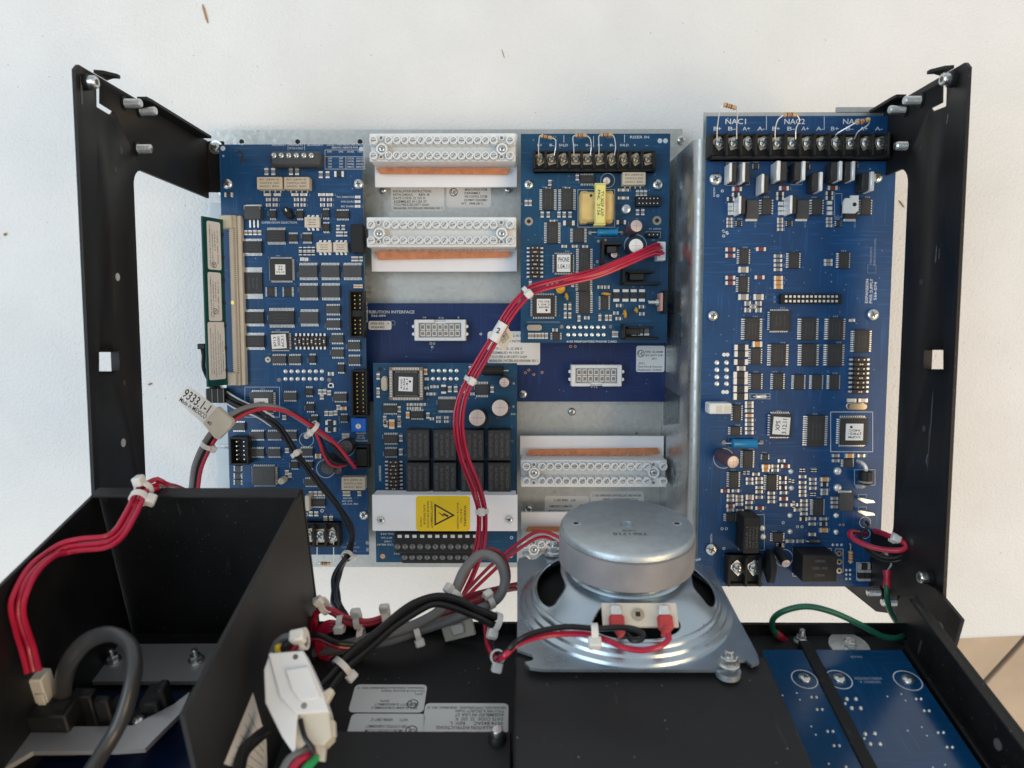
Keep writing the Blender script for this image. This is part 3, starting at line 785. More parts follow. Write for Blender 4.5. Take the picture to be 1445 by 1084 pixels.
    def crystal(s, x, y, w, h, ht=3.5):
        p = s.at(x, y, ht); W, H = s.mm(x, y, w, ht), s.mv(x, y, h, ht); b = MB(); r = min(W, H) / 2; pts = []
        n = 8
        for sg in (1, -1):
            for k in range(n + 1):
                t = -math.pi / 2 + math.pi * k / n + (0 if sg > 0 else math.pi)
                pts.append((sg * (max(W, H) / 2 - r) + r * math.cos(t), r * math.sin(t)))
        ex, ey = (V((1, 0, 0)), V((0, 1, 0))) if W >= H else (V((0, 1, 0)), V((-1, 0, 0)))
        b.prism(pts, .5, 'tin', (0, 0, .3), ex, ey); b.prism([(a * .94, c * .88) for a, c in pts], ht, 'brass', (0, 0, .3), ex, ey)
        return b.build('crystal', s.g, (p.x, p.y, 0))
    def disc(s, x, y, r, m='yellow_cap', edge=False, rz=0.0, ht=6):
        p = s.at(x, y, ht * .6); R = s.mm(x, y, r); b = MB()
        if edge: b.lathe((0, 0, R + 1.5), [(R * .6, -.9), (R, -.4), (R, .4), (R * .6, .9)], m, 16, (math.cos(rz), math.sin(rz), 0))
        else: b.lathe((0, 0, 2.0), [(R * .6, 0), (R, .5), (R, 1.2), (R * .6, 1.8)], m, 16, (.15, -.3, 1))
        b.tube([(-1, 0, 0), (-1, 0, 2.5)], .3, 'tin', 6); b.tube([(1, 0, 0), (1, 0, 2.5)], .3, 'tin', 6)
        return b.build('capacitor', s.g, (p.x, p.y, 0))
    def dpak(s, x, y, w, h, tab='bottom', ht=3.0, legs=False, m='chip_grey', pm='tin'):
        p = s.at(x, y, ht); W, H = s.mm(x, y, w), s.mv(x, y, h); b = MB()
        b.box((0, 0, ht / 2), (W, H * .8, ht), m, ch=.35)
        sg = -1 if tab == 'bottom' else 1
        b.box((0, sg * H * .43, .5), (W * .96, H * .16, 1.0), pm, ch=.2); b.box((0, sg * H * .3, ht * .5), (W * .98, H * .22, ht * .95), pm if legs else m)
        if legs:
            for i in (-1, 0, 1): b.box((i * W * .24, -sg * H * .62, .7), (W * .1, H * .45, .7), 'tin')
        return b.build('transistor', s.g, (p.x, p.y, 0))
    def transistor(s, x, y, w, h, tab=-1, ht=13, metal='tin', off=0.0):
        """upright power transistor: plastic body with a bright metal tab on one side"""
        p = s.at(x, y, ht * .8); W, H = s.mm(x, y, w, ht), s.mv(x, y, h, ht); b = MB()
        b.box((-tab * W * .18, 0, ht / 2 + 1), (W * .62, H, ht), 'chip_black', ch=.5)
        b.box((tab * W * .32, 0, ht / 2 + 1.8), (W * .34, H, ht + 1.6), metal, ch=.35)
        for i in (-1, 0, 1): b.box((0, i * H * .26, .8), (.5, .8, 1.6), 'tin')
        return b.build('transistor', s.g, (p.x, p.y, 0))
    def finish(s, smooth=True):
        if s.small.v: s.small.build('surface_mount_parts', s.g, kind='stuff')
        if s.silk.v: s.silk.build('printed_markings', s.g, smooth=False, kind='stuff')
    def via_field(s, n, x0, y0, x1, y1, r=.35, m='silk_dim'):
        for i in range(n):
            c = V((random.uniform(x0, x1), random.uniform(y0, y1), .04))
            s.silk.lathe(c, [(r, 0), (r * .4, 0)], m, 6, caps=False)
def hung_resistor(bd, pts, ba, bb, r=1.15, bands=True):
    """resistor bridging two screw terminals: pts = lead path in (x, y, height) map coordinates, body between points ba and bb"""
    W = [bd.at(x, y, h) for x, y, h in pts]; b = MB()
    b.tube(spline(W[:ba + 1], 5), .32, 'tin', 6); b.tube(spline(W[bb:], 5), .32, 'tin', 6)
    a, c = W[ba], W[bb]; d = c - a; L = d.length; d.normalize()
    b.lathe(a, [(r * .5, 0), (r, L * .06), (r * 1.08, L * .14), (r * .9, L * .24), (r * .9, L * .76), (r * 1.08, L * .86), (r, L * .94), (r * .5, L)], 'resistor_tan', 12, d)
    for f, m in ((.22, 'band_brown'), (.40, 'band_orange'), (.56, 'band_brown'), (.76, 'gold')): b.lathe(a + d * (L * f), [(r * 1.04, 0), (r * 1.04, L * .08)], m, 12, d)
    return b.build('resistor', bd.g)
# ================================================================== left controller board
mb = Board('circuit_board', 'long blue controller board at the left with beige card slot and many black chips', 'circuit board', 22, (309, 204, 520.5, 783))
mb.map(280, 180, .18450)
mb.block(740, 238, 390, 118, 8, 'chip_grey', 'terminal_block', ch=1.6)
tbk = [o for o in mb.g.children if o.name.startswith('terminal_block')][0]
for x in (577, 633, 690, 748, 806, 862):
    p = mb.at(x, 216, 8.3); link('terminal_screw', screw_mesh(1.7, False, 'screw_zinc', True), tbk, (p.x - tbk.location.x / S, p.y - tbk.location.y / S, 7.9), random.random() * 2)
mb.relay(543, 425, 195, 95); mb.relay(750, 425, 195, 95)
mb.many([(523, 340), (575, 340), (710, 340), (757, 340), (938, 363), (990, 363)], 28, 52)
mb.smd(1080, 360, 72, 40, 'chip_black', 1.6); mb.smd(238, 518, 62, 32, 'chip_black', 1.6)
mb.screw(222, 433, 40); mb.screw(1222, 433, 40); mb.pads([(187, 160), (1245, 165)], 19, 'silk', .05); mb.dots([(190, 217), (335, 118 + 10)], 8)
mb.many([(530, 515), (605, 515), (740, 515), (808, 515), (945, 515), (1005, 515)], 54, 20, 'cream', .7)
mb.many([(x, y) for x in (538, 590, 752, 803, 952, 1005) for y in (553, 594)], 36, 24, 'tan_smd')
mb.many([(1220, 533), (1220, 568), (1220, 604)], 40, 20, 'cream', .6)
mb.dpak(410, 650, 125, 130, 'top', 4.0, True)
b = MB(); p = mb.at(672, 640, 5); b.lathe((0, 0, 0), [(2.6, 0), (2.6, 5), (2.2, 5.4)], 'black_plastic', 14); b.box((1.4, -2.0, 2.8), (3.6, 4.2, 5.6), 'black_plastic', ch=.5, rz=.4); b.box((0, .6, 5.5), (.8, 1.8, .5), 'tin', rz=.5); b.build('jumper', mb.g, (p.x, p.y, 0))
for x, y in ((568, 665), (776, 665), (975, 660), (977, 765)): mb.chip(x, y, 52, 84, 'tb', 4)
mb.chip(1103, 667, 97, 84, 'tb', 8)
for x, y, w, h in ((873, 727, 115, 118), (965, 917, 115, 112), (1090, 917, 110, 112)): mb.chip(x, y, w, h, 'tb', 3, 3.2, 'cream', name='optocoupler')
mb.block(1212, 850, 95, 220, 8, 'black_plastic', 'socket_header'); sk = mb.g.children[-1]
mb.chip(595, 830, 142, 130, 'tb', 14); mb.chip(413, 915, 145, 130, 'tb', 14)
mb.chip(725, 845, 72, 84, 'tb', 8, 1.2); mb.chip(832, 845, 72, 84, 'tb', 8, 1.2)
mb.many([(x, y) for x in (783, 817, 848, 880) for y in (930, 964)], 24, 28, 'chip_black')
mb.many([(1070, 766), (1110, 766), (1068, 816), (1095, 816), (1128, 816), (1185, 1006), (1212, 1006), (1245, 1006)], 26, 36)
mb.many([(365, 806), (400, 806), (435, 806), (470, 806)], 26, 36, 'tan_smd')
mb.many([(795, 1008), (828, 1010)], 28, 26, 'cream')
for st, x, y, w in (('PRIMARY1', 615, 134, 100), ('PRIMARY2', 745, 134, 105), ('SECONDARY1', 893, 134, 120), ('STYLE 6 ONLY', 748, 160, 110), ('SUPERVISION SELECTION', 618, 728, 270), ('LOCAL = PWR FROM THIS CARD', 1118, 132, 270), ('REMOTE = REMOTE PWR', 1120, 155, 200)): mb.text(st, x, y, 15, width=w)
mb.rect(968, 172, 1272, 318, 3); mb.lines([(968, 224, 1272, 224), (1128, 224, 1128, 318), (685, 125, 685, 175), (812, 125, 812, 175)], 3)
for j, y in enumerate((238, 258, 280, 302)):
    for t, x, w in ((('OFF', 'OFF', 'ON', 'ON')[j], 1005, 30), (('OFF', 'ON', 'OFF', 'ON')[j], 1090, 30), (('LOCAL', 'LOCAL', 'NONE', 'REMOTE')[j], 1165, 50), (('LOCAL', 'REMOTE', 'LOCAL', 'REMOTE')[j], 1235, 56)): mb.text(t, x, y, 13, width=w)
for t, x, y, w in (('SW1', 1005, 186, 34), ('SW2', 1090, 186, 34), ('CH1/SEC', 1165, 186, 55), ('TX2', 1232, 186, 34), ('TX1 DIRECTION', 1128, 533, 145), ('SWR SOURCE', 1145, 568, 110), ('SEC ENABLE', 1145, 604, 110)): mb.text(t, x, y, 14, width=w)
b = MB(); p = mb.at(330, 222, .05); b.text('2', p, 7, 'ink', .3); b.build('pen_mark', mb.g)
mb.map(280, 360, .18450)
mb.chip(420, 215, 140, 240, 'tb', 22, 1.2); mb.chip(632, 112, 192, 192, '4', 20, 3.2, label=['TI', '04', 'V2.13'], lw=.40, lh=.40)
for x, y in ((840, 125), (1008, 125), (1178, 125), (843, 280), (1012, 280)): mb.chip(x, y, 142, 132, 'tb', 13, 2.2, 'chip_grey')
mb.chip(555, 282, 84, 76, 'lr', 7, 1.2); mb.chip(685, 282, 84, 76, 'lr', 7, 1.2)
mb.chip(430, 480, 142, 130, 'tb', 14); mb.chip(636, 480, 195, 150, 'tb', 18); mb.chip(848, 480, 140, 130, 'tb', 13, 2.2, 'chip_grey')
mb.chip(1030, 418, 108, 86, 'tb', 8, 2, 'chip_grey'); mb.chip(1032, 528, 108, 86, 'tb', 8, 2, 'chip_grey')
mb.header(1155, 272, 1265, 632, 2, 10, 8); mb.block(1212, 448, 96, 56, 6, 'black_plastic', 'header_key')
mb.many([(1200, 240), (1222, 240), (1246, 240)], 22, 26, 'orange_smd')
mb.chip(435, 660, 140, 130, 'tb', 13)
mb.chip(622, 660, 160, 150, '4', 11, 3.6, label=['8713', '3000', 'AC3.1'], lw=.70, lh=.72, lr=.06, trz=math.pi / 2)
mb.jumper_block(725, 600, 975, 722, 8, vertical=False)
for x, y, w, h in ((1062, 640, 95, 84), (1065, 750, 95, 84), (1190, 693, 95, 84), (1192, 805, 95, 84), (617, 800, 110, 84), (737, 800, 95, 84)): mb.chip(x, y, w, h, 'tb', 7, 2, 'chip_grey')
mb.chip(872, 797, 52, 84, 'tb', 4); mb.chip(1090, 865, 55, 84, 'tb', 4)
mb.ring(532, 800, 22, 'brass', .35, 'test_point')
mb.pads([(x, y) for x in (667, 713, 760, 806, 853, 899, 945) for y in (890, 948)], 17); mb.pads([(617, 955), (1000, 955)], 17, 'grey_smd', .3)
mb.many([(1015, 908), (1015, 1000), (845, 1035)], 44, 26, 'tan_smd')
mb.header(1170, 880, 1290, 1236, 2, 10, 8)
mb.rect(355, 1010, 620, 1240, 3)
for t, x, y in (('LOCAL MIC', 1288, 400), ('AUDIO IF', 1290, 470), ('NETWORK', 1305, 1040)): mb.text(t, x, y, 11, math.pi / 2, 90)
mb.map(240, 540, .25840)
mb.chip(502, 108, 140, 130, '4', 11, 3.4, 'chip_grey', label=['VMB'], lw=.55, lh=.36)
for x, y, w, h, n in ((655, 75, 72, 58, 7), (760, 50, 40, 58, 4), (765, 135, 46, 58, 4), (930, 80, 72, 58, 7), (788, 200, 40, 50, 4), (478, 288, 74, 58, 7), (570, 288, 78, 58, 7), (660, 288, 66, 58, 7), (478, 382, 72, 58, 7), (568, 382, 70, 58, 7), (745, 380, 70, 58, 7), (680, 450, 42, 52, 4), (755, 450, 52, 52, 5), (375, 240, 70, 58, 7), (950, 195, 42, 50, 4), (810, 655, 76, 60, 8), (770, 545, 70, 52, 7)):
    mb.chip(x, y, w, h, 'tb', n, 2, 'chip_grey' if n == 7 else 'chip_black')
mb.chip(512, 510, 140, 118, '4', 11, 3.4, 'chip_grey')
for x, y in ((370, 470), (370, 510), (370, 545)): mb.chip(x, y, 46, 32, 'lr', 4, 1.2, 'chip_grey')
o, W_, H_ = mb.block(1028, 232, 80, 76, 5, 'blue_trimmer', 'trimmer', .3); MB().cyl((0, -.8, 5), 1.7, .3, 'white_plastic', 14).box((0, -.8, 5.32), (2.6, .4, .06), 'grey_smd', rz=1.5).build('dial', o)
mb.smd(950, 140, 34, 18, 'orange_smd', 1.6); mb.smd(812, 400, 32, 24, 'orange_smd', 1.6)
mb.many([(820, 50), (845, 50), (870, 55), (830, 78), (855, 168), (880, 168), (905, 165), (920, 135), (880, 15), (870, 215), (870, 258), (640, 370), (625, 190), (950, 290), (970, 290), (640, 490), (655, 505), (770, 605), (795, 605), (820, 605), (845, 605), (955, 605), (975, 605), (1035, 605), (770, 715), (800, 715), (850, 740), (880, 740)], 20, 26, 'tan_smd')
mb.smd(880, 218, 58, 22, 'chip_black', 1.4, 'diode'); mb.smd(880, 255, 58, 22, 'chip_black', 1.4, 'diode')
mb.header(325, 300, 425, 450, 2, 5, 8, pin='tin')
mb.ecap(745, 293, 17, 7, sleeve='tin', top='sticker_white'); mb.circle(745, 312, 40)
mb.ecap(858, 470, 42, 13, (-.1, -.35), 'cap_black', 'dark_metal'); mb.circle(850, 470, 52); mb.ecap(960, 350, 40, 10, sleeve='cap_black', top='dark_metal'); mb.circle(960, 355, 50)
mb.ecap(605, 540, 18, 8, sleeve='beige', top='beige')
mb.ecap(915, 478, 25, 9, (.2, -.1), 'cap_black', 'dark_metal')
mb.relay(1000, 552, 130, 72)
mb.header(1010, 345, 1085, 470, 2, 4, 7, name='jack', pin='gold'); mb.block(1045, 410, 60, 90, 8.5, 'black_plastic', 'jumper')
mb.block(748, 660, 24, 84, 6, 'off_white', 'connector')
mb.barrier(715, 930, 775, 890, [748, 815, 880], 840, 9)
mb.screw(1055, 725, 25); mb.pads([(1078, 875), (1080, 912)], 11, 'silk_dim', .05); mb.dots([(745, 720), (800, 718), (830, 700)], 10)
for t, x, y in (('SPEAKER', 1042, 277), ('LOCAL', 1042, 290), ('VOLUME', 1042, 304), ('CM-LOUDER', 1045, 318), ('MASTER', 968, 632), ('MIC OUT', 968, 648), ('OR A.O. MIC', 985, 663)): mb.text(t, x, y, 9, width=8 * len(t))
for t, x, y in (('AUDIO', 990, 880), ('CONTROLLER', 985, 900), ('566-076', 985, 920)): mb.text(t, x, y, 10, width=10 * len(t), m='silk_dim')
hung_resistor(mb, [(803, 860, 6), (803, 900, 5), (804, 975, 3), (820, 988, 3), (876, 988, 3), (892, 975, 3), (893, 900, 5), (893, 860, 6)], 3, 4)
mb.via_field(70, -mb.w * .45, -mb.h * .45, mb.w * .45, mb.h * .45)
mb.finish()
# card slot on the left board
mb.map(280, 290, .2491)
b = MB()
p0, p1 = mb.at(195, 55, 6), mb.at(222, 1020, 6)
cxs, cys, LY = mb.at(205, 540, 6).x, (p0.y + p1.y) / 2, p0.y - p1.y
slot = thing('card_slot', 'long beige plastic card slot fixed to the left board', 'connector', Frame(mb.f.world((cxs, cys, 0))))
b.box((0, 0, 3), (4.2, LY, 6), 'beige', ch=.4)
b.box((3.4, 0, 2.2), (2.6, LY, 4.4), 'beige', ch=.4); b.box((-2.5, 0, 1.5), (2.0, LY * .92, 3), 'chip_black')
b.build('slot_body', slot)
for sg in (-1, 1): MB().box((-3.4, sg * (LY / 2 - 4.2), 4.2), (7.5, 8, 8.4), 'beige', ch=.6).build('latch_post', slot)
c = MB()
for i in range(72): c.box((-1.4, (i - 35.5) * LY * .86 / 72, 6.1), (1.6, LY * .86 / 72 * .5, .5), 'off_white'); c.box((1.0, (i - 35.5) * LY * .86 / 72, 6.05), (1.2, LY * .86 / 72 * .5, .25), 'tan_socket')
c.box((-1.2, -1, 6.3), (1.8, 2.2, .5), 'gold'); c.build('contacts', slot, kind='stuff')
# plugged daughter card leaning out over the left edge
ya, yb = P(289, 305, 46).y, P(292, 546, 46).y
xl, xr = P(289.5, 425, 46).x, P(318, 425, 31).x
w_ = V((xr - xl, 0, 31 - 46)); wl = w_.length; ex_ = w_.normalized()
df = Frame(V(((xl + xr) / 2, (ya + yb) / 2, 38.5)), ey=V((0, 1, 0)), ex=ex_)
dc = thing('daughter_card', 'narrow green plug-in card carrying three grey labels in the beige slot', 'circuit board', df)
MB().box((0, 0, -.6), (wl, ya - yb, 1.2), 'pcb_green').build('board_panel', dc)
def d6(x, y): return 280 + x * .2491, 290 + y * .2491
tiny = [('FIRE ALARM SUBASSEMBLY', 0, .3, .07, .85), ('SECURITY SUBASSEMBLY', -.05, .12, .07, .75), ('LISTED', .1, -.06, .07, .4), ('0566-389  REV C', -.02, -.26, .07, .7)]
sticker(df, dc, quad(d6, 46, 85, 131, 368), tiny, rz=math.pi / 2, r=1.2, logo=(-.40, .05, .18))
sticker(df, dc, quad(d6, 52, 376, 135, 655), tiny, rz=math.pi / 2, r=1.2, logo=(-.30, .0, .18))
sticker(df, dc, quad(d6, 52, 660, 156, 982), [('CAUTION DISCONNECT POWER', 0, .34, .05, .8), ('BEFORE SERVICE 742-510', -.05, .2, .05, .7), ('INSTALLATION INSTRUCTIONS 574-712', 0, .06, .05, .9), ('TYCO FIRE & SECURITY GmbH', -.04, -.1, .05, .75), ('NEUHAUSEN SWITZERLAND', -.06, -.24, .05, .7), ('ASSEMBLED IN USA', -.1, -.37, .05, .55)], rz=math.pi / 2, r=1.2)
b = MB()
for i in range(7): b.box((wl / 2 - 1.2 , (i / 6 - .5) * (ya - yb) * .82, .5), (1.4, 2.0, 1), 'chip_black')
b.build('edge_parts', dc)
pp = P(286, 489, 25); jf = thing('wire_plug', 'small black plug with dark wires behind the plug-in card', 'connector', loc=pp)
MB().box((0, 0, 0), (5, 3.5, 5), 'black_plastic', ch=.5).build('housing', jf)
b = MB(); b.tube(spline([(0, -1, 0), (1.5, -6, 2), (1, -14, 1), (3, -22, -2), (5, -28, -4)], 6), 1.6, 'black_wire', 8); b.build('wire', jf)
b = MB(); b.tube(spline([(2, -2, 0), (3.5, -8, 2), (3.0, -14, 1), (4, -22, -2), (6, -28, -4)], 6), 1.2, 'grey_wire', 8); b.build('wire', jf)
pg_ = P(307, 558, 26); pf = thing('grid_connector', 'square black six-way plug below the plug-in card', 'connector', loc=pg_)
b = MB(); b.box((0, 0, 0), (12, 9, 8), 'black_plastic', ch=.5)
for i in range(3):
    for j in range(2): b.box(((i - 1) * 3.6, (j - .5) * 4.0, 4.02), (2.6, 3.0, .08), 'hollow')
for i in range(4): b.box(((i - 1.5) * 3.6, 0, 4.1), (.35, 9, .25), 'grey_smd')
b.build('housing', pf)
# ================================================================== power distribution board under the middle cards
pd = Board('circuit_board', 'flat dark blue distribution board with two white fourteen-way sockets between the cards', 'circuit board', 9, (516, 428, 938, 567), 'pcb_navy')
pd.map(510, 400, .18450)
def socket14(x0, y0, x1, y1, key):
    x, y = (x0 + x1) / 2, (y0 + y1) / 2; ht = 9
    p = pd.at(x, y, ht); W, H = pd.mm(x, y, x1 - x0, ht), pd.mv(x, y, y1 - y0, ht); b = MB(); t = 1.5
    b.box((0, 0, 2.5), (W - .2, H - .2, 5), 'white_plastic')
    b.box((-W / 2 + t, 0, ht / 2), (2 * t, H, ht), 'white_plastic', ch=.5); b.box((W / 2 - t, 0, ht / 2), (2 * t, H, ht), 'white_plastic', ch=.5)
    for sg in (-1, 1):
        if sg == key:
            for q in (-1, 1): b.box((q * W * .27, sg * (H / 2 - 1.1), ht / 2), (W * .32, 2.2, ht - .05), 'white_plastic', ch=.4)
            b.box((0, sg * (H / 2 - 1.9), ht * .4), (W * .24, 1.0, ht * .8), 'white_plastic')
        else: b.box((0, sg * (H / 2 - 1.1), ht / 2), (W - 4 * t + 1, 2.2, ht - .05), 'white_plastic', ch=.4)
        for q in (-1, 1): b.cyl((q * (W / 2 + .5), sg * H * .18, 3), 1.1, 5, 'white_plastic', 8)
    o = b.build('socket', pd.g, (p.x, p.y, 0)); c = MB()
    for i in range(7):
        for j in range(2):
            xx, yy = (i - 3) * W * .113, (j - .5) * H * .30
            c.box((xx, yy, 5.2), (W * .094, H * .27, 5.0), 'white_plastic', ch=.3); c.box((xx, yy, 7.75), (W * .062, H * .17, .12), 'contact_tan')
    c.build('contact', o, kind='stuff')
socket14(403, 277, 797, 440, 1)
pd.map(725, 360, .22139); socket14(365, 700, 690, 838, -1)
pd.screw(60, 887, 26); pd.map(510, 400, .18450)
pd.text('DISTRIBUTION INTERFACE', 195, 220, 22, width=420); pd.text('566-084', 130, 248, 17, width=110)
for t, x, y in (('14', 480, 262), ('P10', 610, 265), ('8', 742, 262)): pd.text(t, x, y, 14, width=12 * len(t))
pd.dots([(530, 460), (555, 460), (541, 487), (913, 387)], 10, 'silk'); pd.circle(240, 302, 20, 4, 'silk_dim')
pd.map(725, 360, .22139); pd.text('P12', 513, 842, 12, width=40); pd.dots([(75, 750), (96, 733), (128, 762), (180, 748), (362, 583), (392, 583)], 9, 'coil_pink')
sticker(pd.f, pd.g, (520, 453, 552.5, 465.5), [('69006 0052', -.12, .2, .24, .6), ('0920A402', -.1, -.22, .24, .6), ('H', .36, .2, .24, .06)], r=1.2)
sticker(pd.f, pd.g, (688, 467.5, 762, 515), [('VDCS NO. 742-410AC', -.1, .36, .07, .7), ('INSTALLATION INSTRUCTIONS', -.04, .20, .07, .82), ('DATE CODE: 22 308 X', -.14, -.02, .07, .6), ('ASSEMBLED IN USA 27', -.13, -.14, .07, .64), ('TYCO FIRE & SECURITY GmbH', -.1, -.26, .07, .7), ('NEUHAUSEN, SWITZERLAND 0508-006B41 REV. C', .0, -.38, .07, .94)], m='sticker_white')
sticker(pd.f, pd.g, (898, 488, 937.5, 525), [('FIRE ALARM', .12, .26, .07, .62), ('SECURITY SUB', .12, .13, .07, .62), ('8771', .14, 0, .07, .16), ('S771', -.30, -.18, .07, .2), ('Tyco Fire & Security', -.02, -.30, .07, .86), ('Neuhausen, Switzerl', -.02, -.42, .07, .86)], m='sticker_white', logo=(-.34, .2, .14), r=1.2)
pd.via_field(30, -pd.w * .4, -pd.h * .45, pd.w * .45, pd.h * .45); pd.finish()
# ================================================================== phone card, upper right of the middle
rb = Board('circuit_board', 'square blue phone card with yellow transformer and ten-way black terminal strip', 'circuit board', 27, (735, 189, 941, 484), 'pcb_teal')
rb.map(725, 180, .18454)
XR = [198, 290, 380, 475, 567, 660, 752, 845, 938, 1030]
rb.barrier(145, 1090, 165, 345, XR, 238, 10, 'brass', plate='brass', r=33)
hung_resistor(rb, [(190, 215, 8), (190, 150, 9), (196, 75, 7), (206, 62, 7), (292, 82, 7), (318, 95, 7), (320, 150, 9), (310, 215, 8)], 3, 4)
hung_resistor(rb, [(460, 215, 8), (458, 150, 9), (452, 80, 7), (468, 60, 7), (558, 62, 7), (585, 90, 7), (592, 150, 9), (585, 215, 8)], 3, 4)
hung_resistor(rb, [(650, 215, 8), (652, 150, 9), (650, 75, 7), (662, 56, 7), (755, 56, 7), (770, 85, 7), (778, 150, 9), (770, 215, 8)], 3, 4)
rb.text('RISER IN', 962, 75, 20, width=145)
for t, x in (('B+', 198), ('B-', 290), ('SHLD', 380), ('B+', 475), ('B-', 567), ('B+', 660), ('B-', 752), ('SHLD', 845), ('+', 925), ('-', 1020)): rb.text(t, x, 136, 18, width=17 * len(t))
for t, x in (('IN1', 300), ('OUT', 520), ('OUT', 735)): rb.text(t, x, 75, 18, width=17 * len(t), m='silk_dim')
rb.lines([(383, 60, 383, 115), (610, 65, 610, 150), (847, 55, 847, 115)], 4)
rb.pads([(1118, 102), (1160, 102)], 19, 'silk', .03); rb.screw(115, 437, 37); rb.screw(1100, 437, 42); rb.ring(115, 718, 32, 'tan_smd', .5); rb.ring(1095, 712, 34, 'tan_smd', .5)
rb.chip(262, 550, 130, 165, 'lr', 12); rb.chip(408, 550, 132, 165, 'lr', 12); rb.chip(295, 805, 125, 165, 'lr', 12); rb.chip(495, 825, 125, 112, 'lr', 9); rb.chip(560, 397, 105, 90, 'tb', 8); rb.chip(540, 1010, 125, 175, 'lr', 12)
rb.many([(95, 580), (125, 580), (275, 425), (217, 668), (263, 668), (345, 668), (385, 668), (430, 668), (485, 385)], 24, 44, 'grey_smd')
rb.many([(262, 472), (410, 470), (295, 718), (385, 910), (465, 910), (545, 912), (815, 480), (857, 480), (815, 541), (857, 541)], 42, 20, 'tan_smd')
rb.smd(420, 733, 88, 34, 'chip_black', 1.6); rb.smd(820, 727, 70, 30, 'chip_black', 1.4)
rb.circle(718, 405, 55); rb.ecap(710, 408, 28, 8, (-.1, -.2), 'tin', 'cap_top')
rb.relay(920, 390, 180, 100, 6)
# transformer
p = rb.at(637, 605, 12)
tf, W_, H_ = rb.block(636, 604, 262, 232, 9, 'coil_yellow', 'transformer', 1.6, 1.0)
k = rb.mm(636, 604, 1, 10)
MB().lathe((0, 0, 0), [(58 * k, 0), (56 * k, 1.0)], 'coil_pink', 24).build('winding', tf, (k * 28, 4 * k, 10.0))
b = MB(); b.box((0, 0, 0), (84 * k, 300 * k, 3.0), 'tape_yellow', ch=.8); b.box((0, -150 * k, -4), (84 * k, 1.2, 8), 'tape_yellow'); b.box((0, 150 * k, -4), (84 * k, 1.2, 8), 'tape_yellow')
b.text('TY-302P AXP', (12 * k, 0, 1.53), 22 * k, 'ink', -math.pi / 2, width=190 * k); b.text('PNL  2126', (-14 * k, 10 * k, 1.53), 20 * k, 'ink', -math.pi / 2, width=190 * k)
b.build('tape_band', tf, (22 * k, 14 * k, 11.6))
MB().cyl((0, 0, 0), 11 * k, .3, 'hollow', 12).build('hole', tf, (-46 * k, 82 * k, 9.8))
for sx_, sy_ in ((-1, -1), (1, -1), (-1, 1), (1, 1)): MB().box((0, 0, 0), (60 * k, 28 * k, 7), 'coil_yellow', ch=.8).build('flange', tf, (sx_ * 95 * k, sy_ * 108 * k, 5.0))
rb.rect(490, 475, 772, 762, 3)
rb.header(935, 522, 1122, 602, 6, 2, 4, wall=False, pin='tin'); rb.ecap(862, 622, 34, 7, (0, -.05), 'tin', 'zinc'); rb.ecap(938, 752, 52, 14, (.12, .10)); rb.ecap(935, 905, 62, 16, (-.02, .05), 'cap_black', 'sticker_white'); rb.circle(930, 905, 88, 5)
rb.many([(945, 505), (975, 505), (1005, 505), (945, 650), (985, 650)], 24, 44, 'grey_smd')
rb.axial(585, 805, 825, 805, .2, .88, 30, 'blue_resistor'); rb.pads([(585, 805), (825, 805)], 15, 'tan_smd', .2); rb.rect(620, 765, 800, 840, 2, 'silk_dim')
rb.header(1015, 802, 1118, 838, 3, 1, 4, wall=False, pin='tin'); rb.rect(1012, 798, 1122, 842, 3)
rb.block(1130, 945, 66, 145, 9, 'white_plastic', 'connector')
rb.jumper_block(100, 905, 225, 1155, 8)
rb.chip(380, 1040, 165, 165, '4', 11, 3.2, label=['PHONE', '1.04.11'], lw=.62, lh=.80)
# heat sinks with the regulators
b = MB(); p = rb.at(740, 950, 12); b.box((-4.5, 0, 6), (1.5, 15, 12), 'black_plastic', ch=.2); b.box((1.5, 5, 6), (11, 1.5, 12), 'black_plastic', ch=.2); b.box((1, 1.5, 5), (6, 4, 10), 'chip_black', ch=.3); b.build('heat_sink', rb.g, (p.x, p.y, 0))
rb.ecap(768, 972, 28, 8, sleeve='cap_black', top='cap_top'); rb.pads([(648, 870), (700, 862), (640, 1025)], 12, 'tan_smd', .3)
rb.text('P2', 1070, 862, 10, width=20); rb.text('P3  EARTH', 1080, 776, 10, width=90)
rb.map(725, 360, .22139)
rb.chip(448, 165, 106, 130, 'lr', 11); rb.chip(450, 302, 106, 140, 'lr', 12); rb.chip(578, 305, 72, 92, 'lr', 7); rb.chip(270, 517, 70, 50, 'lr', 4)
rb.disc(297, 213, 30); rb.disc(337, 265, 24, edge=True, rz=.2); rb.disc(588, 248, 30, edge=True, rz=1.45); rb.disc(708, 375, 28, edge=True, rz=.15); rb.disc(782, 352, 19, edge=True, rz=.3)
for x, t in ((652, 'R50'), (710, 'R51'), (762, 'R52'), (815, 'R53')): rb.smd(x, 258, 36, 78, 'chip_black', 1.2)
rb.many([(105, 185), (215, 185), (245, 185), (275, 180), (375, 185), (328, 330), (357, 330), (328, 385), (357, 385), (415, 405), (548, 400), (590, 400), (615, 400), (100, 515), (120, 515), (142, 515), (163, 515), (185, 515), (208, 515), (635, 505), (655, 505)], 18, 38, 'tan_smd')
rb.many([(465, 400), (480, 238), (262, 478), (345, 160), (550, 205), (592, 205), (668, 322), (650, 370), (665, 405), (812, 330), (815, 375)], 34, 20, 'grey_smd')
rb.chip(190, 325, 165, 160, '4', 13, 3.2, label=['TSI-758', '1.04.2', 'A82B0', '@'], lw=.52, lh=.56); rb.crystal(132, 463, 96, 36); rb.rect(85, 425, 292, 430, 2, 'silk_dim')
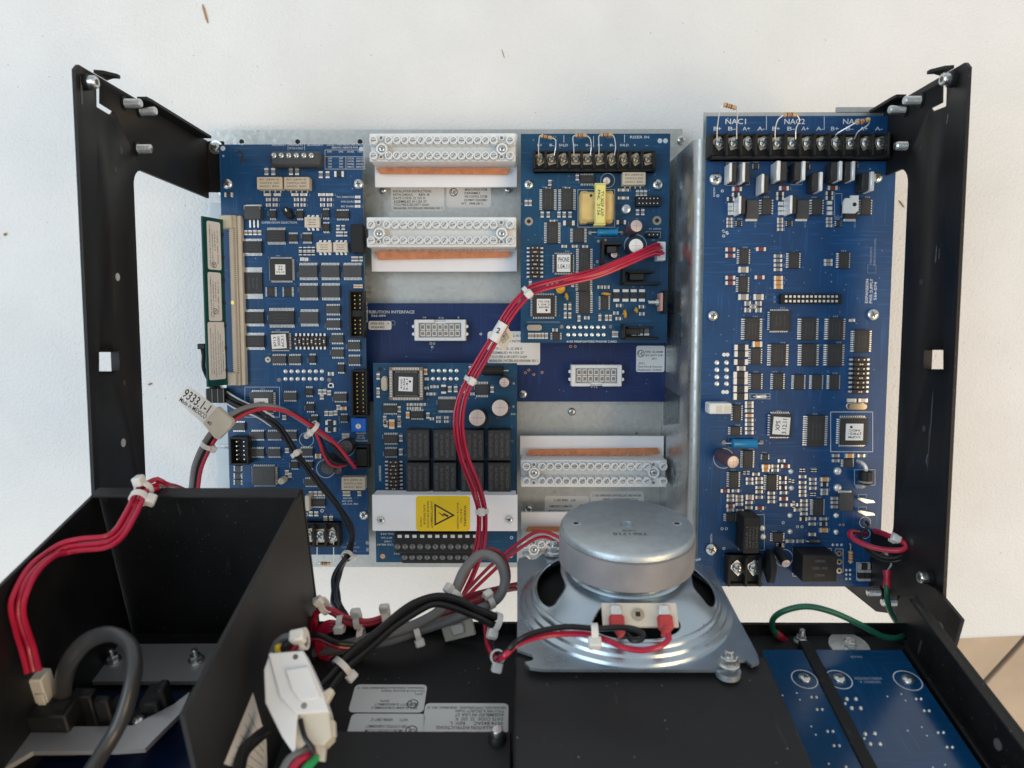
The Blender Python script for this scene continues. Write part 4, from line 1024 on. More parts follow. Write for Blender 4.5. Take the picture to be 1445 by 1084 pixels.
rb.pads([(x, y) for x in (347, 385, 423, 460, 498, 537, 573) for y in (460, 508)], 13); rb.pads([(305, 457), (618, 457)], 13, 'grey_smd', .3)
rb.text('4100 FIREFIGHTERS PHONE CARD', 496, 552, 13, width=322)
def fin_sink(x0, y0, x1, y1, dx):
    a, c = rb.at(x0, y0, 10), rb.at(x1, y1, 10); W, H = c.x - a.x, a.y - c.y; b = MB()
    b.box((0, -H / 2 + .8, 5.5), (W, 1.5, 11), 'black_plastic', ch=.3); b.box((-W / 2 + .8, 0, 5.5), (1.5, H, 11), 'black_plastic', ch=.3); b.box((0, H * .25, 5), (W * .7, 1.2, 9), 'black_plastic', ch=.3)
    b.box((dx, 0, 2.5), (9, H * .4, 4.5), 'chip_black', ch=.3)
    b.build('heat_sink', rb.g, ((a.x + c.x) / 2, (a.y + c.y) / 2, 0))
fin_sink(693, 80, 935, 190, -2); fin_sink(696, 438, 925, 540, -4)
rb.many([(765, 485), (805, 485), (845, 485)], 30, 56, 'grey_smd', 1.4)
p = rb.at(905, 300, 7); b = MB(); b.box((3.0, 0, 5.5), (1.6, 11, 11), 'pink_pad', ch=.3); b.box((5.0, 0, 6), (1.5, 14, 12), 'black_plastic', ch=.3); b.lathe((2, 0, 6), [(2.4, 0), (2.4, 2), (1.5, 2.2), (1.5, 6.5)], 'screw_zinc', 12, (-1, 0, 0)); b.build('regulator', rb.g, (p.x, p.y, 0))
rb.via_field(60, -rb.w * .47, -rb.h * .47, rb.w * .47, rb.h * .47); rb.finish()
# ================================================================== relay card, lower left of the middle
lb = Board('circuit_board', 'blue relay card with eight black relays and a white guard strip', 'circuit board', 27, (526.5, 512.5, 729.5, 794), 'pcb_teal')
lb.map(510, 400, .18450)
p = lb.at(341, 768, 5); W_ = lb.mm(341, 768, 258, 5); H_ = lb.mv(341, 768, 255, 5)
b = MB(); t = 2.4
for q in ((-W_ / 2 + t / 2, 0, t, H_), (W_ / 2 - t / 2, 0, t, H_)): b.box((q[0], q[1], 2.5), (q[2], q[3], 5), 'tan_socket', ch=.3)
for q in ((0, -H_ / 2 + t / 2, W_ - 2 * t, t), (0, H_ / 2 - t / 2, W_ - 2 * t, t)): b.box((q[0], q[1], 2.5), (q[2], q[3], 4.98), 'tan_socket', ch=.3)
b.box((0, 0, 1.5), (W_ - 1, H_ - 1, 2.4), 'hollow')
so = b.build('chip_socket', lb.g, (p.x, p.y, 0)); c = MB()
for i in range(17):
    u = (i - 8) * W_ * .047
    for sg in (-1, 1): c.box((u, sg * (H_ / 2 - 1.0), 5.0), (.45, 1.5, .3), 'tin'); c.box((sg * (W_ / 2 - 1.0), u, 5.0), (1.5, .45, .3), 'tin')
c.build('contacts', so)
lb.chip(343, 768, 205, 200, '4', 16, 5.0, label=['4100', '0-304', '3.4.1', '@'], lw=.52, lh=.54, lr=-.04, trz=math.pi / 2)
lb.crystal(173, 768, 48, 112); lb.ring(143, 657, 15, 'hollow', .8); lb.pads([(x, y) for x in (548, 592, 637, 683, 728) for y in (668, 730)], 16)
lb.smd(493, 675, 24, 46, 'orange_smd', 1.6); lb.smd(500, 730, 30, 20, 'cream')
p = lb.at(1005, 668, 4); W_ = lb.mm(1005, 672, 165); MB().lathe((-W_ / 2, 0, 3.2), [(2.6, 0), (3.1, .6), (3.1, W_ - .6), (2.6, W_)], 'black_plastic', 16, (1, 0, 0)).lathe((W_ / 2, 0, 3.2), [(.5, 0), (.5, 3)], 'tin', 8, (1, 0, 0)).build('diode', lb.g, (p.x, p.y, 0))
lb.ecap(1092, 758, 42, 9, (-.02, -.05), 'cap_sleeve', 'cap_top'); lb.ecap(1060, 952, 72, 15, (-.05, .12), 'cap_black', 'cap_top'); lb.ecap(885, 1028, 72, 15, (-.03, .12), 'cap_black', 'cap_top')
lb.chip(922, 812, 98, 118, 'tb', 8); lb.chip(655, 928, 138, 122, 'tb', 14, m='chip_black'); lb.chip(220, 962, 110, 84, 'tb', 8); lb.chip(427, 1004, 102, 78, 'tb', 7)
lb.many([(130, 712), (130, 820), (290, 962), (510, 1010), (180, 1035), (180, 1065), (290, 1035), (1000, 812), (130, 850)], 24, 46, 'grey_smd')
lb.many([(500, 800), (545, 790), (575, 790), (515, 845), (550, 845), (850, 845), (590, 1025), (650, 1025), (590, 1055), (650, 1055), (540, 1035), (365, 925), (400, 925), (440, 925), (475, 925), (365, 955), (405, 955), (440, 955)], 32, 20, 'tan_smd')
for x, w, h, m in ((630, 34, 68, 'chip_black'), (677, 26, 46, 'grey_smd'), (722, 26, 46, 'grey_smd'), (782, 38, 60, 'grey_smd')): lb.smd(x, 808, w, h, m, 1.2)
lb.smd(357, 1005, 26, 50, 'orange_smd', 1.6); lb.smd(838, 655, 30, 46, 'grey_smd', 1.4)
lb.dots([(1165, 765), (1163, 942), (1150, 1000), (1170, 1000)], 8)
lb.map(510, 590, .20287)
for x in (392, 579, 771, 959):
    for y, h in ((190, 212), (418, 212)): lb.relay(x, y, 160, h, 10, 'chip_black', 4, False, vertical=True, tm='print_grey')
lb.chip(205, 145, 98, 82, 'tb', 8); lb.chip(205, 240, 88, 72, 'tb', 8); lb.jumper_block(162, 295, 282, 508, 8); lb.smd(214, 40, 36, 64, 'orange_smd', 1.8)
lb.many([(172, 40), (265, 40), (275, 140), (275, 235)], 24, 46, 'grey_smd')
for i, x in enumerate((252, 303, 355, 408, 462, 514, 567, 621, 672, 723, 777)): pass
def screw_row(x0, y0, x1, y1, ht, xs, yc, up):
    a, c = lb.at(x0, y0, ht), lb.at(x1, y1, ht * .6); W, H = c.x - a.x, a.y - c.y
    o = MB().box((0, 0, ht / 2), (W, H, ht), 'black_plastic', ch=.8).build('terminal_block', lb.g, ((a.x + c.x) / 2, (a.y + c.y) / 2, 0))
    for x in xs:
        p = lb.at(x, yc, ht)
        link('terminal_screw', screw_mesh(2.0, False, 'screw_dark', True), o, (p.x - (a.x + c.x) / 2, p.y - (a.y + c.y) / 2, ht - .6), random.random() * 2)
    if up:
        b = MB()
        for x in up:
            p = lb.at(x, yc - 70, ht + .1); b.box((p.x - (a.x + c.x) / 2, p.y - (a.y + c.y) / 2, ht - 1.5), (3.0, 2.4, 3.2), 'tin', ch=.3)
        b.build('wire_clamps', o)
XT = [252, 303, 355, 408, 462, 514, 567, 621, 672, 723, 777]
screw_row(230, 795, 806, 930, 11, XT, 893, [x + 14 for x in XT]); screw_row(276, 934, 830, 1004, 7, [x + 49 for x in XT], 967, None)
lb.pads([(148, 962)], 18, 'coil_pink', .04); lb.dots([(1045, 832), (1040, 962)], 12)
for t, x, y in (('CKD RELAY', 165, 880), ('CARD', 185, 858), ('8PT/3A', 175, 832), ('566-053', 180, 806), ('TB1', 245, 942)): lb.text(t, x, y, 12, math.pi, width=13 * len(t))
lb.text('P3', 1050, 160, 10, width=20, m='silk_dim'); lb.text('ADDRESS', 130, 385, 14, math.pi / 2, width=110)
lb.via_field(60, -lb.w * .47, -lb.h * .1, lb.w * .47, lb.h * .47); lb.finish()
# white guard over the relay terminals
gz = 27 + 18
gf = Frame(P(627, 724, gz))
guard = thing('terminal_guard', 'white metal guard strip with yellow shock warning label across the relay card', 'guard', gf)
def z7(x, y): return 510 + x * .20287, 590 + y * .20287
a, c = gf.at(*z7(72, 532)), gf.at(*z7(1086, 788))
W_, H_, cx_, cy_ = c.x - a.x, a.y - c.y, (a.x + c.x) / 2, (a.y + c.y) / 2
b = MB(); b.box((cx_, cy_, -.6), (W_, H_, 1.2), 'white_panel', ch=.5); b.box((cx_, cy_ + H_ / 2 - .6, -6), (W_ - 2, 1.2, 11), 'white_panel'); b.build('strip', guard)
for x, y in ((137, 710), (1028, 705)): put_screw(gf, guard, *z7(x, y), 5.6, .02, rz=.5)
a, c = gf.at(*z7(378, 541)), gf.at(*z7(756, 787)); w_, h_ = c.x - a.x, a.y - c.y
b = MB(); r = 2; pts = []
for sx_, sy_, a0 in ((1, 1, 0), (-1, 1, 90), (-1, -1, 180), (1, -1, 270)):
    for kk in range(4): t = math.radians(a0 + 30 * kk); pts.append((sx_ * (w_ / 2 - r) + r * math.cos(t), sy_ * (h_ / 2 - r) + r * math.sin(t)))
b.prism(pts, .1, 'sticker_yellow')
k = w_ / 378
def yl(x, y): return V(((x - 567) * k, (664 - y) * k, .13))
tri = [yl(507, 592), yl(507, 752), yl(652, 676)]; cen = (tri[0] + tri[1] + tri[2]) / 3
inn = [cen + (q - cen) * .76 for q in tri]
b.add(tri + inn, [(0, 1, 4, 3), (1, 2, 5, 4), (2, 0, 3, 5)], 'ink')
b.add([yl(*q) for q in ((532, 652), (538, 662), (573, 683), (566, 660), (606, 682), (586, 684), (583, 692), (560, 676), (567, 692))][:0] + [yl(533, 655), yl(573, 690), yl(570, 675), yl(600, 690), yl(608, 678), yl(566, 658), yl(570, 674), yl(536, 654)], [tuple(range(8))], 'ink')
for t, x, w, h in (('WARNING', 720, 150, 17), ('ELECTRIC', 694, 100, 12), ('SHOCK HAZARD', 670, 190, 12)): b.text(t, yl(x, 680), h * k, 'ink', -math.pi / 2, width=w * k)
for t, x, w, h in (('AVERTISSEMENT', 488, 190, 14), ('RISQUE DE CHOC', 462, 190, 12), ('ELECTRIQUE', 437, 140, 12), ('73075', 412, 70, 10)): b.text(t, yl(x, 672 if w > 100 else 725), h * k, 'ink', -math.pi / 2, width=w * k)
b.build('warning_label', guard, ((a.x + c.x) / 2, (a.y + c.y) / 2, .02))['label'] = 'yellow electric shock warning label'
# ================================================================== raised power supply board on the right and its metal carrier
ZX = 76.0
xp = Board('circuit_board', 'tall blue power supply board at the right marked NAC1 NAC2 NAC3', 'circuit board', ZX, (997, 164, 1240, 828))
L0 = xp.f.at(997, 164); X0w = xp.f.O.x + xp.cx - xp.w / 2; yTop = xp.f.O.y + xp.h / 2; yBot = xp.f.O.y - xp.h / 2
car = thing('board_carrier', 'bright galvanized steel channel with vent slots holding up the right board', 'metal bracket', loc=(X0w, 0, 0))
ztop = ZX - 5
xw = P(938.5, 500, 9).x - X0w                   # foot of the wall
xr_ = P(979, 500, ztop).x - X0w
yc_, yb_ = P(960, 187, 0).y, yBot + 4
b = MB(); r = 4.0
prof = [(xw, 0.3), (xr_ - r, ztop - r * 1.2)]
prof = [(xw, 0.3), (xw + (xr_ - 2 - xw) * .96, ztop - 4)] + [(xr_ + r * .7 - r * math.cos(math.radians(t)) * 1.0, ztop - 4 + 4 * math.sin(math.radians(t))) for t in (25, 50, 75, 90)] + [(xp.w - 1, ztop)]
yWall = P(984, 196, ztop).y
yA = yTop + P(1100, 155, ZX).y - P(1100, 164, ZX).y
vs = []; n = len(prof)
for k, (x, z) in enumerate(prof):
    f = min(1.0, z / ztop)
    vs.append(V((x, yc_ + (yA - yc_) * 0 + (0 if f < .5 else 0), z)))
for k, (x, z) in enumerate(prof): vs.append(V((x, yb_, z)))
for i, (x, z) in enumerate(prof):               # the top end of the wall is cut at an angle
    f = max(0.0, min(1.0, (z - 10) / (ztop - 14)))
    vs[i].y = P(950, 240, 10).y * (1 - f) + yA * f
for i in range(n): vs[i].y = yWall if i < n - 1 else yWall
fs = [(i, i + 1, n + i + 1, n + i) for i in range(n - 1)]
b.add(vs, fs[:2], 'galv_wall'); b.add(vs, fs[2:], 'galvanized')
# sheet thickness inside
vs2 = [q + V((1.4, 0, -1.4)) for q in vs]; b.add(vs2, [tuple(reversed(f)) for f in fs], 'galvanized')
wall = b.build('channel', car)
bf = MB(); bf.box(((xr_ + 3 + xp.w) / 2, (yA + yWall) / 2, ztop - .7), (xp.w - xr_ - 3, yA - yWall, 1.4), 'galvanized'); bf.build('end_flange', car)
bb = MB()
x_a, x_b = P(1186, 155, ZX).x - X0w, P(1243, 155, ZX).x - X0w
bb.box(((x_a + x_b) / 2, yA + 1.2, ztop - .8), (x_b - x_a, 3, 1.6), 'galvanized'); bb.build('lip', car)
# vent slots stamped through the wall (dark slits)
def on_wall(t, y, off): 
    x = xw + (xr_ - 2 - xw) * .96 * t; z = .3 + (ztop - 4.3) * t
    nrm = V((-(ztop - 4.3), 0, (xr_ - 2 - xw) * .96)).normalized(); return V((x, y, z)) + nrm * off
vent_me = {}
for (py0, py1) in ((432, 492), (545, 600)):
    for i in range(12):
        t = .10 + .60 * i / 11
        z = .3 + (ztop - 4.3) * t
        a_, c_ = P(955, py0 + i * 1.2, z).y, P(955, py1 - i * .2, z).y
        q = on_wall(t, (a_ + c_) / 2, .05); s_ = MB()
        dirv = (on_wall(t + .028, 0, 0) - on_wall(t, 0, 0)) * .5
        h_ = (a_ - c_) / 2
        s_.add([-dirv + V((0, -h_, 0)), dirv + V((0, -h_, 0)), dirv + V((0, h_, 0)), -dirv + V((0, h_, 0))], [(0, 1, 2, 3)], 'hollow')
        s_.add([dirv * 1.1 + V((-.3, -h_, 0)), dirv * 1.9 + V((-.3, -h_, 0)), dirv * 1.9 + V((-.3, h_, 0)), dirv * 1.1 + V((-.3, h_, 0))], [(0, 1, 2, 3)], 'zinc')
        s_.build('vent_slot', car, q)
for py in (300, 610): put = None
# ---- components
xp.map(970, 130, .20761)
XN = [222, 320, 420, 520, 620, 722, 820, 920, 1020, 1120, 1218, 1320]
xp.barrier(150, 1392, 268, 465, XN, 342, 11, 'screw_zinc', plate='brass', r=33)
for t, x in (('NAC1', 332), ('NAC2', 728), ('NAC3', 1128)): xp.text(t, x, 202, 36, width=140)
for i, x in enumerate(XN): xp.text(('B+', 'B-', 'A+', 'A-')[i % 4], x - 18, 250, 26, width=52)
xp.lines([(537, 165, 537, 258), (930, 165, 930, 258)], 4)
hung_resistor(xp, [(200, 320, 9), (205, 230, 11), (222, 120, 15), (244, 84, 16), (334, 110, 16), (340, 160, 14), (335, 240, 11), (335, 320, 9)], 3, 4)
hung_resistor(xp, [(595, 320, 9), (598, 250, 11), (615, 190, 13), (652, 156, 14), (744, 155, 14), (762, 195, 13), (738, 250, 11), (735, 320, 9)], 3, 4)
hung_resistor(xp, [(1000, 320, 9), (1015, 285, 12), (1080, 245, 15), (1142, 210, 17), (1242, 186, 17), (1225, 225, 15), (1160, 270, 12), (1135, 320, 9)], 3, 4)
for x, y, w, h, t in ((298, 555, 58, 130, -1), (387, 555, 60, 135, -1), (515, 630, 58, 130, -1), (628, 545, 82, 135, -1), (750, 545, 70, 130, 1), (868, 617, 66, 130, 1), (998, 545, 70, 130, 1), (1088, 545, 62, 130, 1), (1210, 615, 74, 130, 1), (360, 775, 55, 122, -1), (705, 772, 55, 125, -1)): xp.transistor(x, y, w, h, t, 8, 'tin_bright')
p = xp.at(1110, 765, 4); k = xp.mm(1110, 765, 1, 4); b = MB()
b.prism([(-52 * k, -58 * k), (-52 * k, 18 * k), (-40 * k, 42 * k), (-5 * k, 42 * k), (-5 * k, 60 * k), (50 * k, 60 * k), (52 * k, -40 * k), (30 * k, -60 * k)], 1.4, 'tin_bright', (0, 0, 3)); b.cyl((24 * k, 0, 4.42), 14 * k, .05, 'hollow', 12); b.box((-20 * k, -30 * k, 1.5), (60 * k, 50 * k, 3), 'chip_black'); b.build('transistor', xp.g, (p.x, p.y, 0))
xp.screw(192, 592, 45, 0, False); xp.screw(1290, 580, 38)
for x in (445, 787, 1118): xp.dpak(x, 795, 84, 155, 'bottom', 3.0, m='chip_black' if x == 1118 else 'chip_grey')
for x in (537, 880, 1210): xp.chip(x, 780, 98, 110, 'lr', 6)
xp.many([(332, 662), (650, 657), (980, 655)], 66, 26, 'red_smd', 1.4); xp.many([(325, 700), (625, 695), (625, 725), (960, 690), (960, 722), (290, 730)], 50, 24, 'chip_black', 1.2)
xp.many([(290, 768), (290, 825), (630, 760), (630, 825), (962, 755), (962, 825), (290, 795), (630, 795), (962, 792)], 34, 24, 'cream', 1.0)
xp.many([(283, 865), (283, 888), (283, 912), (627, 865), (627, 885), (627, 910), (627, 935), (960, 862), (960, 885), (960, 910)], 40, 18, 'grey_smd')
for x in (350, 692, 1025): xp.chip(x, 893, 44, 40, 'lr', 3, 1.2)
for x, y in ((465, 505), (812, 505), (1140, 500)): xp.chip(x, y, 46, 36, 'lr', 3, 1.2)
xp.rect(265, 480, 330, 635, 2); xp.rect(355, 480, 422, 630, 2); xp.rect(700, 510, 780, 630, 2); xp.rect(1000, 690, 1050, 850, 2)
xp.dots([(237, 672), (207, 705), (245, 945), (268, 955)], 10)
for x in (462, 800, 1138): xp.text('Q12', x, 900, 12, math.pi / 2, width=46, m='silk_dim')
xp.text('EARTH', 183, 680, 12, math.pi / 2, width=60)
xp.map(980, 320, .20290)
xp.dots([(203, 33), (228, 46), (203, 65)], 10)
for x, y, w, h in ((343, 208, 92, 108), (337, 402, 92, 112), (690, 234, 100, 112), (1037, 234, 98, 112)): xp.chip(x, y, w, h, 'lr', 7, 2)
xp.many([(245, 160), (245, 203), (458, 158), (245, 355), (245, 393), (448, 353)], 68, 24, 'red_smd', 1.2)
xp.many([(335, 300), (335, 490), (440, 490)], 70, 38, 'tan_smd', 1.4); xp.many([(577, 358), (577, 390), (577, 420)], 62, 26, 'orange_smd', 1.6)
xp.many([(577, 205), (577, 236), (577, 268), (577, 299), (927, 237), (927, 262)], 58, 20, 'grey_smd'); xp.many([(365, 535), (440, 535), (365, 580), (440, 580), (402, 556)], 44, 30, 'grey_smd', 1.2)
xp.header(600, 468, 1022, 536, 13, 2, 3, wall=False, pin='tin', pw_=1.25); xp.dots([(557, 492), (557, 520)], 9, 'silk_dim')
xp.screw(130, 620, 38); xp.screw(1242, 612, 42)
for x, y in ((400, 712), (793, 712), (980, 712), (583, 893), (795, 893), (973, 893), (1162, 797)): xp.chip(x, y, 146, 155, 'lr', 10, 2.2)
xp.chip(592, 655, 155, 160, '4', 9, 3.4); xp.chip(425, 900, 96, 112, 'lr', 7); xp.smd(430, 817, 66, 36, 'orange_smd', 1.8)
xp.pads([(155, 945), (222, 945), (155, 995), (222, 995), (155, 1045), (222, 1045), (155, 1092), (222, 1092)], 18); xp.pads([(206, 890), (230, 890)], 14, 'sticker_white', .1)
xp.many([(320, 840), (320, 885), (318, 940)], 96, 36, 'chip_black', 1.6); xp.smd(320, 985, 60, 30, 'tan_smd', 1.4)
xp.jumper_block(1088, 910, 1226, 1165, 8); xp.many([(1080, 652), (1104, 652)], 18, 18, 'tin')
xp.text('EXPANSION', 1200, 448, 20, math.pi / 2, width=165); xp.text('PWR SUPPLY', 1230, 448, 20, math.pi / 2, width=170); xp.text('566-074', 1259, 448, 20, math.pi / 2, width=125)
xp.text('0566-074 REV H', 1228, 200, 14, math.pi / 2, width=110, m='silk_dim'); xp.text('1000012022141C1U2TU', 1255, 180, 14, math.pi / 2, width=190, m='silk_dim')
xp.rect(1205, 265, 1262, 322, 2, 'silk_dim')
xp.map(980, 520, .19377)
for x, y, w, h, n in ((447, 95, 102, 120, 8), (608, 95, 102, 120, 8), (760, 100, 102, 108, 7), (890, 100, 102, 108, 7), (1015, 100, 98, 108, 7)): xp.chip(x, y, w, h, 'lr', n)
xp.many([(330, 45), (330, 92), (330, 148), (330, 203)], 104, 42, 'chip_black', 1.6); xp.pads([(210, 172), (236, 172)], 15, 'sticker_white', .1)
p = xp.at(190, 293, 9); k = xp.mm(190, 293, 1, 9); b = MB(); b.box((0, 0, 4.5), (165 * k, 80 * k, 9), 'white_plastic', ch=.6)
for q in (-10, 48): b.box((q * k, -4 * k, 9.02), (46 * k, 52 * k, .06), 'off_white')
b.box((-78 * k, 0, 6), (16 * k, 24 * k, 4), 'white_plastic'); b.build('connector', xp.g, (p.x, p.y, 0))
xp.chip(310, 325, 84, 118, 'lr', 7); xp.chip(297, 455, 98, 62, 'lr', 4); xp.many([(395, y) for y in (250, 275, 307, 375, 405, 437, 467)], 62, 22, 'grey_smd', 1.0); xp.smd(395, 342, 60, 22, 'orange_smd', 1.2)
xp.axial(215, 540, 488, 540, .16, .84, 36, 'blue_resistor'); xp.pads([(215, 540), (488, 540)], 17, 'tan_smd', .2); xp.rect(250, 500, 460, 578, 2, 'silk_dim')
xp.ecap(282, 682, 52, 15, (.22, -.10), 'cap_sleeve', 'cap_top'); xp.circle(212, 655, 75, 4)
xp.chip(388, 662, 100, 130, 'lr', 9); xp.chip(625, 415, 168, 190, '4', 9, 3.6, label=['XPS', '3.12.11'], lw=.72, lh=.66, lr=-.06, trz=math.pi / 2 if True else 0)
xp.chip(883, 455, 178, 225, 'lr', 14, 2.4); xp.crystal(1190, 278, 140, 48); xp.many([(1140, 232), (1222, 232)], 66, 26, 'cream', 1.0)
xp.chip(1155, 460, 225, 222, '4', 12, 3.6, label=['DGPM', 'J782-', 'A4DC', '@'], lw=.56, lh=.54, trz=math.pi); xp.rect(992, 317, 1298, 607, 4)
xp.dots([(1015, 335), (1013, 583)], 12, 'ink')
xp.axial(425, 203, 545, 203, .1, .75, 18, 'tin', name='jumper_link'); xp.rect(402, 185, 550, 222, 3)
# big diode at the right edge
p = xp.at(1258, 800, 7); k = xp.mm(1258, 800, 1, 7); b = MB(); b.lathe((0, 48 * k, 5), [(40 * k, 0), (46 * k, 4 * k), (46 * k, 92 * k), (40 * k, 98 * k)], 'black_plastic', 20, (0, -1, 0)); b.lathe((0, -22 * k, 5), [(47 * k, 0), (47 * k, 14 * k)], 'grey_smd', 20, (0, -1, 0))
b.tube(spline([(0, 48 * k, 5), (-4 * k, 80 * k, 5), (-20 * k, 105 * k, 3), (-36 * k, 112 * k, 0)], 5), 1.1, 'tin', 8); b.tube(spline([(-6 * k, -50 * k, 5), (-14 * k, -70 * k, 3.5), (-28 * k, -82 * k, 0)], 5), 1.4, 'tin', 8); b.build('diode', xp.g, (p.x, p.y, 0))
xp.rect(1165, 738, 1315, 850, 3)
xp.pads([(1040, 747), (1040, 868)], 30, 'tin', .8)
for x, y in ((515, 645),): xp.chip(x, y, 60, 44, 'lr', 3, 1.4)
xp.map(985, 640, .17993)
grey = [(450, 160), (475, 195), (475, 225), (475, 265), (475, 298), (400, 198), (400, 230), (250, 330), (250, 362), (320, 335), (320, 362), (320, 395), (475, 340), (395, 382), (395, 422), (570, 308), (570, 342), (570, 375), (660, 225), (665, 305), (665, 400), (650, 55), (600, 97), (600, 128), (815, 180), (815, 225), (815, 262), (815, 295), (815, 325), (825, 368), (825, 400), (825, 435), (825, 470), (895, 200), (895, 232), (895, 270), (985, 285), (985, 312), (890, 508), (890, 550), (890, 632), (978, 510), (1065, 350), (1065, 382), (1065, 415), (720, 685), (795, 685), (1075, 15), (1075, 55), (1275, 15), (250, 440), (325, 445), (290, 290), (750, 400), (775, 440)]
xp.many(grey, 58, 22, 'grey_smd', 1.0)
xp.many([(660, 190), (660, 265), (985, 240), (978, 550), (640, 715), (820, 510)], 58, 26, 'chip_black', 1.2)
xp.many([(525, 100), (985, 200), (978, 597), (1180, 15)], 66, 30, 'orange_smd', 1.6); xp.smd(525, 130, 56, 20, 'orange_smd', 1.2)
xp.many([(208, 290), (250, 408), (478, 425), (665, 352), (680, 97)], 68, 24, 'red_smd', 1.2); xp.smd(400, 340, 62, 36, 'tan_smd', 1.4)
xp.many([(800, 130), (825, 130), (890, 130), (915, 130), (745, 385), (745, 410), (715, 210), (740, 215), (885, 318), (910, 318), (360, 150), (390, 150)], 18, 22, 'chip_black', 1.0)
xp.pads([(718, 485), (720, 612), (1080, 485), (1080, 615), (725, 140), (730, 270)], 22, 'tin', .9)
for x, y, w, h, n in ((280, 205, 104, 125, 7), (575, 228, 112, 125, 7), (940, 422, 112, 130, 8), (255, 503, 102, 68, 4), (625, 658, 112, 72, 4), (1175, 76, 102, 66, 4)): xp.chip(x, y, w, h, 'lr', n)
xp.dpak(1165, 385, 108, 165, 'top', 3.4)
for y in (362, 460):
    p = xp.at(1312, y, 3); k = xp.mm(1312, y, 1, 3); b = MB(); b.prism([(-70 * k, 12 * k), (-50 * k, 18 * k), (60 * k, -4 * k), (72 * k, -22 * k), (0, -26 * k), (-60 * k, 2 * k)], 1.0, 'zinc', (0, 0, 3)); b.box((-40 * k, 5 * k, 1.5), (12 * k, 16 * k, 3), 'tin'); b.box((30 * k, -12 * k, 1.5), (12 * k, 16 * k, 3), 'tin'); b.build('blade_tab', xp.g, (p.x, p.y, 0)); xp.rect(1258, y - 40, 1322, y - 15, 2)
xp.dots([(188, 590), (222, 590), (668, 543), (780, 575), (815, 575), (203, 745)], 12); xp.dots([(1112, 560), (1140, 560)], 10, 'coil_pink')
xp.axial(850, 685, 945, 685, .1, .9, 20, 'dark_metal', name='diode'); xp.circle(1310, 540, 45, 4); xp.circle(1312, 630, 40, 4)
xp.map(980, 660, .22145)
p = xp.at(360, 425, 14)
o, W_, H_ = xp.block(366, 432, 105, 232, 15, 'black_plastic', 'relay'); b = MB()
for i, t in enumerate(('G5LE-1', '24VDC', '10A 250VAC', 'CHINA')): b.text(t, ((i - 1.5) * W_ * .2, -1, 15.04), W_ * .11, 'print_grey', math.pi / 2, width=H_ * .6)
b.build('print', o); xp.rect(278, 300, 445, 525, 3)
xp.screw(110, 522, 40)
xp.barrier(205, 432, 572, 742, [280, 385], 645, 9, 'screw_zinc', plate='screw_zinc', r=34)
b = MB(); p = xp.at(492, 640, 12); R_ = xp.mv(492, 640, 105, 12); b.lathe((-2.4, 0, R_ * .9), [(R_ * .6, 0), (R_, 1.2), (R_, 3.8), (R_ * .6, 5)], 'black_plastic', 24, (1, 0, .12)); b.build('varistor', xp.g, (p.x, p.y, 0))
xp.ecap(584, 612, 32, 12, (.05, -.35), 'yellow_cap' if False else 'cap_black', 'cap_top'); xp.circle(570, 575, 58, 4)
o, W_, H_ = xp.block(798, 642, 220, 172, 15, 'black_plastic', 'relay'); b = MB()
for i, t in enumerate(('OMRON', 'G5RL-14-E', 'CHINA')): b.text(t, (0, (1 - i) * H_ * .26, 15.04), H_ * .1, 'print_grey', 0, width=W_ * (.3 + .15 * (i % 2)))
b.build('print', o); xp.rect(627, 515, 872, 692, 4); xp.rect(897, 518, 947, 668, 3)
for y in (547, 600, 657): xp.ring(922, y, 19, 'brass', .45, 'test_point')
xp.axial(988, 485, 988, 605, .35, .95, 16, 'resistor_tan', bands=((.2, 'band_brown'), (.45, 'band_orange'), (.7, 'band_brown')))
xp.smd(1075, 625, 74, 36, 'chip_black', 1.6); xp.smd(1056, 682, 36, 70, 'chip_black', 1.6); xp.smd(1096, 682, 36, 70, 'chip_black', 1.6); xp.rect(1033, 605, 1122, 715, 3)
xp.pads([(x, y) for x in (968, 992) for y in (652, 680, 708)], 9); xp.pads([(882, 492), (910, 492), (938, 492)], 9, 'tin', .3)
xp.many([(600, 467), (670, 467), (545, 495)], 46, 20, 'grey_smd'); xp.smd(540, 490, 44, 22, 'chip_black', 1.2)
xp.pads([(432, 385), (436, 440)], 20, 'tin', .5)
xp.text('EARTH', 108, 450, 12, math.pi / 2, width=55)
xp.via_field(110, -xp.w * .46, -xp.h * .46, xp.w * .46, xp.h * .40)
xp.finish()
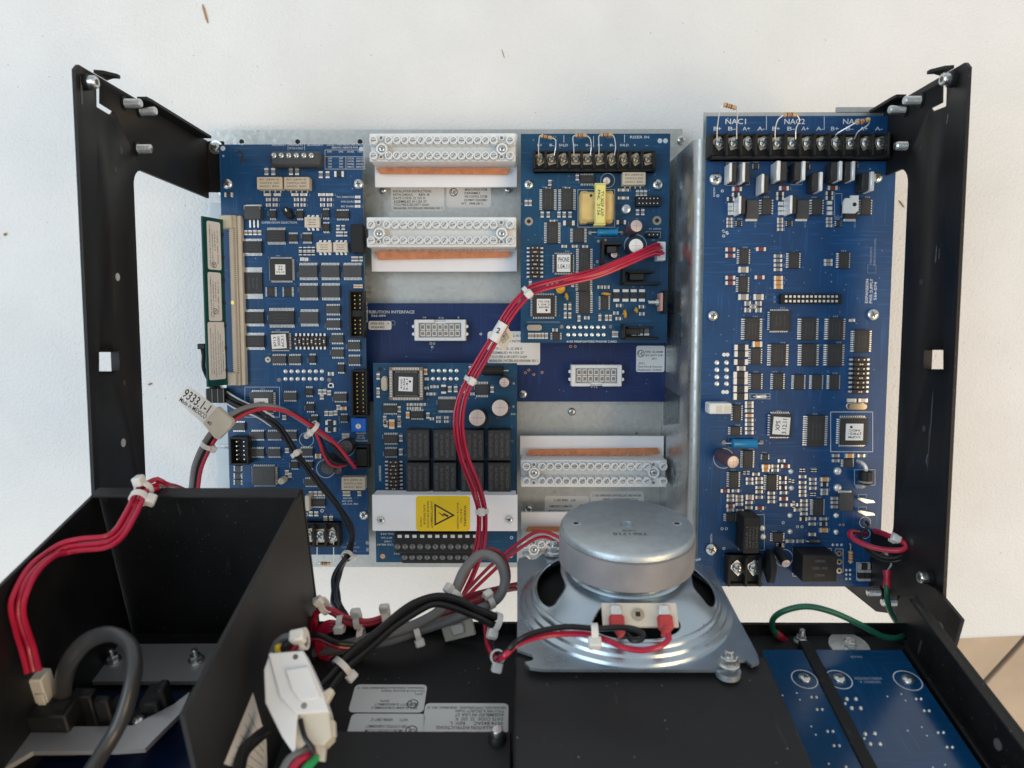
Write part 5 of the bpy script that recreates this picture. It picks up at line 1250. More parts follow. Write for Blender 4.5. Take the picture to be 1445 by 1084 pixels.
# ================================================================== white screw terminal strips
def terminal_strip(mp, k, label, xL, xs, xR, rows, lobes, panel, body, copper, flip, zp=13.0, zt=36.0, xmax=None):
    """panel/body/copper = (x0, y0, x1, y1) in map coordinates; flip = -1 when the copper bar lies below the screws"""
    def at(x, y, z): return P(*mp(x, y), z)
    O = at((panel[0] + panel[2]) / 2, (panel[1] + panel[3]) / 2, zp); O.z = 0
    g = thing('terminal_strip', label, 'terminal strip', loc=O, group='white screw terminal strips')
    def loc(x, y, z): return at(x, y, z) - O
    a, c = loc(panel[0], panel[1], zp), loc(panel[2], panel[3], zp)
    b = MB(); b.box(((a.x + c.x) / 2, (a.y + c.y) / 2, zp - .7), (c.x - a.x, a.y - c.y, 1.4), 'white_panel', ch=.3)
    for q in (-1, 1): b.box(((a.x + c.x) / 2 + q * (c.x - a.x) * .42, (a.y + c.y) / 2 - flip * 2, (zp - 1.4) / 2), (4, 4, zp - 1.4), 'white_panel')
    b.build('mounting_panel', g)
    a, c = loc(body[0], body[1], zt - 3), loc(body[2], body[3], zt - 3)
    W, H, cx, cy = c.x - a.x, a.y - c.y, (a.x + c.x) / 2, (a.y + c.y) / 2
    b = MB(); hb = zt - 5 - zp
    y1, y2_ = loc(0, rows[0], zt).y, loc(0, rows[1], zt).y
    b.box((cx, cy, zp + hb / 2 - 2), (W, H, hb - 4), 'white_strip', ch=.8)
    for yy, sg in ((y1, 1), (y2_, -1)):
        e = cy + sg * H / 2; inner = yy - sg * 1.9
        b.box((cx, (e + inner) / 2, zp + hb - 2), (W, abs(e - inner), 4.0), 'white_strip', ch=.5)
    for xx in (lobes[0][0], lobes[1][0]): b.box((loc(xx, lobes[0][1], zt).x, cy, zp + hb - 2), (5.5, abs(y1 - y2_) - 4, 4.0), 'white_strip')
    bo = b.build('strip_body', g)
    rr = abs(loc(xs[1], rows[0], zt).x - loc(xs[0], rows[0], zt).x) * .50
    def mk():
        d = MB(); d.lathe((0, 0, 0), [(rr, -6), (rr, 3.0), (rr * .90, 3.3), (rr * .72, 3.3), (rr * .70, .8)], 'white_strip', 16, caps=False)
        d.lathe((0, 0, 0), [(rr * .70, 1.6), (rr * .66, 1.8)], 'tin', 12); d.box((0, 0, 1.82), (rr * 1.2, rr * .22, .1), 'grey_smd'); return d.mesh('terminal')
    tm = cached(('term', round(rr, 2)), mk)
    for row in rows:
        for x in [xL] + list(xs) + [xR]:
            if xmax and x > xmax: continue
            p = loc(x, row, zt); link('terminal', tm, g, (p.x, p.y, zt - 3.3), random.random() * 1.2 - .1)
    for lx, ly in lobes:
        if xmax and lx > xmax: continue
        p = loc(lx, ly, zt - 2); d = MB(); d.lathe((0, 0, -6), [(rr * 1.45, 0), (rr * 1.45, 5.2), (rr * 1.3, 5.6), (rr * 1.0, 5.6), (rr * .98, 4.4)], 'white_strip', 18, caps=False); d.lathe((0, 0, -6), [(rr * .98, 4.4), (rr * .9, 4.42)], 'white_strip', 18)
        d.build('mounting_lobe', g, (p.x, p.y, zt - 2)); link('screw', screw_mesh(round(rr * .8, 1)), g, (p.x, p.y, zt - 3.6), random.random())
        for ry in rows:
            q = loc(lx - 3, ry + (-14 if ry == min(rows) else 10), zt - 2); e = MB(); e.lathe((0, 0, -4), [(rr * .62, 0), (rr * .62, 4), (rr * .45, 4.2), (rr * .4, 3)], 'white_strip', 12, caps=False); e.lathe((0, 0, -4), [(rr * .4, 3), (rr * .1, 3.02)], 'grey_smd', 10); e.build('rivet_hole', g, (q.x, q.y, zt - 2))
    zc = zp + 4
    pts = [loc(x, y, zc) for x, y in copper]
    b = MB(); ptc = [(q.x, q.y) for q in pts]
    if sum(ptc[i - 1][0] * ptc[i][1] - ptc[i][0] * ptc[i - 1][1] for i in range(len(ptc))) < 0: ptc.reverse()
    b.prism(ptc, 1.2, 'copper', (0, 0, zc - 1.2)); b.build('copper_bar', g); t = MB()
    for x in xs:
        e0 = loc(x - 6, copper[0][1], zc); t.box((e0.x, e0.y + (-flip) * 1.6, zc - .3), (1.2, 4.2, .9), 'copper'); t.box((e0.x, e0.y + (-flip) * 3.4, zc + 4), (1.2, .9, 9), 'copper')
    t.build('copper_teeth', g)
    return g
XA = [180 + 53.8 * i for i in range(14)]
terminal_strip(z5, .21218, 'white screw terminal strip at the very top of the back plate', 78, XA, 988, (130, 232), ((133, 187), (935, 187)), (84, 90, 1036, 444), (47, 80, 1026, 268), [(95, 318), (990, 318), (962, 360), (122, 355)], -1)
XB = [168 + 54.6 * i for i in range(14)]
terminal_strip(z5, .21218, 'white screw terminal strip second from the top above a wide white panel', 62, XB, 988, (693, 797), ((115, 750), (933, 750)), (62, 655, 1036, 1006), (28, 640, 1030, 840), [(85, 872), (998, 872), (970, 912), (112, 928)], -1)
XC = [197 + 56.2 * i for i in range(14)]
terminal_strip(y2, .20291, 'white screw terminal strip below the lower white socket with copper bar above it', 88, XC, 1042, (388, 490), ((142, 433), (975, 430)), (42, 173, 1040, 500), (48, 345, 1068, 536), [(85, 308), (1020, 302), (1002, 258), (105, 268)], 1)
XD = [193 + 54.5 * i for i in range(14)]
terminal_strip(y2, .20291, 'white screw terminal strip half hidden behind the loudspeaker magnet', 86, XD, 1010, (930, 1034), ((140, 968), (975, 968)), (50, 702, 1040, 1040), (52, 888, 1050, 1075), [(80, 845), (1010, 840), (1000, 803), (100, 806)], 1)
# ================================================================== hinged door standing open towards the camera
def proj(w):
    d = V(w) - EYE; t = d.dot(FWD); return CX + F * d.dot(RIGHT) / t, CY - F * d.dot(UP) / t
LEAN = math.radians(17.5)
DF = Frame(P(730, 893, 150), LEAN)
def off(fr, h): f = Frame(fr.O + fr.ez * h, LEAN); f.ex, f.ey, f.ez = fr.ex, fr.ey, fr.ez; return f
door = thing('hinged_panel', 'black steel hinged door panel opened at the bottom edge', 'door', DF)
XWALL = DF.at(1400, 979, 24).x
xl_d = BL[1] - DF.O.x + 2
YN = -125.0                                     # the panel runs on towards the camera, out of the frame
b = MB(); b.box(((xl_d + XWALL) / 2, YN / 2, -.8), (XWALL - xl_d, -YN, 1.6), 'black_satin'); b.build('panel', door)
fx0, fx1 = DF.at(425, 893).x, DF.at(1285, 893, 4).x
b = MB(); b.box(((fx0 + fx1) / 2, -.8, 3.4), (fx1 - fx0, 1.5, 7), 'black_coat', ch=.4); b.build('hinge_flange', door)
# right-hand channel: step, ledge, outer wall with return lip
xs1 = DF.at(1340, 1010, 3).x
b = MB(); b.box((xs1 + 1.2, YN / 2 - 6, 2.2), (2.4, -YN - 12, 4.4), 'black_coat', ch=.6); b.build('channel_step', door)
b = MB(); b.box(((xs1 + XWALL) / 2 + 1, YN / 2 - 3, 1.0), (XWALL - xs1 - 3, -YN - 6, 2.0), 'black_coat', ch=.3); b.build('channel_floor', door)
b = MB(); b.prism([(YN, 0), (2, 0), (8, 6), (8, 15), (-2, 24), (YN, 24)], 1.6, 'black_coat', (XWALL - .8, 0, 0), (0, 1, 0), (0, 0, 1)); b.build('side_wall', door)
b = MB(); b.box((XWALL - 2.2, YN / 2 - 2, 23.4), (4, -YN - 4, 1.2), 'black_coat', ch=.3); b.build('return_lip', door)
pth = DF.at(1400, 1045, 12); MB().lathe((0, 0, 0), [(2.2, 0), (2.2, .3)], 'print_grey', 12, (-1, 0, 0)).build('plug', door, (XWALL - .9, pth.y, 10))
# hinge ear between bracket and door, with its studs and screw
ear = MB(); hx = BR[1] - DF.O.x - 1.4
ear.prism([(-14, -2), (10, -2), (22, 3), (22, 14), (8, 20), (-14, 20)], 1.6, 'black_coat', (hx - 3.4, 0, 0), (0, 1, 0), (0, 0, 1)); ear.build('hinge_ear', door)
def door_stud(px, py, h0, ln, r=2.3, m='screw_zinc', ax=(0, 0, 1), nut=True, washer=0.0):
    p = DF.at(px, py, h0); c = MB(); prof = []
    if washer: c.lathe((0, 0, 0), [(washer, 0), (washer, .8)], 'tin', 20)
    if nut: c.lathe((0, 0, .8), [(r * 2.0, 0), (r * 2.0, .9)], m, 18); c.lathe((0, 0, 1.7), [(r * 1.55, 0), (r * 1.6, .4), (r * 1.6, 1.9), (r * 1.4, 2.2)], m, 6)
    for i in range(int(ln / .9)): prof += [(r * .88, i * .9), (r, i * .9 + .45)]
    c.lathe((0, 0, 0), prof + [(r * .7, ln)], m, 12, ax); return c.build('stud', door, p)
door_stud(1129, 908, 0, 8, 1.6); door_stud(1198, 913, .1, 4, 1.7, washer=9.0); door_stud(1300, 922, 2, 8, 1.7, 'dark_metal', nut=False)
p = DF.at(1313, 888, 16); c = MB(); c.lathe((0, 0, 0), [(2.8, 0), (2.8, 6), (2.3, 6.4)], 'dark_metal', 14, (-1, 0, .1)); c.lathe((0, 0, 0), [(1.5, 6.42), (1.5, 6.5)], 'hollow', 6, (-1, 0, .1)); c.build('screw', door, (DF.at(1326, 886, 12).x, DF.at(1326, 886, 12).y, 12))
# centre cover plates with their labels
TYP = [('INSTALLATION INSTRUCTIONS', 0, 0, 0, 0)]
def x5(x, y): return 480 + x * .19377, 900 + y * .19377
sticker(DF, door, quad(x5, 112, 340, 605, 545), m='sticker_white', lines=[('FIRE ALARM SUBASSEMBLY', -.10, .34, .08, .62), ('SECURITY SUBASSEMBLY', -.12, .22, .08, .58), ('2674', .04, .10, .08, .12), ('S771', -.42 + .02, -.16, .07, .10), ('Tyco Fire & Security GmbH', -.18, -.26, .07, .60), ('Neuhausen, Switzerland 0508-006AC REV. C', .0, -.37, .07, .92)], rz=math.pi, logo=(-.34, .20, .16))
sticker(DF, door, quad(x5, 86, 552, 592, 780), m='sticker_white', lines=[('SUBASSEMBLY', -.02, .20, .09, .3), ('SMOKE CONTROL SYSTEM', .02, .06, .09, .5), ('FIRE CONTROL SUBASSEMBLY', .0, -.08, .09, .54), ('WT:     0908-287 C', -.02, -.30, .09, .5)], rz=math.pi, logo=(-.34, .05, .16))
sticker(DF, door, quad(x5, 622, 476, 1222, 760), m='sticker_white', lines=[('VDCS NO.   742-410AC', -.1, .28, .08, .66), ('INSTALLATION INSTRUCTIONS:', -.05, .14, .08, .78), ('0574-843AC     REV. L', -.13, .03, .08, .62), ('DATE CODE:  22  235  X', -.16, -.08, .08, .56), ('ASSEMBLED IN USA 27', -.16, -.19, .08, .58), ('TYCO FIRE & SECURITY GmbH', -.16, -.29, .07, .58), ('NEUHAUSEN, SWITZERLAND  0508-006AC REV. D', 0, -.38, .065, .94)], rz=math.pi)
pB = DF.at(600, 1031, 10); xB0, xB1 = DF.at(420, 1031, 10).x, DF.at(722, 1031, 10).x
MB().box(((xB0 + xB1) / 2, (pB.y + YN) / 2, 5), (xB1 - xB0, pB.y - YN, 10), 'black_satin', ch=.6).build('step_cover', door)
p = DF.at(702, 1036, 12); c = MB(); c.lathe((0, 0, 0), [(3.4, 0), (3.4, 3), (2.6, 4)], 'black_plastic', 14); c.lathe((0, 0, 3), [(2.2, 0), (2.2, 3.0), (1.9, 3.6)], 'screw_zinc', 14); c.build('screw', door, (p.x, p.y - 1, 9))
# raised housing that carries the loudspeaker
HC = 27.0
xC0, xC1 = DF.at(725, 1010, HC).x, DF.at(1117, 1010, HC).x; pC = DF.at(900, 925, HC)
MB().box(((xC0 + xC1) / 2, (pC.y + YN) / 2, HC / 2), (xC1 - xC0, pC.y - YN, HC), 'black_satin', ch=1.0).build('speaker_housing', door)
# ------------------------------------------------------------------ display boards on the door
D4 = off(DF, 5.0)
def x8(x, y): return 1050 + x * .27336, 860 + y * .27336
def display_board(label, xa, xb):
    bd = Board('circuit_board', label, 'circuit board', 0, (1100, 917, 1200, 1084), 'pcb_display', 1.6, off(DF, 5.0))
    for o in list(bd.g.children): bpy.data.objects.remove(o)
    a, c = D4.at(xa, 917), D4.at(xb, 917)
    b = MB(); b.box(((a.x + c.x) / 2, (a.y + YN) / 2, -.8), (c.x - a.x, a.y - YN, 1.6), 'pcb_edge'); b.fm[1] = b.mi('pcb_display'); b.build('board_panel', bd.g)
    bd.map(1050, 860, .27336); return bd
d1 = display_board('glossy blue board beside the loudspeaker on the open door', 1075, 1133)
d2 = display_board('glossy blue board nearest the right edge of the open door', 1149, 1272)
def oval(bd, x, y, r):
    bd.circle(x, y, r, 5, 'silk', 32); p = bd.at(x, y); link('screw', screw_mesh(round(bd.mm(x, y, 33), 1)), bd.g, p, .4)
oval(d1, 312, 360, 66); oval(d2, 490, 362, 66); oval(d2, 845, 367, 70)
DOT1 = [(198, 444), (272, 432), (288, 466), (347, 604), (370, 647), (437, 797)]
d1.pads(DOT1, 5, 'tin', .4); d1.pads([(347, 455), (373, 455), (376, 518), (403, 518), (430, 631), (458, 631), (463, 705), (491, 705), (525, 815)], 8, 'tin', 1.2)
d2.pads([(740, 449), (812, 437), (834, 470), (918, 608), (944, 652), (1038, 802), (845, 626), (975, 815)], 5, 'tin', .4)
d2.pads([(888, 464), (914, 464), (930, 525), (956, 525), (1002, 638), (1030, 637), (1048, 713), (1076, 713), (522, 488), (620, 668)], 8, 'tin', 1.2)
d2.pads([(530, 465), (577, 465), (555, 512), (602, 512), (625, 645), (675, 643), (652, 697), (702, 697)], 11, 'tin', 1.2)
d2.text('IAMBDA000200', 640, 356, 12, math.pi, width=140, m='silk_dim'); d2.text('00000001 A', 650, 374, 12, math.pi, width=110, m='silk_dim'); d2.text('566-038', 580, 245, 10, math.pi, width=60, m='silk_dim')
d1.finish(); d2.finish()
xg = (D4.at(1133, 917).x + D4.at(1149, 917).x) / 2
b = MB(); pg2 = DF.at(1140, 905, 5); b.box((xg, (pg2.y + YN) / 2, 2.9), (D4.at(1150, 917).x - D4.at(1132, 917).x - .2, pg2.y - YN, 5.8), 'black_coat', ch=.4); b.build('divider_rib', door)
# ------------------------------------------------------------------ open black box at the lower left
B0 = DF.at(447, 893, 0)
hb = 40.0
for _ in range(60):
    if proj(DF.world((B0.x, B0.y, hb)))[1] > 689: hb += 1
HBX = hb; xRt = DF.at(428, 690, HBX).x; xLt = DF.at(127, 700, HBX).x; yBx = DF.at(300, 690, HBX).y
box = thing('equipment_box', 'open black sheet metal box in the lower left corner', 'box', DF)
tk = 1.4
MB().box(((xLt + xRt) / 2, yBx - tk / 2, HBX / 2), (xRt - xLt, tk, HBX), 'black_coat').build('back_wall', box)
MB().box(((xLt + xRt) / 2, yBx - tk - 2.2, HBX + .2), (xRt - xLt - 1, 7.0, 1.2), 'black_satin', ch=.5).build('rim_lip', box)
MB().box((xRt - tk / 2, (yBx + YN) / 2 - tk, HBX / 2), (tk, yBx - YN - tk * 2, HBX - .4), 'black_satin').build('right_wall', box)
MB().box((xLt + tk / 2, (yBx + YN) / 2 - tk, HBX / 2), (tk, yBx - YN - tk * 2, HBX - .4), 'black_coat').build('left_wall', box)
MB().box(((xLt + xRt) / 2, (yBx + YN) / 2, .8), (xRt - xLt - 3, yBx - YN - 3, 1.2), 'black_coat').build('floor_sheet', box)
sticker_l = MB()
# grey label stuck on the outer side of the right wall
def on_rwall(px, py):
    d = ray(px, py); X = DF.O.x + xRt + .12; q = EYE + d * ((X - EYE.x) / d.x); return DF.local(q)
q4 = [on_rwall(*p_) for p_ in ((357, 977), (376, 1045), (378, 1100), (316, 1078))]
sticker_l.add(q4, [(0, 1, 2, 3)], 'sticker'); 
for i in range(5):
    f = .15 + .16 * i; a_, c_ = q4[0].lerp(q4[3], f + .1), q4[1].lerp(q4[2], f + .1)
    d_ = (c_ - a_).normalized(); e_ = (q4[3] - q4[0]).normalized() * .25; s0, s1 = a_.lerp(c_, .1), a_.lerp(c_, .85)
    sticker_l.add([s0 + V((.03, 0, 0)), s1 + V((.03, 0, 0)), s1 + e_ + V((.03, 0, 0)), s0 + e_ + V((.03, 0, 0))], [(0, 1, 2, 3)], 'ink_grey')
sticker_l.build('sticker', box)
c = MB()                                        # dusty smears on the inner back wall
for i in range(46):
    px, py = random.gauss(148, 12), random.uniform(745, 905); d = ray(px, py)
    t_ = (DF.world((0, yBx - tk - .05, 0)) - EYE).dot(DF.ey) / d.dot(DF.ey); q = DF.local(EYE + d * t_)
    if q.z < 4 or q.z > HBX - 4 or q.x < xLt + 3: continue
    a_ = random.gauss(math.pi / 2, .5); l_ = random.uniform(.3, 1.8); w_ = random.uniform(.06, .18); u_ = V((math.cos(a_), 0, math.sin(a_))); n_ = V((-u_.z, 0, u_.x)); 
    c.add([q - u_ * l_, q - n_ * w_, q + u_ * l_ * .6, q + n_ * w_ * 1.5], [(0, 1, 2, 3)], 'dust')
c.build('dust_smears', box, kind='stuff')
# tray assembly inside the box
def x2(x, y): return x * .20761, 860 + y * .20761
tray = thing('tray_board', 'aluminium bracket and blue board with black plugs inside the black box', 'circuit board', DF)
def dpoly(pts, h, th, m, name):
    q = [DF.at(*x2(*p_), h) for p_ in pts]; q2 = [(v.x, v.y) for v in q]
    if sum(q2[i - 1][0] * q2[i][1] - q2[i][0] * q2[i - 1][1] for i in range(len(q2))) < 0: q2.reverse()
    MB().prism(q2, th, m, (0, 0, h - th)).build(name, tray)
dpoly([(470, 238), (1560, 232), (1560, 488), (520, 490)], 6, 2, 'aluminium', 'rear_bracket')
dpoly([(-100, 560), (1500, 560), (1500, 1300), (-100, 1300)], 4, 1.6, 'pcb_dark', 'board_panel')
dpoly([(-200, 800), (140, 796), (690, 796), (900, 790), (1180, 645), (1290, 560), (1230, 700), (985, 945), (800, 958), (220, 965), (60, 1060), (-60, 1150), (-300, 1150)], 18, 2, 'aluminium', 'front_bracket')
for x, y in ((770, 350), (1335, 350)):
    p = DF.at(*x2(x, y), 6); c = MB(); c.lathe((0, 0, 0), [(3.6, 0), (3.6, .7), (3.0, .9)], 'screw_zinc', 18); c.lathe((0, 0, .9), [(2.5, 0), (2.6, .3), (2.6, 2.2), (2.3, 2.5)], 'screw_zinc', 6)
    prof = []
    for i in range(8): prof += [(1.25, i * .8), (1.4, i * .8 + .4)]
    c.lathe((0, 0, 0), prof + [(1.0, 6.6)], 'screw_zinc', 12); c.build('nut', tray, p)
for x, y in ((135, 790), (935, 775)):
    p = DF.at(*x2(x, y), 16); link('screw', screw_mesh(2.4), tray, (p.x, p.y + 1, 16.2))
for (x, y, w, h, h0, h1, nm) in ((360, 650, 270, 190, 6, 26, 'plug_housing'), (560, 560, 150, 90, 8, 26, 'plug_housing'), (800, 620, 90, 120, 6, 20, 'plug_housing'), (1040, 570, 130, 190, 6, 22, 'plug_housing'), (60, 640, 190, 110, 6, 16, 'plug_housing'), (690, 600, 100, 60, 6, 28, 'plug_housing'), (940, 700, 120, 80, 5, 14, 'plug_housing'), (520, 690, 120, 150, 5, 15, 'plug_housing'), (1100, 510, 60, 110, 6, 26, 'plug_housing')):
    p = DF.at(*x2(x, y), h1); W_ = (DF.at(*x2(x + w / 2, y), h1) - DF.at(*x2(x - w / 2, y), h1)).length; H_ = (DF.at(*x2(x, y + h / 2), h1) - DF.at(*x2(x, y - h / 2), h1)).length
    c = MB(); c.box((0, 0, (h0 + h1) / 2), (W_, H_ * .7, h1 - h0), 'black_plastic', ch=.7); c.box((W_ * .2, 0, h1 + .02), (W_ * .3, H_ * .3, .3), 'hollow'); c.build(nm, tray, (p.x, p.y, 0))
# ------------------------------------------------------------------ loudspeaker
SLEAN = math.radians(9.5)
SF0 = Frame(P(905, 945, 213), SLEAN)
SIDE = 96.5
SF = Frame(SF0.O + SF0.ey * (SIDE / 2), SLEAN)
spk = thing('loudspeaker', 'round zinc plated loudspeaker with grey magnet mounted on the black door', 'loudspeaker', SF)
hs = SIDE / 2
# flange with notched corners
pts = []
for k in range(4):
    a = math.pi / 2 * k; ca, sa = math.cos(a), math.sin(a)
    for x, y in ((hs, hs - 26), (hs, hs - 13), (hs - 6.0, hs - 9.5), (hs - 6.5, hs - 6.0), (hs - 3.0, hs - 4.5), (hs - 5, hs - 1.0), (hs - 10, hs), (hs - 26, hs)):
        pts.append((x * ca - y * sa, x * sa + y * ca))
MB().prism(pts, 1.2, 'zinc', (0, 0, -1.2)).build('flange', spk)
prof = [(47.4, 0.0), (47.0, 1.3), (45.8, 1.9), (44.8, 2.3), (44.4, 3.6), (43.2, 4.2), (42.4, 4.6), (42.0, 6.0), (41.2, 6.7), (40.5, 6.8)]
bk = MB(); bk.lathe((0, 0, 0), prof, 'zinc', 64, caps=False); bk.build('rim_rings', spk)
def bp(s):
    s = max(0.0, min(1.0, s)); return 40.5 - 14.7 * s, 6.8 + 10.4 * math.sin(s * math.pi / 2) ** 1.0 * (1 - .08 * math.sin(s * math.pi))
bk = MB(); Mn, Kn = 96, 10
for k in range(4):
    th0 = math.pi / 2 * k
    vs = []
    for j in range(Kn + 1):
        f = j / Kn
        for i in range(Mn):
            a = 2 * math.pi * i / Mn; ca, sa = math.cos(a), math.sin(a)
            q = 1 / max(abs(ca), abs(sa)); R_ = (ca * q, sa * q)                       # outer: unit square
            e = .5; H_ = (math.copysign(abs(ca) ** e, ca), math.copysign(abs(sa) ** e, sa))
            taper = 1 - .18 * (H_[1] * .5 + .5)
            hx_, hy_ = H_[0] * .68 * taper, H_[1] * .74 - .16
            u, v = hx_ * (1 - f) + R_[0] * f, hy_ * (1 - f) + R_[1] * f
            r_, z_ = bp(v * .5 + .5); th = th0 + u * math.pi / 4
            vs.append((r_ * math.cos(th), r_ * math.sin(th), z_))
    fs = [(j * Mn + i, j * Mn + (i + 1) % Mn, (j + 1) * Mn + (i + 1) % Mn, (j + 1) * Mn + i) for j in range(Kn) for i in range(Mn)]
    bk.add(vs, fs, 'zinc')
bo = bk.weld().build('basket', spk); sd = bo.modifiers.new('thickness', 'SOLIDIFY'); sd.thickness = .0008; sd.offset = 1
MB().lathe((0, 0, 0), [(25.8, 17.0), (25.2, 18.0), (24.6, 18.6), (24.6, 20.6), (25.6, 21.4), (27.2, 21.9)], 'zinc', 56, caps=False).build('lower_plate', spk)
MB().lathe((0, 0, 0), [(24, 21.8), (29.2, 21.9), (29.8, 22.5), (29.8, 34.6), (29.2, 35.0)], 'ferrite', 64).build('magnet', spk)
c = MB(); c.lathe((0, 0, 0), [(28.6, 35.0), (29.2, 35.4), (29.2, 37.4), (28.6, 38.4), (27.8, 38.8), (3.2, 38.8), (3.0, 36.8), (.5, 36.8)], 'zinc_dull', 64, caps=False)
c.build('back_plate', spk)
c = MB(); c.text('T8E1718', (0, -9.5, 38.83), 2.4, 'ink_grey', math.pi, width=15); c.text('0408', (0, -6.5, 38.83), 1.5, 'ink_grey', math.pi, width=6); c.build('print', spk)
for sg in (-1, 1):
    c = MB(); c.lathe((0, 0, 0), [(2.0, 0), (1.9, .04)], 'tin', 14); c.lathe((-.2, -.2, .05), [(1.3, 0), (1.2, .03)], 'hollow', 12); c.build('dimple', spk, (sg * 22.2, 1.0, 38.82))
MB().lathe((0, 0, 0), [(44, 1.0), (30, 6.0), (12, 15)], 'cone_paper', 40).build('cone', spk)
# terminal board across the front window
tf_ = V((0, -35.0, 15.5)); c = MB()
R_ = Matrix.Rotation(math.radians(38), 3, 'X')
def tl(x, y, z): return tf_ + R_ @ V((x, y, z))
c.box(tf_ + V((.8, 0, 0)), (30, 9.5, 1.6), 'cream', R=R_)
tb_ = c.build('terminal_board', spk)
c = MB(); x_, y_, a_ = None, None, None
ax3 = tuple(R_ @ V((0, 0, 1)))
c.lathe(tl(0, 0, .8), [(2.6, 0), (2.6, .4), (1.6, .5)], 'brass', 14, ax3); c.box(tl(0, 0, 1.35), (1.9, 1.9, .1), 'hollow', R=R_); c.build('eyelet', tb_)
for sg in (-1, 1):
    c = MB(); c.box(tl(sg * 9.6 + .8, 1.2, 1.5), (4.8, 5.0, 1.6), 'tin', ch=.6, R=R_); c.build('lug', tb_)
    c = MB(); c.box(tl(sg * 9.6 + .8, -3.6, 2.0), (6.0, 6.0, 2.6), 'pink_boot', ch=.8, R=R_); c.tube([tl(sg * 9.6 + .8, -5.5, 2.0), tl(sg * 9.6 + (.2 if sg > 0 else 2.4), -9.0, 2.4)], 1.9, 'pink_boot', 10); c.build('boot', tb_)
for (px, py, s_) in ((1028, 940, 1), (781, 780, 1)):
    p = SF.at(px, py, 1); c = MB(); c.lathe((0, 0, -4 if py > 900 else 0), [(4.8, 0), (4.8, 2.4 if py > 900 else .8)], 'zinc_dull', 20); c.lathe((0, 0, .3), [(4.2, 0), (4.2, .8), (3.6, 1.2)], 'screw_zinc', 18); c.lathe((0, 0, 1.4), [(3.3, 0), (3.4, .4), (3.4, 2.6), (3.0, 3.0)], 'screw_zinc', 6); c.lathe((0, 0, 4.2), [(1.8, 0), (1.7, 2.4), (1.3, 2.8)], 'screw_zinc', 12)
    c.build('nut', spk, p)
# ================================================================== wiring
def frames_along(pts):
    k = len(pts); tan = [(pts[min(i + 1, k - 1)] - pts[max(i - 1, 0)]).normalized() for i in range(k)]
    u = basis(tan[0])[0]; out = []
    for i in range(k):
        u = u - tan[i] * u.dot(tan[i]); u.normalize(); out.append((tan[i], u.copy(), tan[i].cross(u)))
    return out
def harness(name, label, cat, O, group='wiring'): return thing(name, label, cat, loc=O, group=group)
def wire(g, O, pts, r, m, k=8, n=8, name='wire'):
    q = [p - O for p in spline(pts, k)]; return MB().tube(q, r, m, n).build(name, g)
def bundle(g, O, pts, offs, r, mats, k=8, twist=0.0, wob=.15, name='wire'):
    q = [p - O for p in spline(pts, k)]; fr = []
    for j, (t, u, w) in enumerate(frames_along(q)):
        s_ = t.cross(V((0, 0, 1)) + V((0, .35, 0)))
        s_ = s_.normalized() if s_.length > .2 else u
        fr.append((t, s_, t.cross(s_)))
    for _ in range(4):
        fr = [(fr[j][0], (fr[max(j - 1, 0)][1] + fr[j][1] + fr[min(j + 1, len(fr) - 1)][1]).normalized(), fr[j][2]) for j in range(len(fr))]
    for i, (a, b_) in enumerate(offs):
        ph = random.random() * 6; ln = []
        for j, p in enumerate(q):
            t = twist * j / len(q); ca, sa = math.cos(t), math.sin(t)
            u, w = fr[j][1], fr[j][2]; aa, bb_ = a * ca - b_ * sa, a * sa + b_ * ca
            ln.append(p + u * (aa + wob * r * math.sin(j * .35 + ph)) + w * (bb_ + wob * r * math.cos(j * .3 + ph)))
        MB().tube(ln, r, mats[i % len(mats)], 8).build(name, g)
def tie(g, O, p, tan, R, head=(0, 0, 1), m='nylon', hs=1.0, w=2.6):
    t = V(tan).normalized(); h = V(head) - t * V(head).dot(t); h.normalize(); s_ = t.cross(h); b = MB()
    n = 18; vs = []
    for (rr, zz) in ((R, -w / 2), (R + .8, -w / 2), (R + .8, w / 2), (R, w / 2)):
        for i in range(n):
            a = 2 * math.pi * i / n; vs.append(p - O + h * (rr * math.cos(a)) + s_ * (rr * math.sin(a)) + t * zz)
    fs = [(j * n + i, j * n + (i + 1) % n, ((j + 1) % 4) * n + (i + 1) % n, ((j + 1) % 4) * n + i) for j in range(4) for i in range(n)]
    b.add(vs, fs, m)
    Rm = Matrix((s_, t, h)).transposed()
    b.box(p - O + h * (R + 1.6 * hs) + s_ * .8, (3.8 * hs, 4.6 * hs, 3.6 * hs), m, ch=.6, R=Rm)
    return b.build('cable_tie', g)
def tanat(pts, p):
    q = spline(pts, 8); i = min(range(len(q)), key=lambda i: (q[i] - p).length); return (q[min(i + 1, len(q) - 1)] - q[max(i - 1, 0)])
def Z4(x, y): return 240 + x * .2584, 540 + y * .2584
def X4(x, y): return 420 + x * .22145, 760 + y * .22145
def X1m(x, y): return x * .23059, 650 + y * .23059
def X2m(x, y): return x * .20761, 860 + y * .20761
def X6(x, y): return 680 + x * .29066, 690 + y * .29066
def Y6(x, y): return 980 + x * .22145, 660 + y * .22145
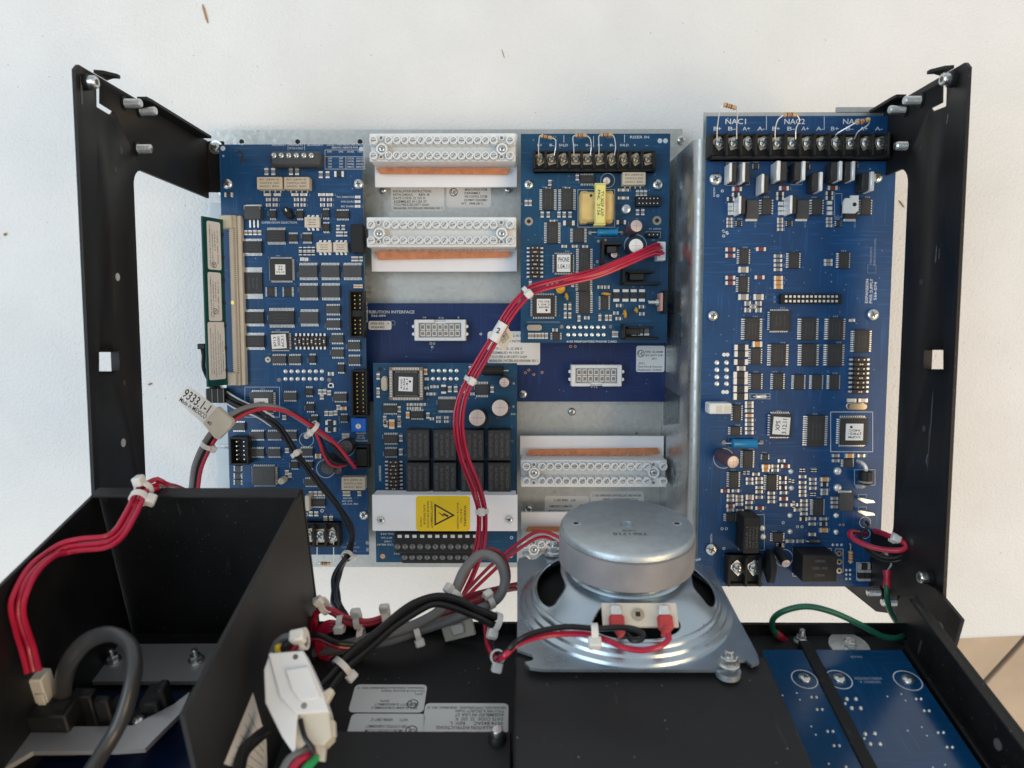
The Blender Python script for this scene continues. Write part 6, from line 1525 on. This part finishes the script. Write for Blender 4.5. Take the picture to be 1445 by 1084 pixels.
# --- red harness across the middle
pts = [P(934, 352, 38), P(915, 356, 42), P(885, 368, 50), P(840, 386, 56), P(795, 397, 60), P(762, 405, 62), P(744, 414, 62), P(722, 438, 62), P(705, 466, 62), P(684, 500, 62), P(664, 536, 62), P(651, 565, 62), P(647, 600, 62), P(655, 645, 62), P(672, 690, 64), P(680, 722, 66), P(678, 765, 70), P(668, 800, 78), P(650, 838, 95), P(632, 870, 120)]
O = pts[0]; g = harness('wire_harness', 'bundle of red wires running from the phone card down over the relay card', 'wires', O)
bundle(g, O, pts, [(-2.7, -.4), (-.9, .7), (.9, -.5), (2.7, .5)], .86, ['red_wire'], 8, .3)
fan = pts[:5]
for i in range(4):
    s_ = P(931, 345 + 5 * i, 38 + i); wire(g, O, [s_, s_ + V((-4, .3 * (i - 1.5), 2)), pts[2] + V((0, (1.5 - i) * 1.4, 1.0)), pts[3] + V((0, (1.5 - i) * .8, 1.4)), pts[4]], .86, 'red_wire')
for (px, py, z) in ((744, 413, 62), (664, 536, 62), (680, 722, 66)): tie(g, O, P(px, py, z), tanat(pts, P(px, py, z)), 3.2, (-.4, -.7, .6) if px > 700 else (.2, -.5, .9), hs=1.0)
# sleeve label "2" with its translucent flag
pa, pb_ = P(711, 456, 62), P(696, 481, 62); ax_ = (pb_ - pa); L_ = ax_.length; MB().lathe(pa - O, [(3.4, 0), (3.4, L_)], 'sticker_white', 18, ax_, caps=False).text('2', P(703, 467, 66.0) - O, 3.2, 'ink', -.3).build('sleeve', g)
fq = [P(705, 460, 63), P(716, 461, 61), P(724, 474, 58), P(712, 497, 57), P(700, 482, 62)]
c = MB(); c.add([q - O for q in fq] + [q - O + V((0, 0, -.3)) for q in fq], [(0, 1, 2, 3, 4), (9, 8, 7, 6, 5)] + [(i, (i + 1) % 5, 5 + (i + 1) % 5, 5 + i) for i in range(5)], 'off_white')
for i, t_ in enumerate(('INTERNAL', 'TERMINAL', '733-525')):
    c.text(t_, (P(711 + 3.5 * (1 - i), 472 + 3 * i, 61.6) - O), 1.5, 'ink_grey', -1.05, width=6)
c.build('flag', g)
# --- red pair curving behind the loudspeaker
pts = [P(803, 800, 60), P(798, 772, 66), P(778, 757, 72), P(758, 755, 76), P(735, 768, 82), P(705, 792, 92), P(675, 820, 104), P(645, 852, 118), P(625, 872, 126)]
O = pts[0]; g = harness('wire_harness', 'pair of red wires arching from behind the loudspeaker to the main bundle', 'wires', O)
bundle(g, O, pts, [(-1.6, .3), (1.6, .2)], 1.0, ['red_wire'], 8, .8); bundle(g, O, [P(760, 825, 100), P(728, 828, 112), P(690, 836, 120), P(655, 848, 124), P(625, 868, 128)], [(-1.2, 0), (1.2, 0)], 1.1, ['dark_red_wire'])
# --- grey sleeved cable looping over
pts = [P(438, 921, 165), P(470, 915, 170), P(520, 901, 172), P(575, 886, 170), P(618, 864, 166), P(640, 838, 160), P(655, 805, 154), P(678, 783, 150), P(702, 790, 150), P(712, 815, 150), P(707, 838, 152), P(690, 853, 156), P(655, 868, 160), P(600, 887, 164), P(545, 905, 168), P(490, 915, 166), P(450, 923, 160)]
O = pts[0]; g = harness('sleeved_cable', 'thick grey sleeved cable bent into a loop above the door hinge', 'cable', O)
wire(g, O, pts, 2.3, 'grey_wire', 10, 12, 'sleeve'); bundle(g, O, [q + V((2.0, 1.5, -3)) for q in pts[6:14]], [(0, 0), (1.6, .8)], 1.0, ['dark_red_wire'])
for (px, py, z, hd) in ((640, 838, 161, (-.6, .8, .5)), (690, 848, 156, (.1, .8, .6)), (588, 892, 168, (0, -1, .3))): tie(g, O, P(px, py, z), tanat(pts, P(px, py, z)), 3.4, hd, hs=.95)
# --- black sleeved wires in front
pts = [P(455, 975, 205), P(470, 957, 200), P(495, 930, 194), P(530, 900, 188), P(560, 876, 184), P(590, 855, 180), P(615, 847, 178), P(645, 852, 176), P(672, 864, 174), P(698, 876, 172)]
O = pts[0]; g = harness('wire_harness', 'bundle of thick black wires curving along the door hinge to the white plug', 'wires', O)
bundle(g, O, pts, [(-1.8, -.6), (1.6, -.9), (.1, 1.9)], 1.6, ['black_wire'], 8, .3)
for (px, py, z, hd) in ((483, 941, 196, (.4, -.8, .4)), (699, 879, 172, (.3, -.8, .6))): tie(g, O, P(px, py, z), tanat(pts, P(px, py, z)), 4.0, hd, hs=1.0)
# --- coiled red wires at the left end
c0 = P(470, 905, 166); O = c0; g = harness('wire_harness', 'coil of red wires tied beside the black box', 'wires', O)
for i in range(4):
    dx = i * 1.6; wire(g, O, [P(548 + i, 872 - i * 2, 164), P(520, 882 - i * 2, 166), P(490, 880 - i * 3, 167), P(470 - i, 866 - i * 2, 168), P(452 - i * 2, 862 + i, 168), P(440 + i * 2, 876 + i * 2, 168), P(437 + i * 3, 898, 167), P(446 + i * 3, 918 - i, 165), P(462 + i * 2, 928, 163)], 1.15, 'red_wire' if i % 2 else 'dark_red_wire')
for i in range(4):
    wire(g, O, [P(486, 884 + i * 2, 169), P(465, 878 + i * 4, 170), P(450 + i * 2, 890 + i * 3, 170), P(447 + i * 3, 912, 170), P(456 + i * 2, 928 + i, 167), P(478, 925 + i * 2, 163)], 1.15, 'red_wire')
wire(g, O, [P(432, 900, 176), P(450, 902, 176), P(475, 912, 175), P(500, 913, 172), P(530, 906, 170)], 1.2, 'red_wire'); wire(g, O, [P(432, 897, 177), P(452, 897, 178), P(476, 907, 177), P(505, 909, 173), P(540, 902, 170)], 1.2, 'black_wire')
wire(g, O, [P(560, 868, 166), P(600, 856, 166), P(650, 846, 160), P(700, 832, 140), P(727, 830, 125)], 1.2, 'dark_red_wire')
for (x, y, hd) in ((170, 430, (0, 1, .4)), (275, 545, (.8, .1, .6)), (383, 520, (0, 1, .3)), (565, 492, (.3, 1, .3)), (405, 625, (.5, -.6, .6)), (30, 640, (-.3, .6, .7))):
    px, py = X4(x, y); tie(g, O, P(px, py, 169), (1, .1 if x > 200 else .6, 0), 3.2, hd, hs=.95)
# --- adhesive cable mounts
for (px, py, lab, rz) in ((646, 885, 'white adhesive cable mount under the looped grey cable', .25), (498, 925, 'white adhesive cable mount beside the coiled red wires', .2)):
    q = P(px, py, 157); cmn = thing('cable_mount', lab, 'cable mount', loc=q, group='cable mounts'); c = MB(); c.box((0, 0, 0), (15, 11, 1.8), 'off_white', ch=.5, rz=rz); c.build('base', cmn); MB().box((0, 0, 2), (6, 5, 2.4), 'nylon', ch=.6, rz=rz).build('bridge', cmn)
# --- black wires from behind the plug-in card down to the hinge
zz = [24, 26, 30, 36, 40, 44, 46, 46, 46, 48, 54, 60, 66, 72, 90, 110]
seq = [(225, 0), (290, 68), (370, 118), (480, 165), (560, 215), (620, 275), (690, 388), (760, 480), (840, 580), (920, 680), (975, 770), (995, 840), (985, 900), (965, 950), (925, 1015), (905, 1080)]
pts = [P(*Z4(x, y), z) for (x, y), z in zip(seq, zz)] + [P(*X4(240, 340), 130), P(*X4(242, 400), 145), P(*X4(265, 450), 158), P(*X4(300, 510), 162)]
O = pts[0]; g = harness('wire_harness', 'bundle of thin black wires crossing the lower left board', 'wires', O)
bundle(g, O, pts, [(-1.5, -.5), (-.4, .9), (.8, -.8), (1.7, .5)], .95, ['black_wire'], 8, 2.0, .3)
bundle(g, O, pts[:5], [(-3.0, .2), (3.0, .4)], .6, ['white_wire'], 8, .5, .3)
for (x, y, z) in ((690, 388, 46), (965, 950, 72)): tie(g, O, P(*Z4(x, y), z), tanat(pts, P(*Z4(x, y), z)), 2.8, (.4, .5, .8) if y < 500 else (.8, -.4, .5), hs=.8)
# --- labelled cable: grey jacket, black and red wires
seq = [(128, 700), (130, 640), (138, 560), (155, 455), (205, 342), (255, 270), (330, 200), (420, 150), (520, 132), (640, 158), (780, 243), (870, 330), (940, 410), (1005, 450)]
zz = [70, 72, 75, 78, 80, 80, 78, 74, 70, 64, 56, 48, 40, 34]
pts = [P(*Z4(x, y), z) for (x, y), z in zip(seq, zz)]
O = pts[0]; g = harness('labelled_cable', 'grey black and red cable with white 9333.1-1 flag label', 'cable', O)
q_ = pts[:12]
wire(g, O, [p_ + V((-1.6, 1.0, 1)) for p_ in q_[:11]] + [P(*Z4(850, 300), 50), P(*Z4(930, 395), 40)], 1.55, 'grey_wire', 8, 10, 'jacket')
wire(g, O, [p_ + V((.2, .2, -.3)) for p_ in pts], 1.35, 'black_wire'); wire(g, O, [p_ + V((1.9, -1.0, .6)) for p_ in pts[:11]] + [P(*Z4(900, 330), 50), P(*Z4(960, 400), 44), P(*Z4(1010, 465), 36)], 1.15, 'red_wire')
wire(g, O, [P(*Z4(785, 250), 56), P(*Z4(815, 320), 50), P(*Z4(835, 385), 46), P(*Z4(870, 440), 42), P(*Z4(910, 458), 38), P(*Z4(960, 450), 34)], 1.0, 'red_wire'); wire(g, O, [P(*Z4(790, 250), 55), P(*Z4(820, 310), 49), P(*Z4(850, 380), 45), P(*Z4(890, 430), 42), P(*Z4(960, 440), 36), P(*Z4(1010, 430), 34)], 1.3, 'black_wire')
for (x, y, z, hd) in ((205, 342, 80, (.8, -.5, .4)), (782, 243, 56, (-.3, -.5, .8))): tie(g, O, P(*Z4(x, y), z), tanat(pts, P(*Z4(x, y), z)), 3.1, hd, hs=.8)
# flag label
zl = 83.0
def fl_(x, y): return P(*Z4(x, y), zl)
A_, B_, C_, D_ = fl_(95, 22), fl_(255, 135), fl_(180, 222), fl_(30, 88)
def slab(c, qs, m, th=.35):
    n = len(qs); c.add([q - O for q in qs] + [q - O - V((0, 0, th)) for q in qs], [tuple(range(n)), tuple(reversed(range(n, 2 * n)))] + [(i, (i + 1) % n, n + (i + 1) % n, n + i) for i in range(n)], m)
c = MB(); slab(c, [fl_(108, 24), fl_(255, 135), fl_(178, 222), fl_(30, 96), fl_(33, 78), fl_(88, 20)], 'sticker_white')
ex_ = (B_ - A_).normalized(); ey_ = (A_ - D_); ey_ = (ey_ - ex_ * ey_.dot(ex_)).normalized()
c.text('9333.1-1', fl_(148, 105) - O + V((0, 0, .03)), 5.2, 'ink', ex=ex_, ey=ey_, width=(fl_(212, 160) - fl_(82, 55)).length); c.text('Made in MEXICO', fl_(125, 140) - O + V((0, 0, .03)), 2.6, 'ink', ex=ex_, ey=ey_, width=(fl_(192, 200) - fl_(58, 88)).length)
c.build('flag_label', g); c = MB(); slab(c, [fl_(255, 135), fl_(342, 210), fl_(330, 240), fl_(262, 312), fl_(240, 300), fl_(178, 222)], 'off_white', 5.0); c.text('40', fl_(214, 222) - O + V((0, 0, .03)), 2.0, 'ink', ex=ex_, ey=ey_); c.build('label_wrap', g)
# --- red wires over the box rim into the tray plug
dd = lambda px, py, w: PW(px, py, w)
def rim(px, py, up):
    while DF.at(px, py, HBX + up).x < xLt + 5.5 and up < 14: up += .5
    return DF.world(DF.at(px, py, HBX + up))
pts = [rim(262, 694, -16), rim(240, 686, -4), rim(221, 684, 3.0), rim(203, 692, 4), rim(196, 703, 4), rim(184, 727, 1), rim(170, 751, -2), rim(150, 764, -3), rim(115, 769, -3), rim(86, 775, -3), rim(60, 792, -4), rim(38, 818, -6), rim(27, 842, -9), rim(26, 866, -14), rim(31, 892, -20), rim(40, 915, -26), rim(47, 948, -34)]
O = pts[0]; g = harness('wire_harness', 'three red wires looping over the rim of the black box', 'wires', O)
bundle(g, O, pts, [(-2.2, -.3), (.0, .5), (2.2, -.2)], 1.06, ['red_wire'], 8, 0)
for (px, py, u) in ((203, 692, 4), (196, 703, 4)): tie(g, O, rim(px, py, u), tanat(pts, rim(px, py, u)), 3.0, (-.2, .6, .8) if py < 700 else (.7, -.6, .4), hs=1.05)
pq = DF.at(*X2m(250, 480), 34); plug = thing('white_plug', 'off white plug at the end of the three red wires', 'connector', DF, group=None)
MB().box((pq.x - 1, pq.y, 26), (10.5, 7.0, 22), 'off_white', ch=.6).build('housing', plug); MB().box((pq.x + 2.5, pq.y - 3.8, 24), (3, 1.2, 14), 'off_white', ch=.3).build('latch', plug)
# --- grey flat cable arching inside the box
hseq = [(425, 600, 24), (430, 500, 34), (470, 360, 46), (570, 235, 54), (690, 175, 58), (800, 178, 60), (890, 250, 60), (915, 380, 58), (895, 520, 54), (850, 680, 48), (790, 820, 42), (700, 970, 38), (600, 1130, 36)]
pts = [DF.world(DF.at(*X2m(x, y), h)) for x, y, h in hseq]
O = pts[0]; g = harness('flat_cable', 'flat dark grey cable arching inside the black box', 'cable', O)
MB().tube([p_ - O for p_ in spline(pts, 10)], 2.5, 'ribbon_grey', 16, 1.3, up=(1, .0, .0)).build('cable', g)
# --- green earth wire
pts = [P(1251, 826, 107), P(1252, 842, 110), P(1256, 862, 120), P(1266, 880, 136), P(1273, 895, 150), P(1266, 900, 157), P(1245, 898, 162), P(1215, 882, 166), P(1175, 864, 168), P(1140, 856, 168), P(1110, 861, 166), P(1092, 872, 162), P(1090, 886, 158), P(1097, 897, 156)]
O = pts[0]; g = harness('earth_wire', 'green earth wire with red crimp lugs from the right bracket to the door', 'wire', O)
wire(g, O, pts, 1.35, 'green_wire', 8, 10)
c = MB(); d_ = (P(1252, 805, 104) - P(1252, 831, 107)); c.lathe(P(1252, 831, 107) - O, [(1.8, 0), (2.1, 1), (2.1, 4), (1.7, 6), (2.2, 8), (2.3, d_.length)], 'lug_red', 12, d_); c.build('crimp_lug', g)
c = MB(); c.tube([P(1252, 806, 104) - O, P(1257, 799, 102) - O, P(1258, 790, 100) - O], 1.1, 'tin', 8, .5); c.lathe(P(1258, 786, 99) - O, [(2.4, 0), (2.6, 3), (2.2, 6)], 'screw_zinc', 12, (-.8, .3, .4)); c.build('ring_terminal', g)
d_ = P(1113, 909, 152) - P(1094, 893, 156); c = MB(); c.lathe(P(1094, 893, 156) - O, [(1.6, 0), (1.9, 1), (1.9, d_.length * .55), (1.5, d_.length * .6), (2.2, d_.length)], 'lug_red', 12, d_); c.tube([P(1113, 909, 152) - O, P(1128, 911, 151) - O], 1.4, 'tin', 8, .4); c.build('crimp_lug', g)
# --- red and black loop leaving the power supply board
pts = [P(*Y6(1085, 425), 77), P(*Y6(1020, 410), 88), P(*Y6(990, 415), 94), P(*Y6(1010, 450), 98), P(*Y6(1080, 488), 103), P(*Y6(1180, 518), 108), P(*Y6(1290, 528), 113), P(*Y6(1345, 512), 114), P(*Y6(1335, 478), 112), P(*Y6(1270, 448), 106), P(*Y6(1200, 418), 96), P(*Y6(1150, 402), 84)]
O = pts[0]; g = harness('wire_harness', 'red and black wire loop at the lower right corner of the power supply board', 'wires', O)
wire(g, O, pts, 1.45, 'red_wire', 8, 10)
pts2 = [P(*Y6(1095, 345), 78), P(*Y6(1110, 375), 86), P(*Y6(1070, 410), 90), P(*Y6(1065, 460), 94), P(*Y6(1110, 520), 99), P(*Y6(1180, 560), 104), P(*Y6(1260, 575), 108), P(*Y6(1330, 555), 110), P(*Y6(1340, 530), 109), P(*Y6(1290, 470), 103), P(*Y6(1190, 430), 90), P(*Y6(1140, 410), 80)]
wire(g, O, pts2, .9, 'black_wire'); wire(g, O, [p_ + V((1, -2.2, -1)) for p_ in pts2[3:9]], .9, 'black_wire')
p_ = P(*Y6(1268, 448), 106); tie(g, O, p_, (1, -.5, .2), 2.0, (-.2, .5, .9), hs=1.0)
# --- loudspeaker leads
pts = [P(688, 880, 168), P(690, 900, 174), P(693, 914, 180), P(702, 927, 188)] + [SF.world(SF.at(*X6(x, y), h)) for x, y, h in ((105, 800, 8), (170, 740, 14), (260, 700, 17), (400, 676, 18), (540, 684, 18), (640, 680, 20), (715, 684, 22), (765, 705, 21), (762, 735, 19), (720, 740, 18), (690, 715, 18))]
O = pts[0]; g = harness('speaker_leads', 'black and red leads tied to the loudspeaker terminals', 'wires', O)
wire(g, O, [p_ + V((.9, .5, 0)) for p_ in pts], 1.15, 'black_wire')
pts3 = pts[:4] + [SF.world(SF.at(*X6(x, y), h)) for x, y, h in ((110, 815, 8), (180, 752, 12), (280, 716, 15), (400, 700, 15), (520, 702, 15), (620, 730, 15), (700, 765, 15), (790, 778, 15), (870, 762, 16), (915, 730, 17), (918, 700, 18))]
wire(g, O, [p_ + V((-.9, -.4, 0)) for p_ in pts3], 1.15, 'red_wire')
tie(g, O, pts[3], tanat(pts, pts[3]), 2.4, (-.2, -.8, .3), hs=1.15); q_ = SF.world(SF.at(*X6(545, 695), 17)); tie(g, O, q_, (1, 0, 0), 2.6, (0, -.6, .8), hs=1.05)
# --- large white plug near the camera
HF = Frame(PW(418, 990, 243), ex=V((.99, -.14, 0)).normalized(), ey=V((-.10, .80, -.59)).normalized())
HF.ey = (HF.ey - HF.ex * HF.ey.dot(HF.ex)).normalized(); HF.ez = HF.ex.cross(HF.ey)
pl = thing('white_plug', 'large white plastic plug with coloured wires in front of the black box', 'connector', HF)
ux = lambda px, py, h: HF.at(px, py, h)
def hull(ptsl, h0, h1, m, nm, rim_=0.0):
    q = [(HF.at(px, py, h1).x, HF.at(px, py, h1).y) for px, py in ptsl]
    if sum(q[i - 1][0] * q[i][1] - q[i][0] * q[i - 1][1] for i in range(len(q))) < 0: q.reverse()
    o = MB().prism(q, h1 - h0, m, (0, 0, h0)).build(nm, pl); bv = o.modifiers.new('edge', 'BEVEL'); bv.width = .0004; bv.segments = 2; return o
hull([(378, 922), (428, 918), (441, 945), (456, 980), (464, 1004), (418, 1008), (395, 985)], -8, 4, 'white_plastic', 'housing')
hull([(372, 945), (381, 920), (398, 925), (420, 1008), (416, 1066), (398, 1040), (374, 992)], -10, 3.0, 'white_plastic', 'shell_side')
hull([(420, 1008), (464, 1003), (468, 1040), (456, 1052), (430, 1050), (416, 1066)], -10, 1.5, 'off_white', 'rear_shell')
hull([(452, 978), (466, 970), (471, 974), (460, 994)], -4, 1, 'off_white', 'latch'); hull([(461, 1015), (472, 1016), (473, 1038), (462, 1044)], -6, -1, 'off_white', 'latch'); hull([(444, 1050), (459, 1053), (457, 1074), (446, 1072)], -6, -1, 'off_white', 'latch')
hull([(402, 945), (436, 940), (452, 985), (424, 990), (412, 975)], 3, 5.0, 'white_plastic', 'top_rib')
c = MB(); c.cyl((0, 0, 0), .9, .05, 'ink_grey', 10); c.build('mark', pl, HF.at(417, 927, 4.02)); 
c = MB(); c.cyl((0, 0, 0), 1.0, .05, 'grey_smd', 10); c.build('mark', pl, HF.at(429, 996, 4.02))
wg = harness('plug_wires', 'short mixed colour wires entering both ends of the large white plug', 'wires', HF.O)
O = HF.O; hp = lambda px, py, h: HF.world(HF.at(px, py, h))
wire(wg, O, [hp(385, 922, -6), hp(392, 908, -5), hp(405, 900, -4), hp(420, 904, -4), hp(432, 905, -6)], 1.6, 'grey_wire'); wire(wg, O, [hp(395, 924, -3), hp(402, 912, -1), hp(413, 906, -1), hp(428, 905, -4)], 1.3, 'black_wire'); wire(wg, O, [hp(393, 922, -1), hp(391, 914, 0), hp(396, 912, -2)], 1.0, 'yellow_wire'); wire(wg, O, [hp(410, 924, -2), hp(415, 914, -2), hp(424, 908, -3)], 1.3, 'dark_red_wire')
wire(wg, O, [hp(424, 1015, 2), hp(430, 1040, 3), hp(441, 1056, 3), hp(440, 1066, 2)], .8, 'black_wire'); wire(wg, O, [hp(440, 1056, -3), hp(425, 1062, 1), hp(408, 1072, 4), hp(396, 1095, 6)], 1.3, 'grey_wire'); wire(wg, O, [hp(448, 1062, -3), hp(432, 1068, 1), hp(416, 1080, 4), hp(405, 1100, 6)], 1.4, 'red_wire'); wire(wg, O, [hp(449, 1066, -3), hp(440, 1076, 1), hp(430, 1088, 4), hp(425, 1105, 6)], 1.4, 'green_bright')
tie(wg, O, hp(427, 902, -4), (1, .2, 0), 3.0, (0, .7, .7), hs=1.1)
wire(wg, O, [hp(378, 1030, -20), hp(362, 1042, -18), hp(345, 1060, -14), hp(338, 1084, -10), hp(336, 1110, -6)], 2.1, 'black_wire', 8, 10)
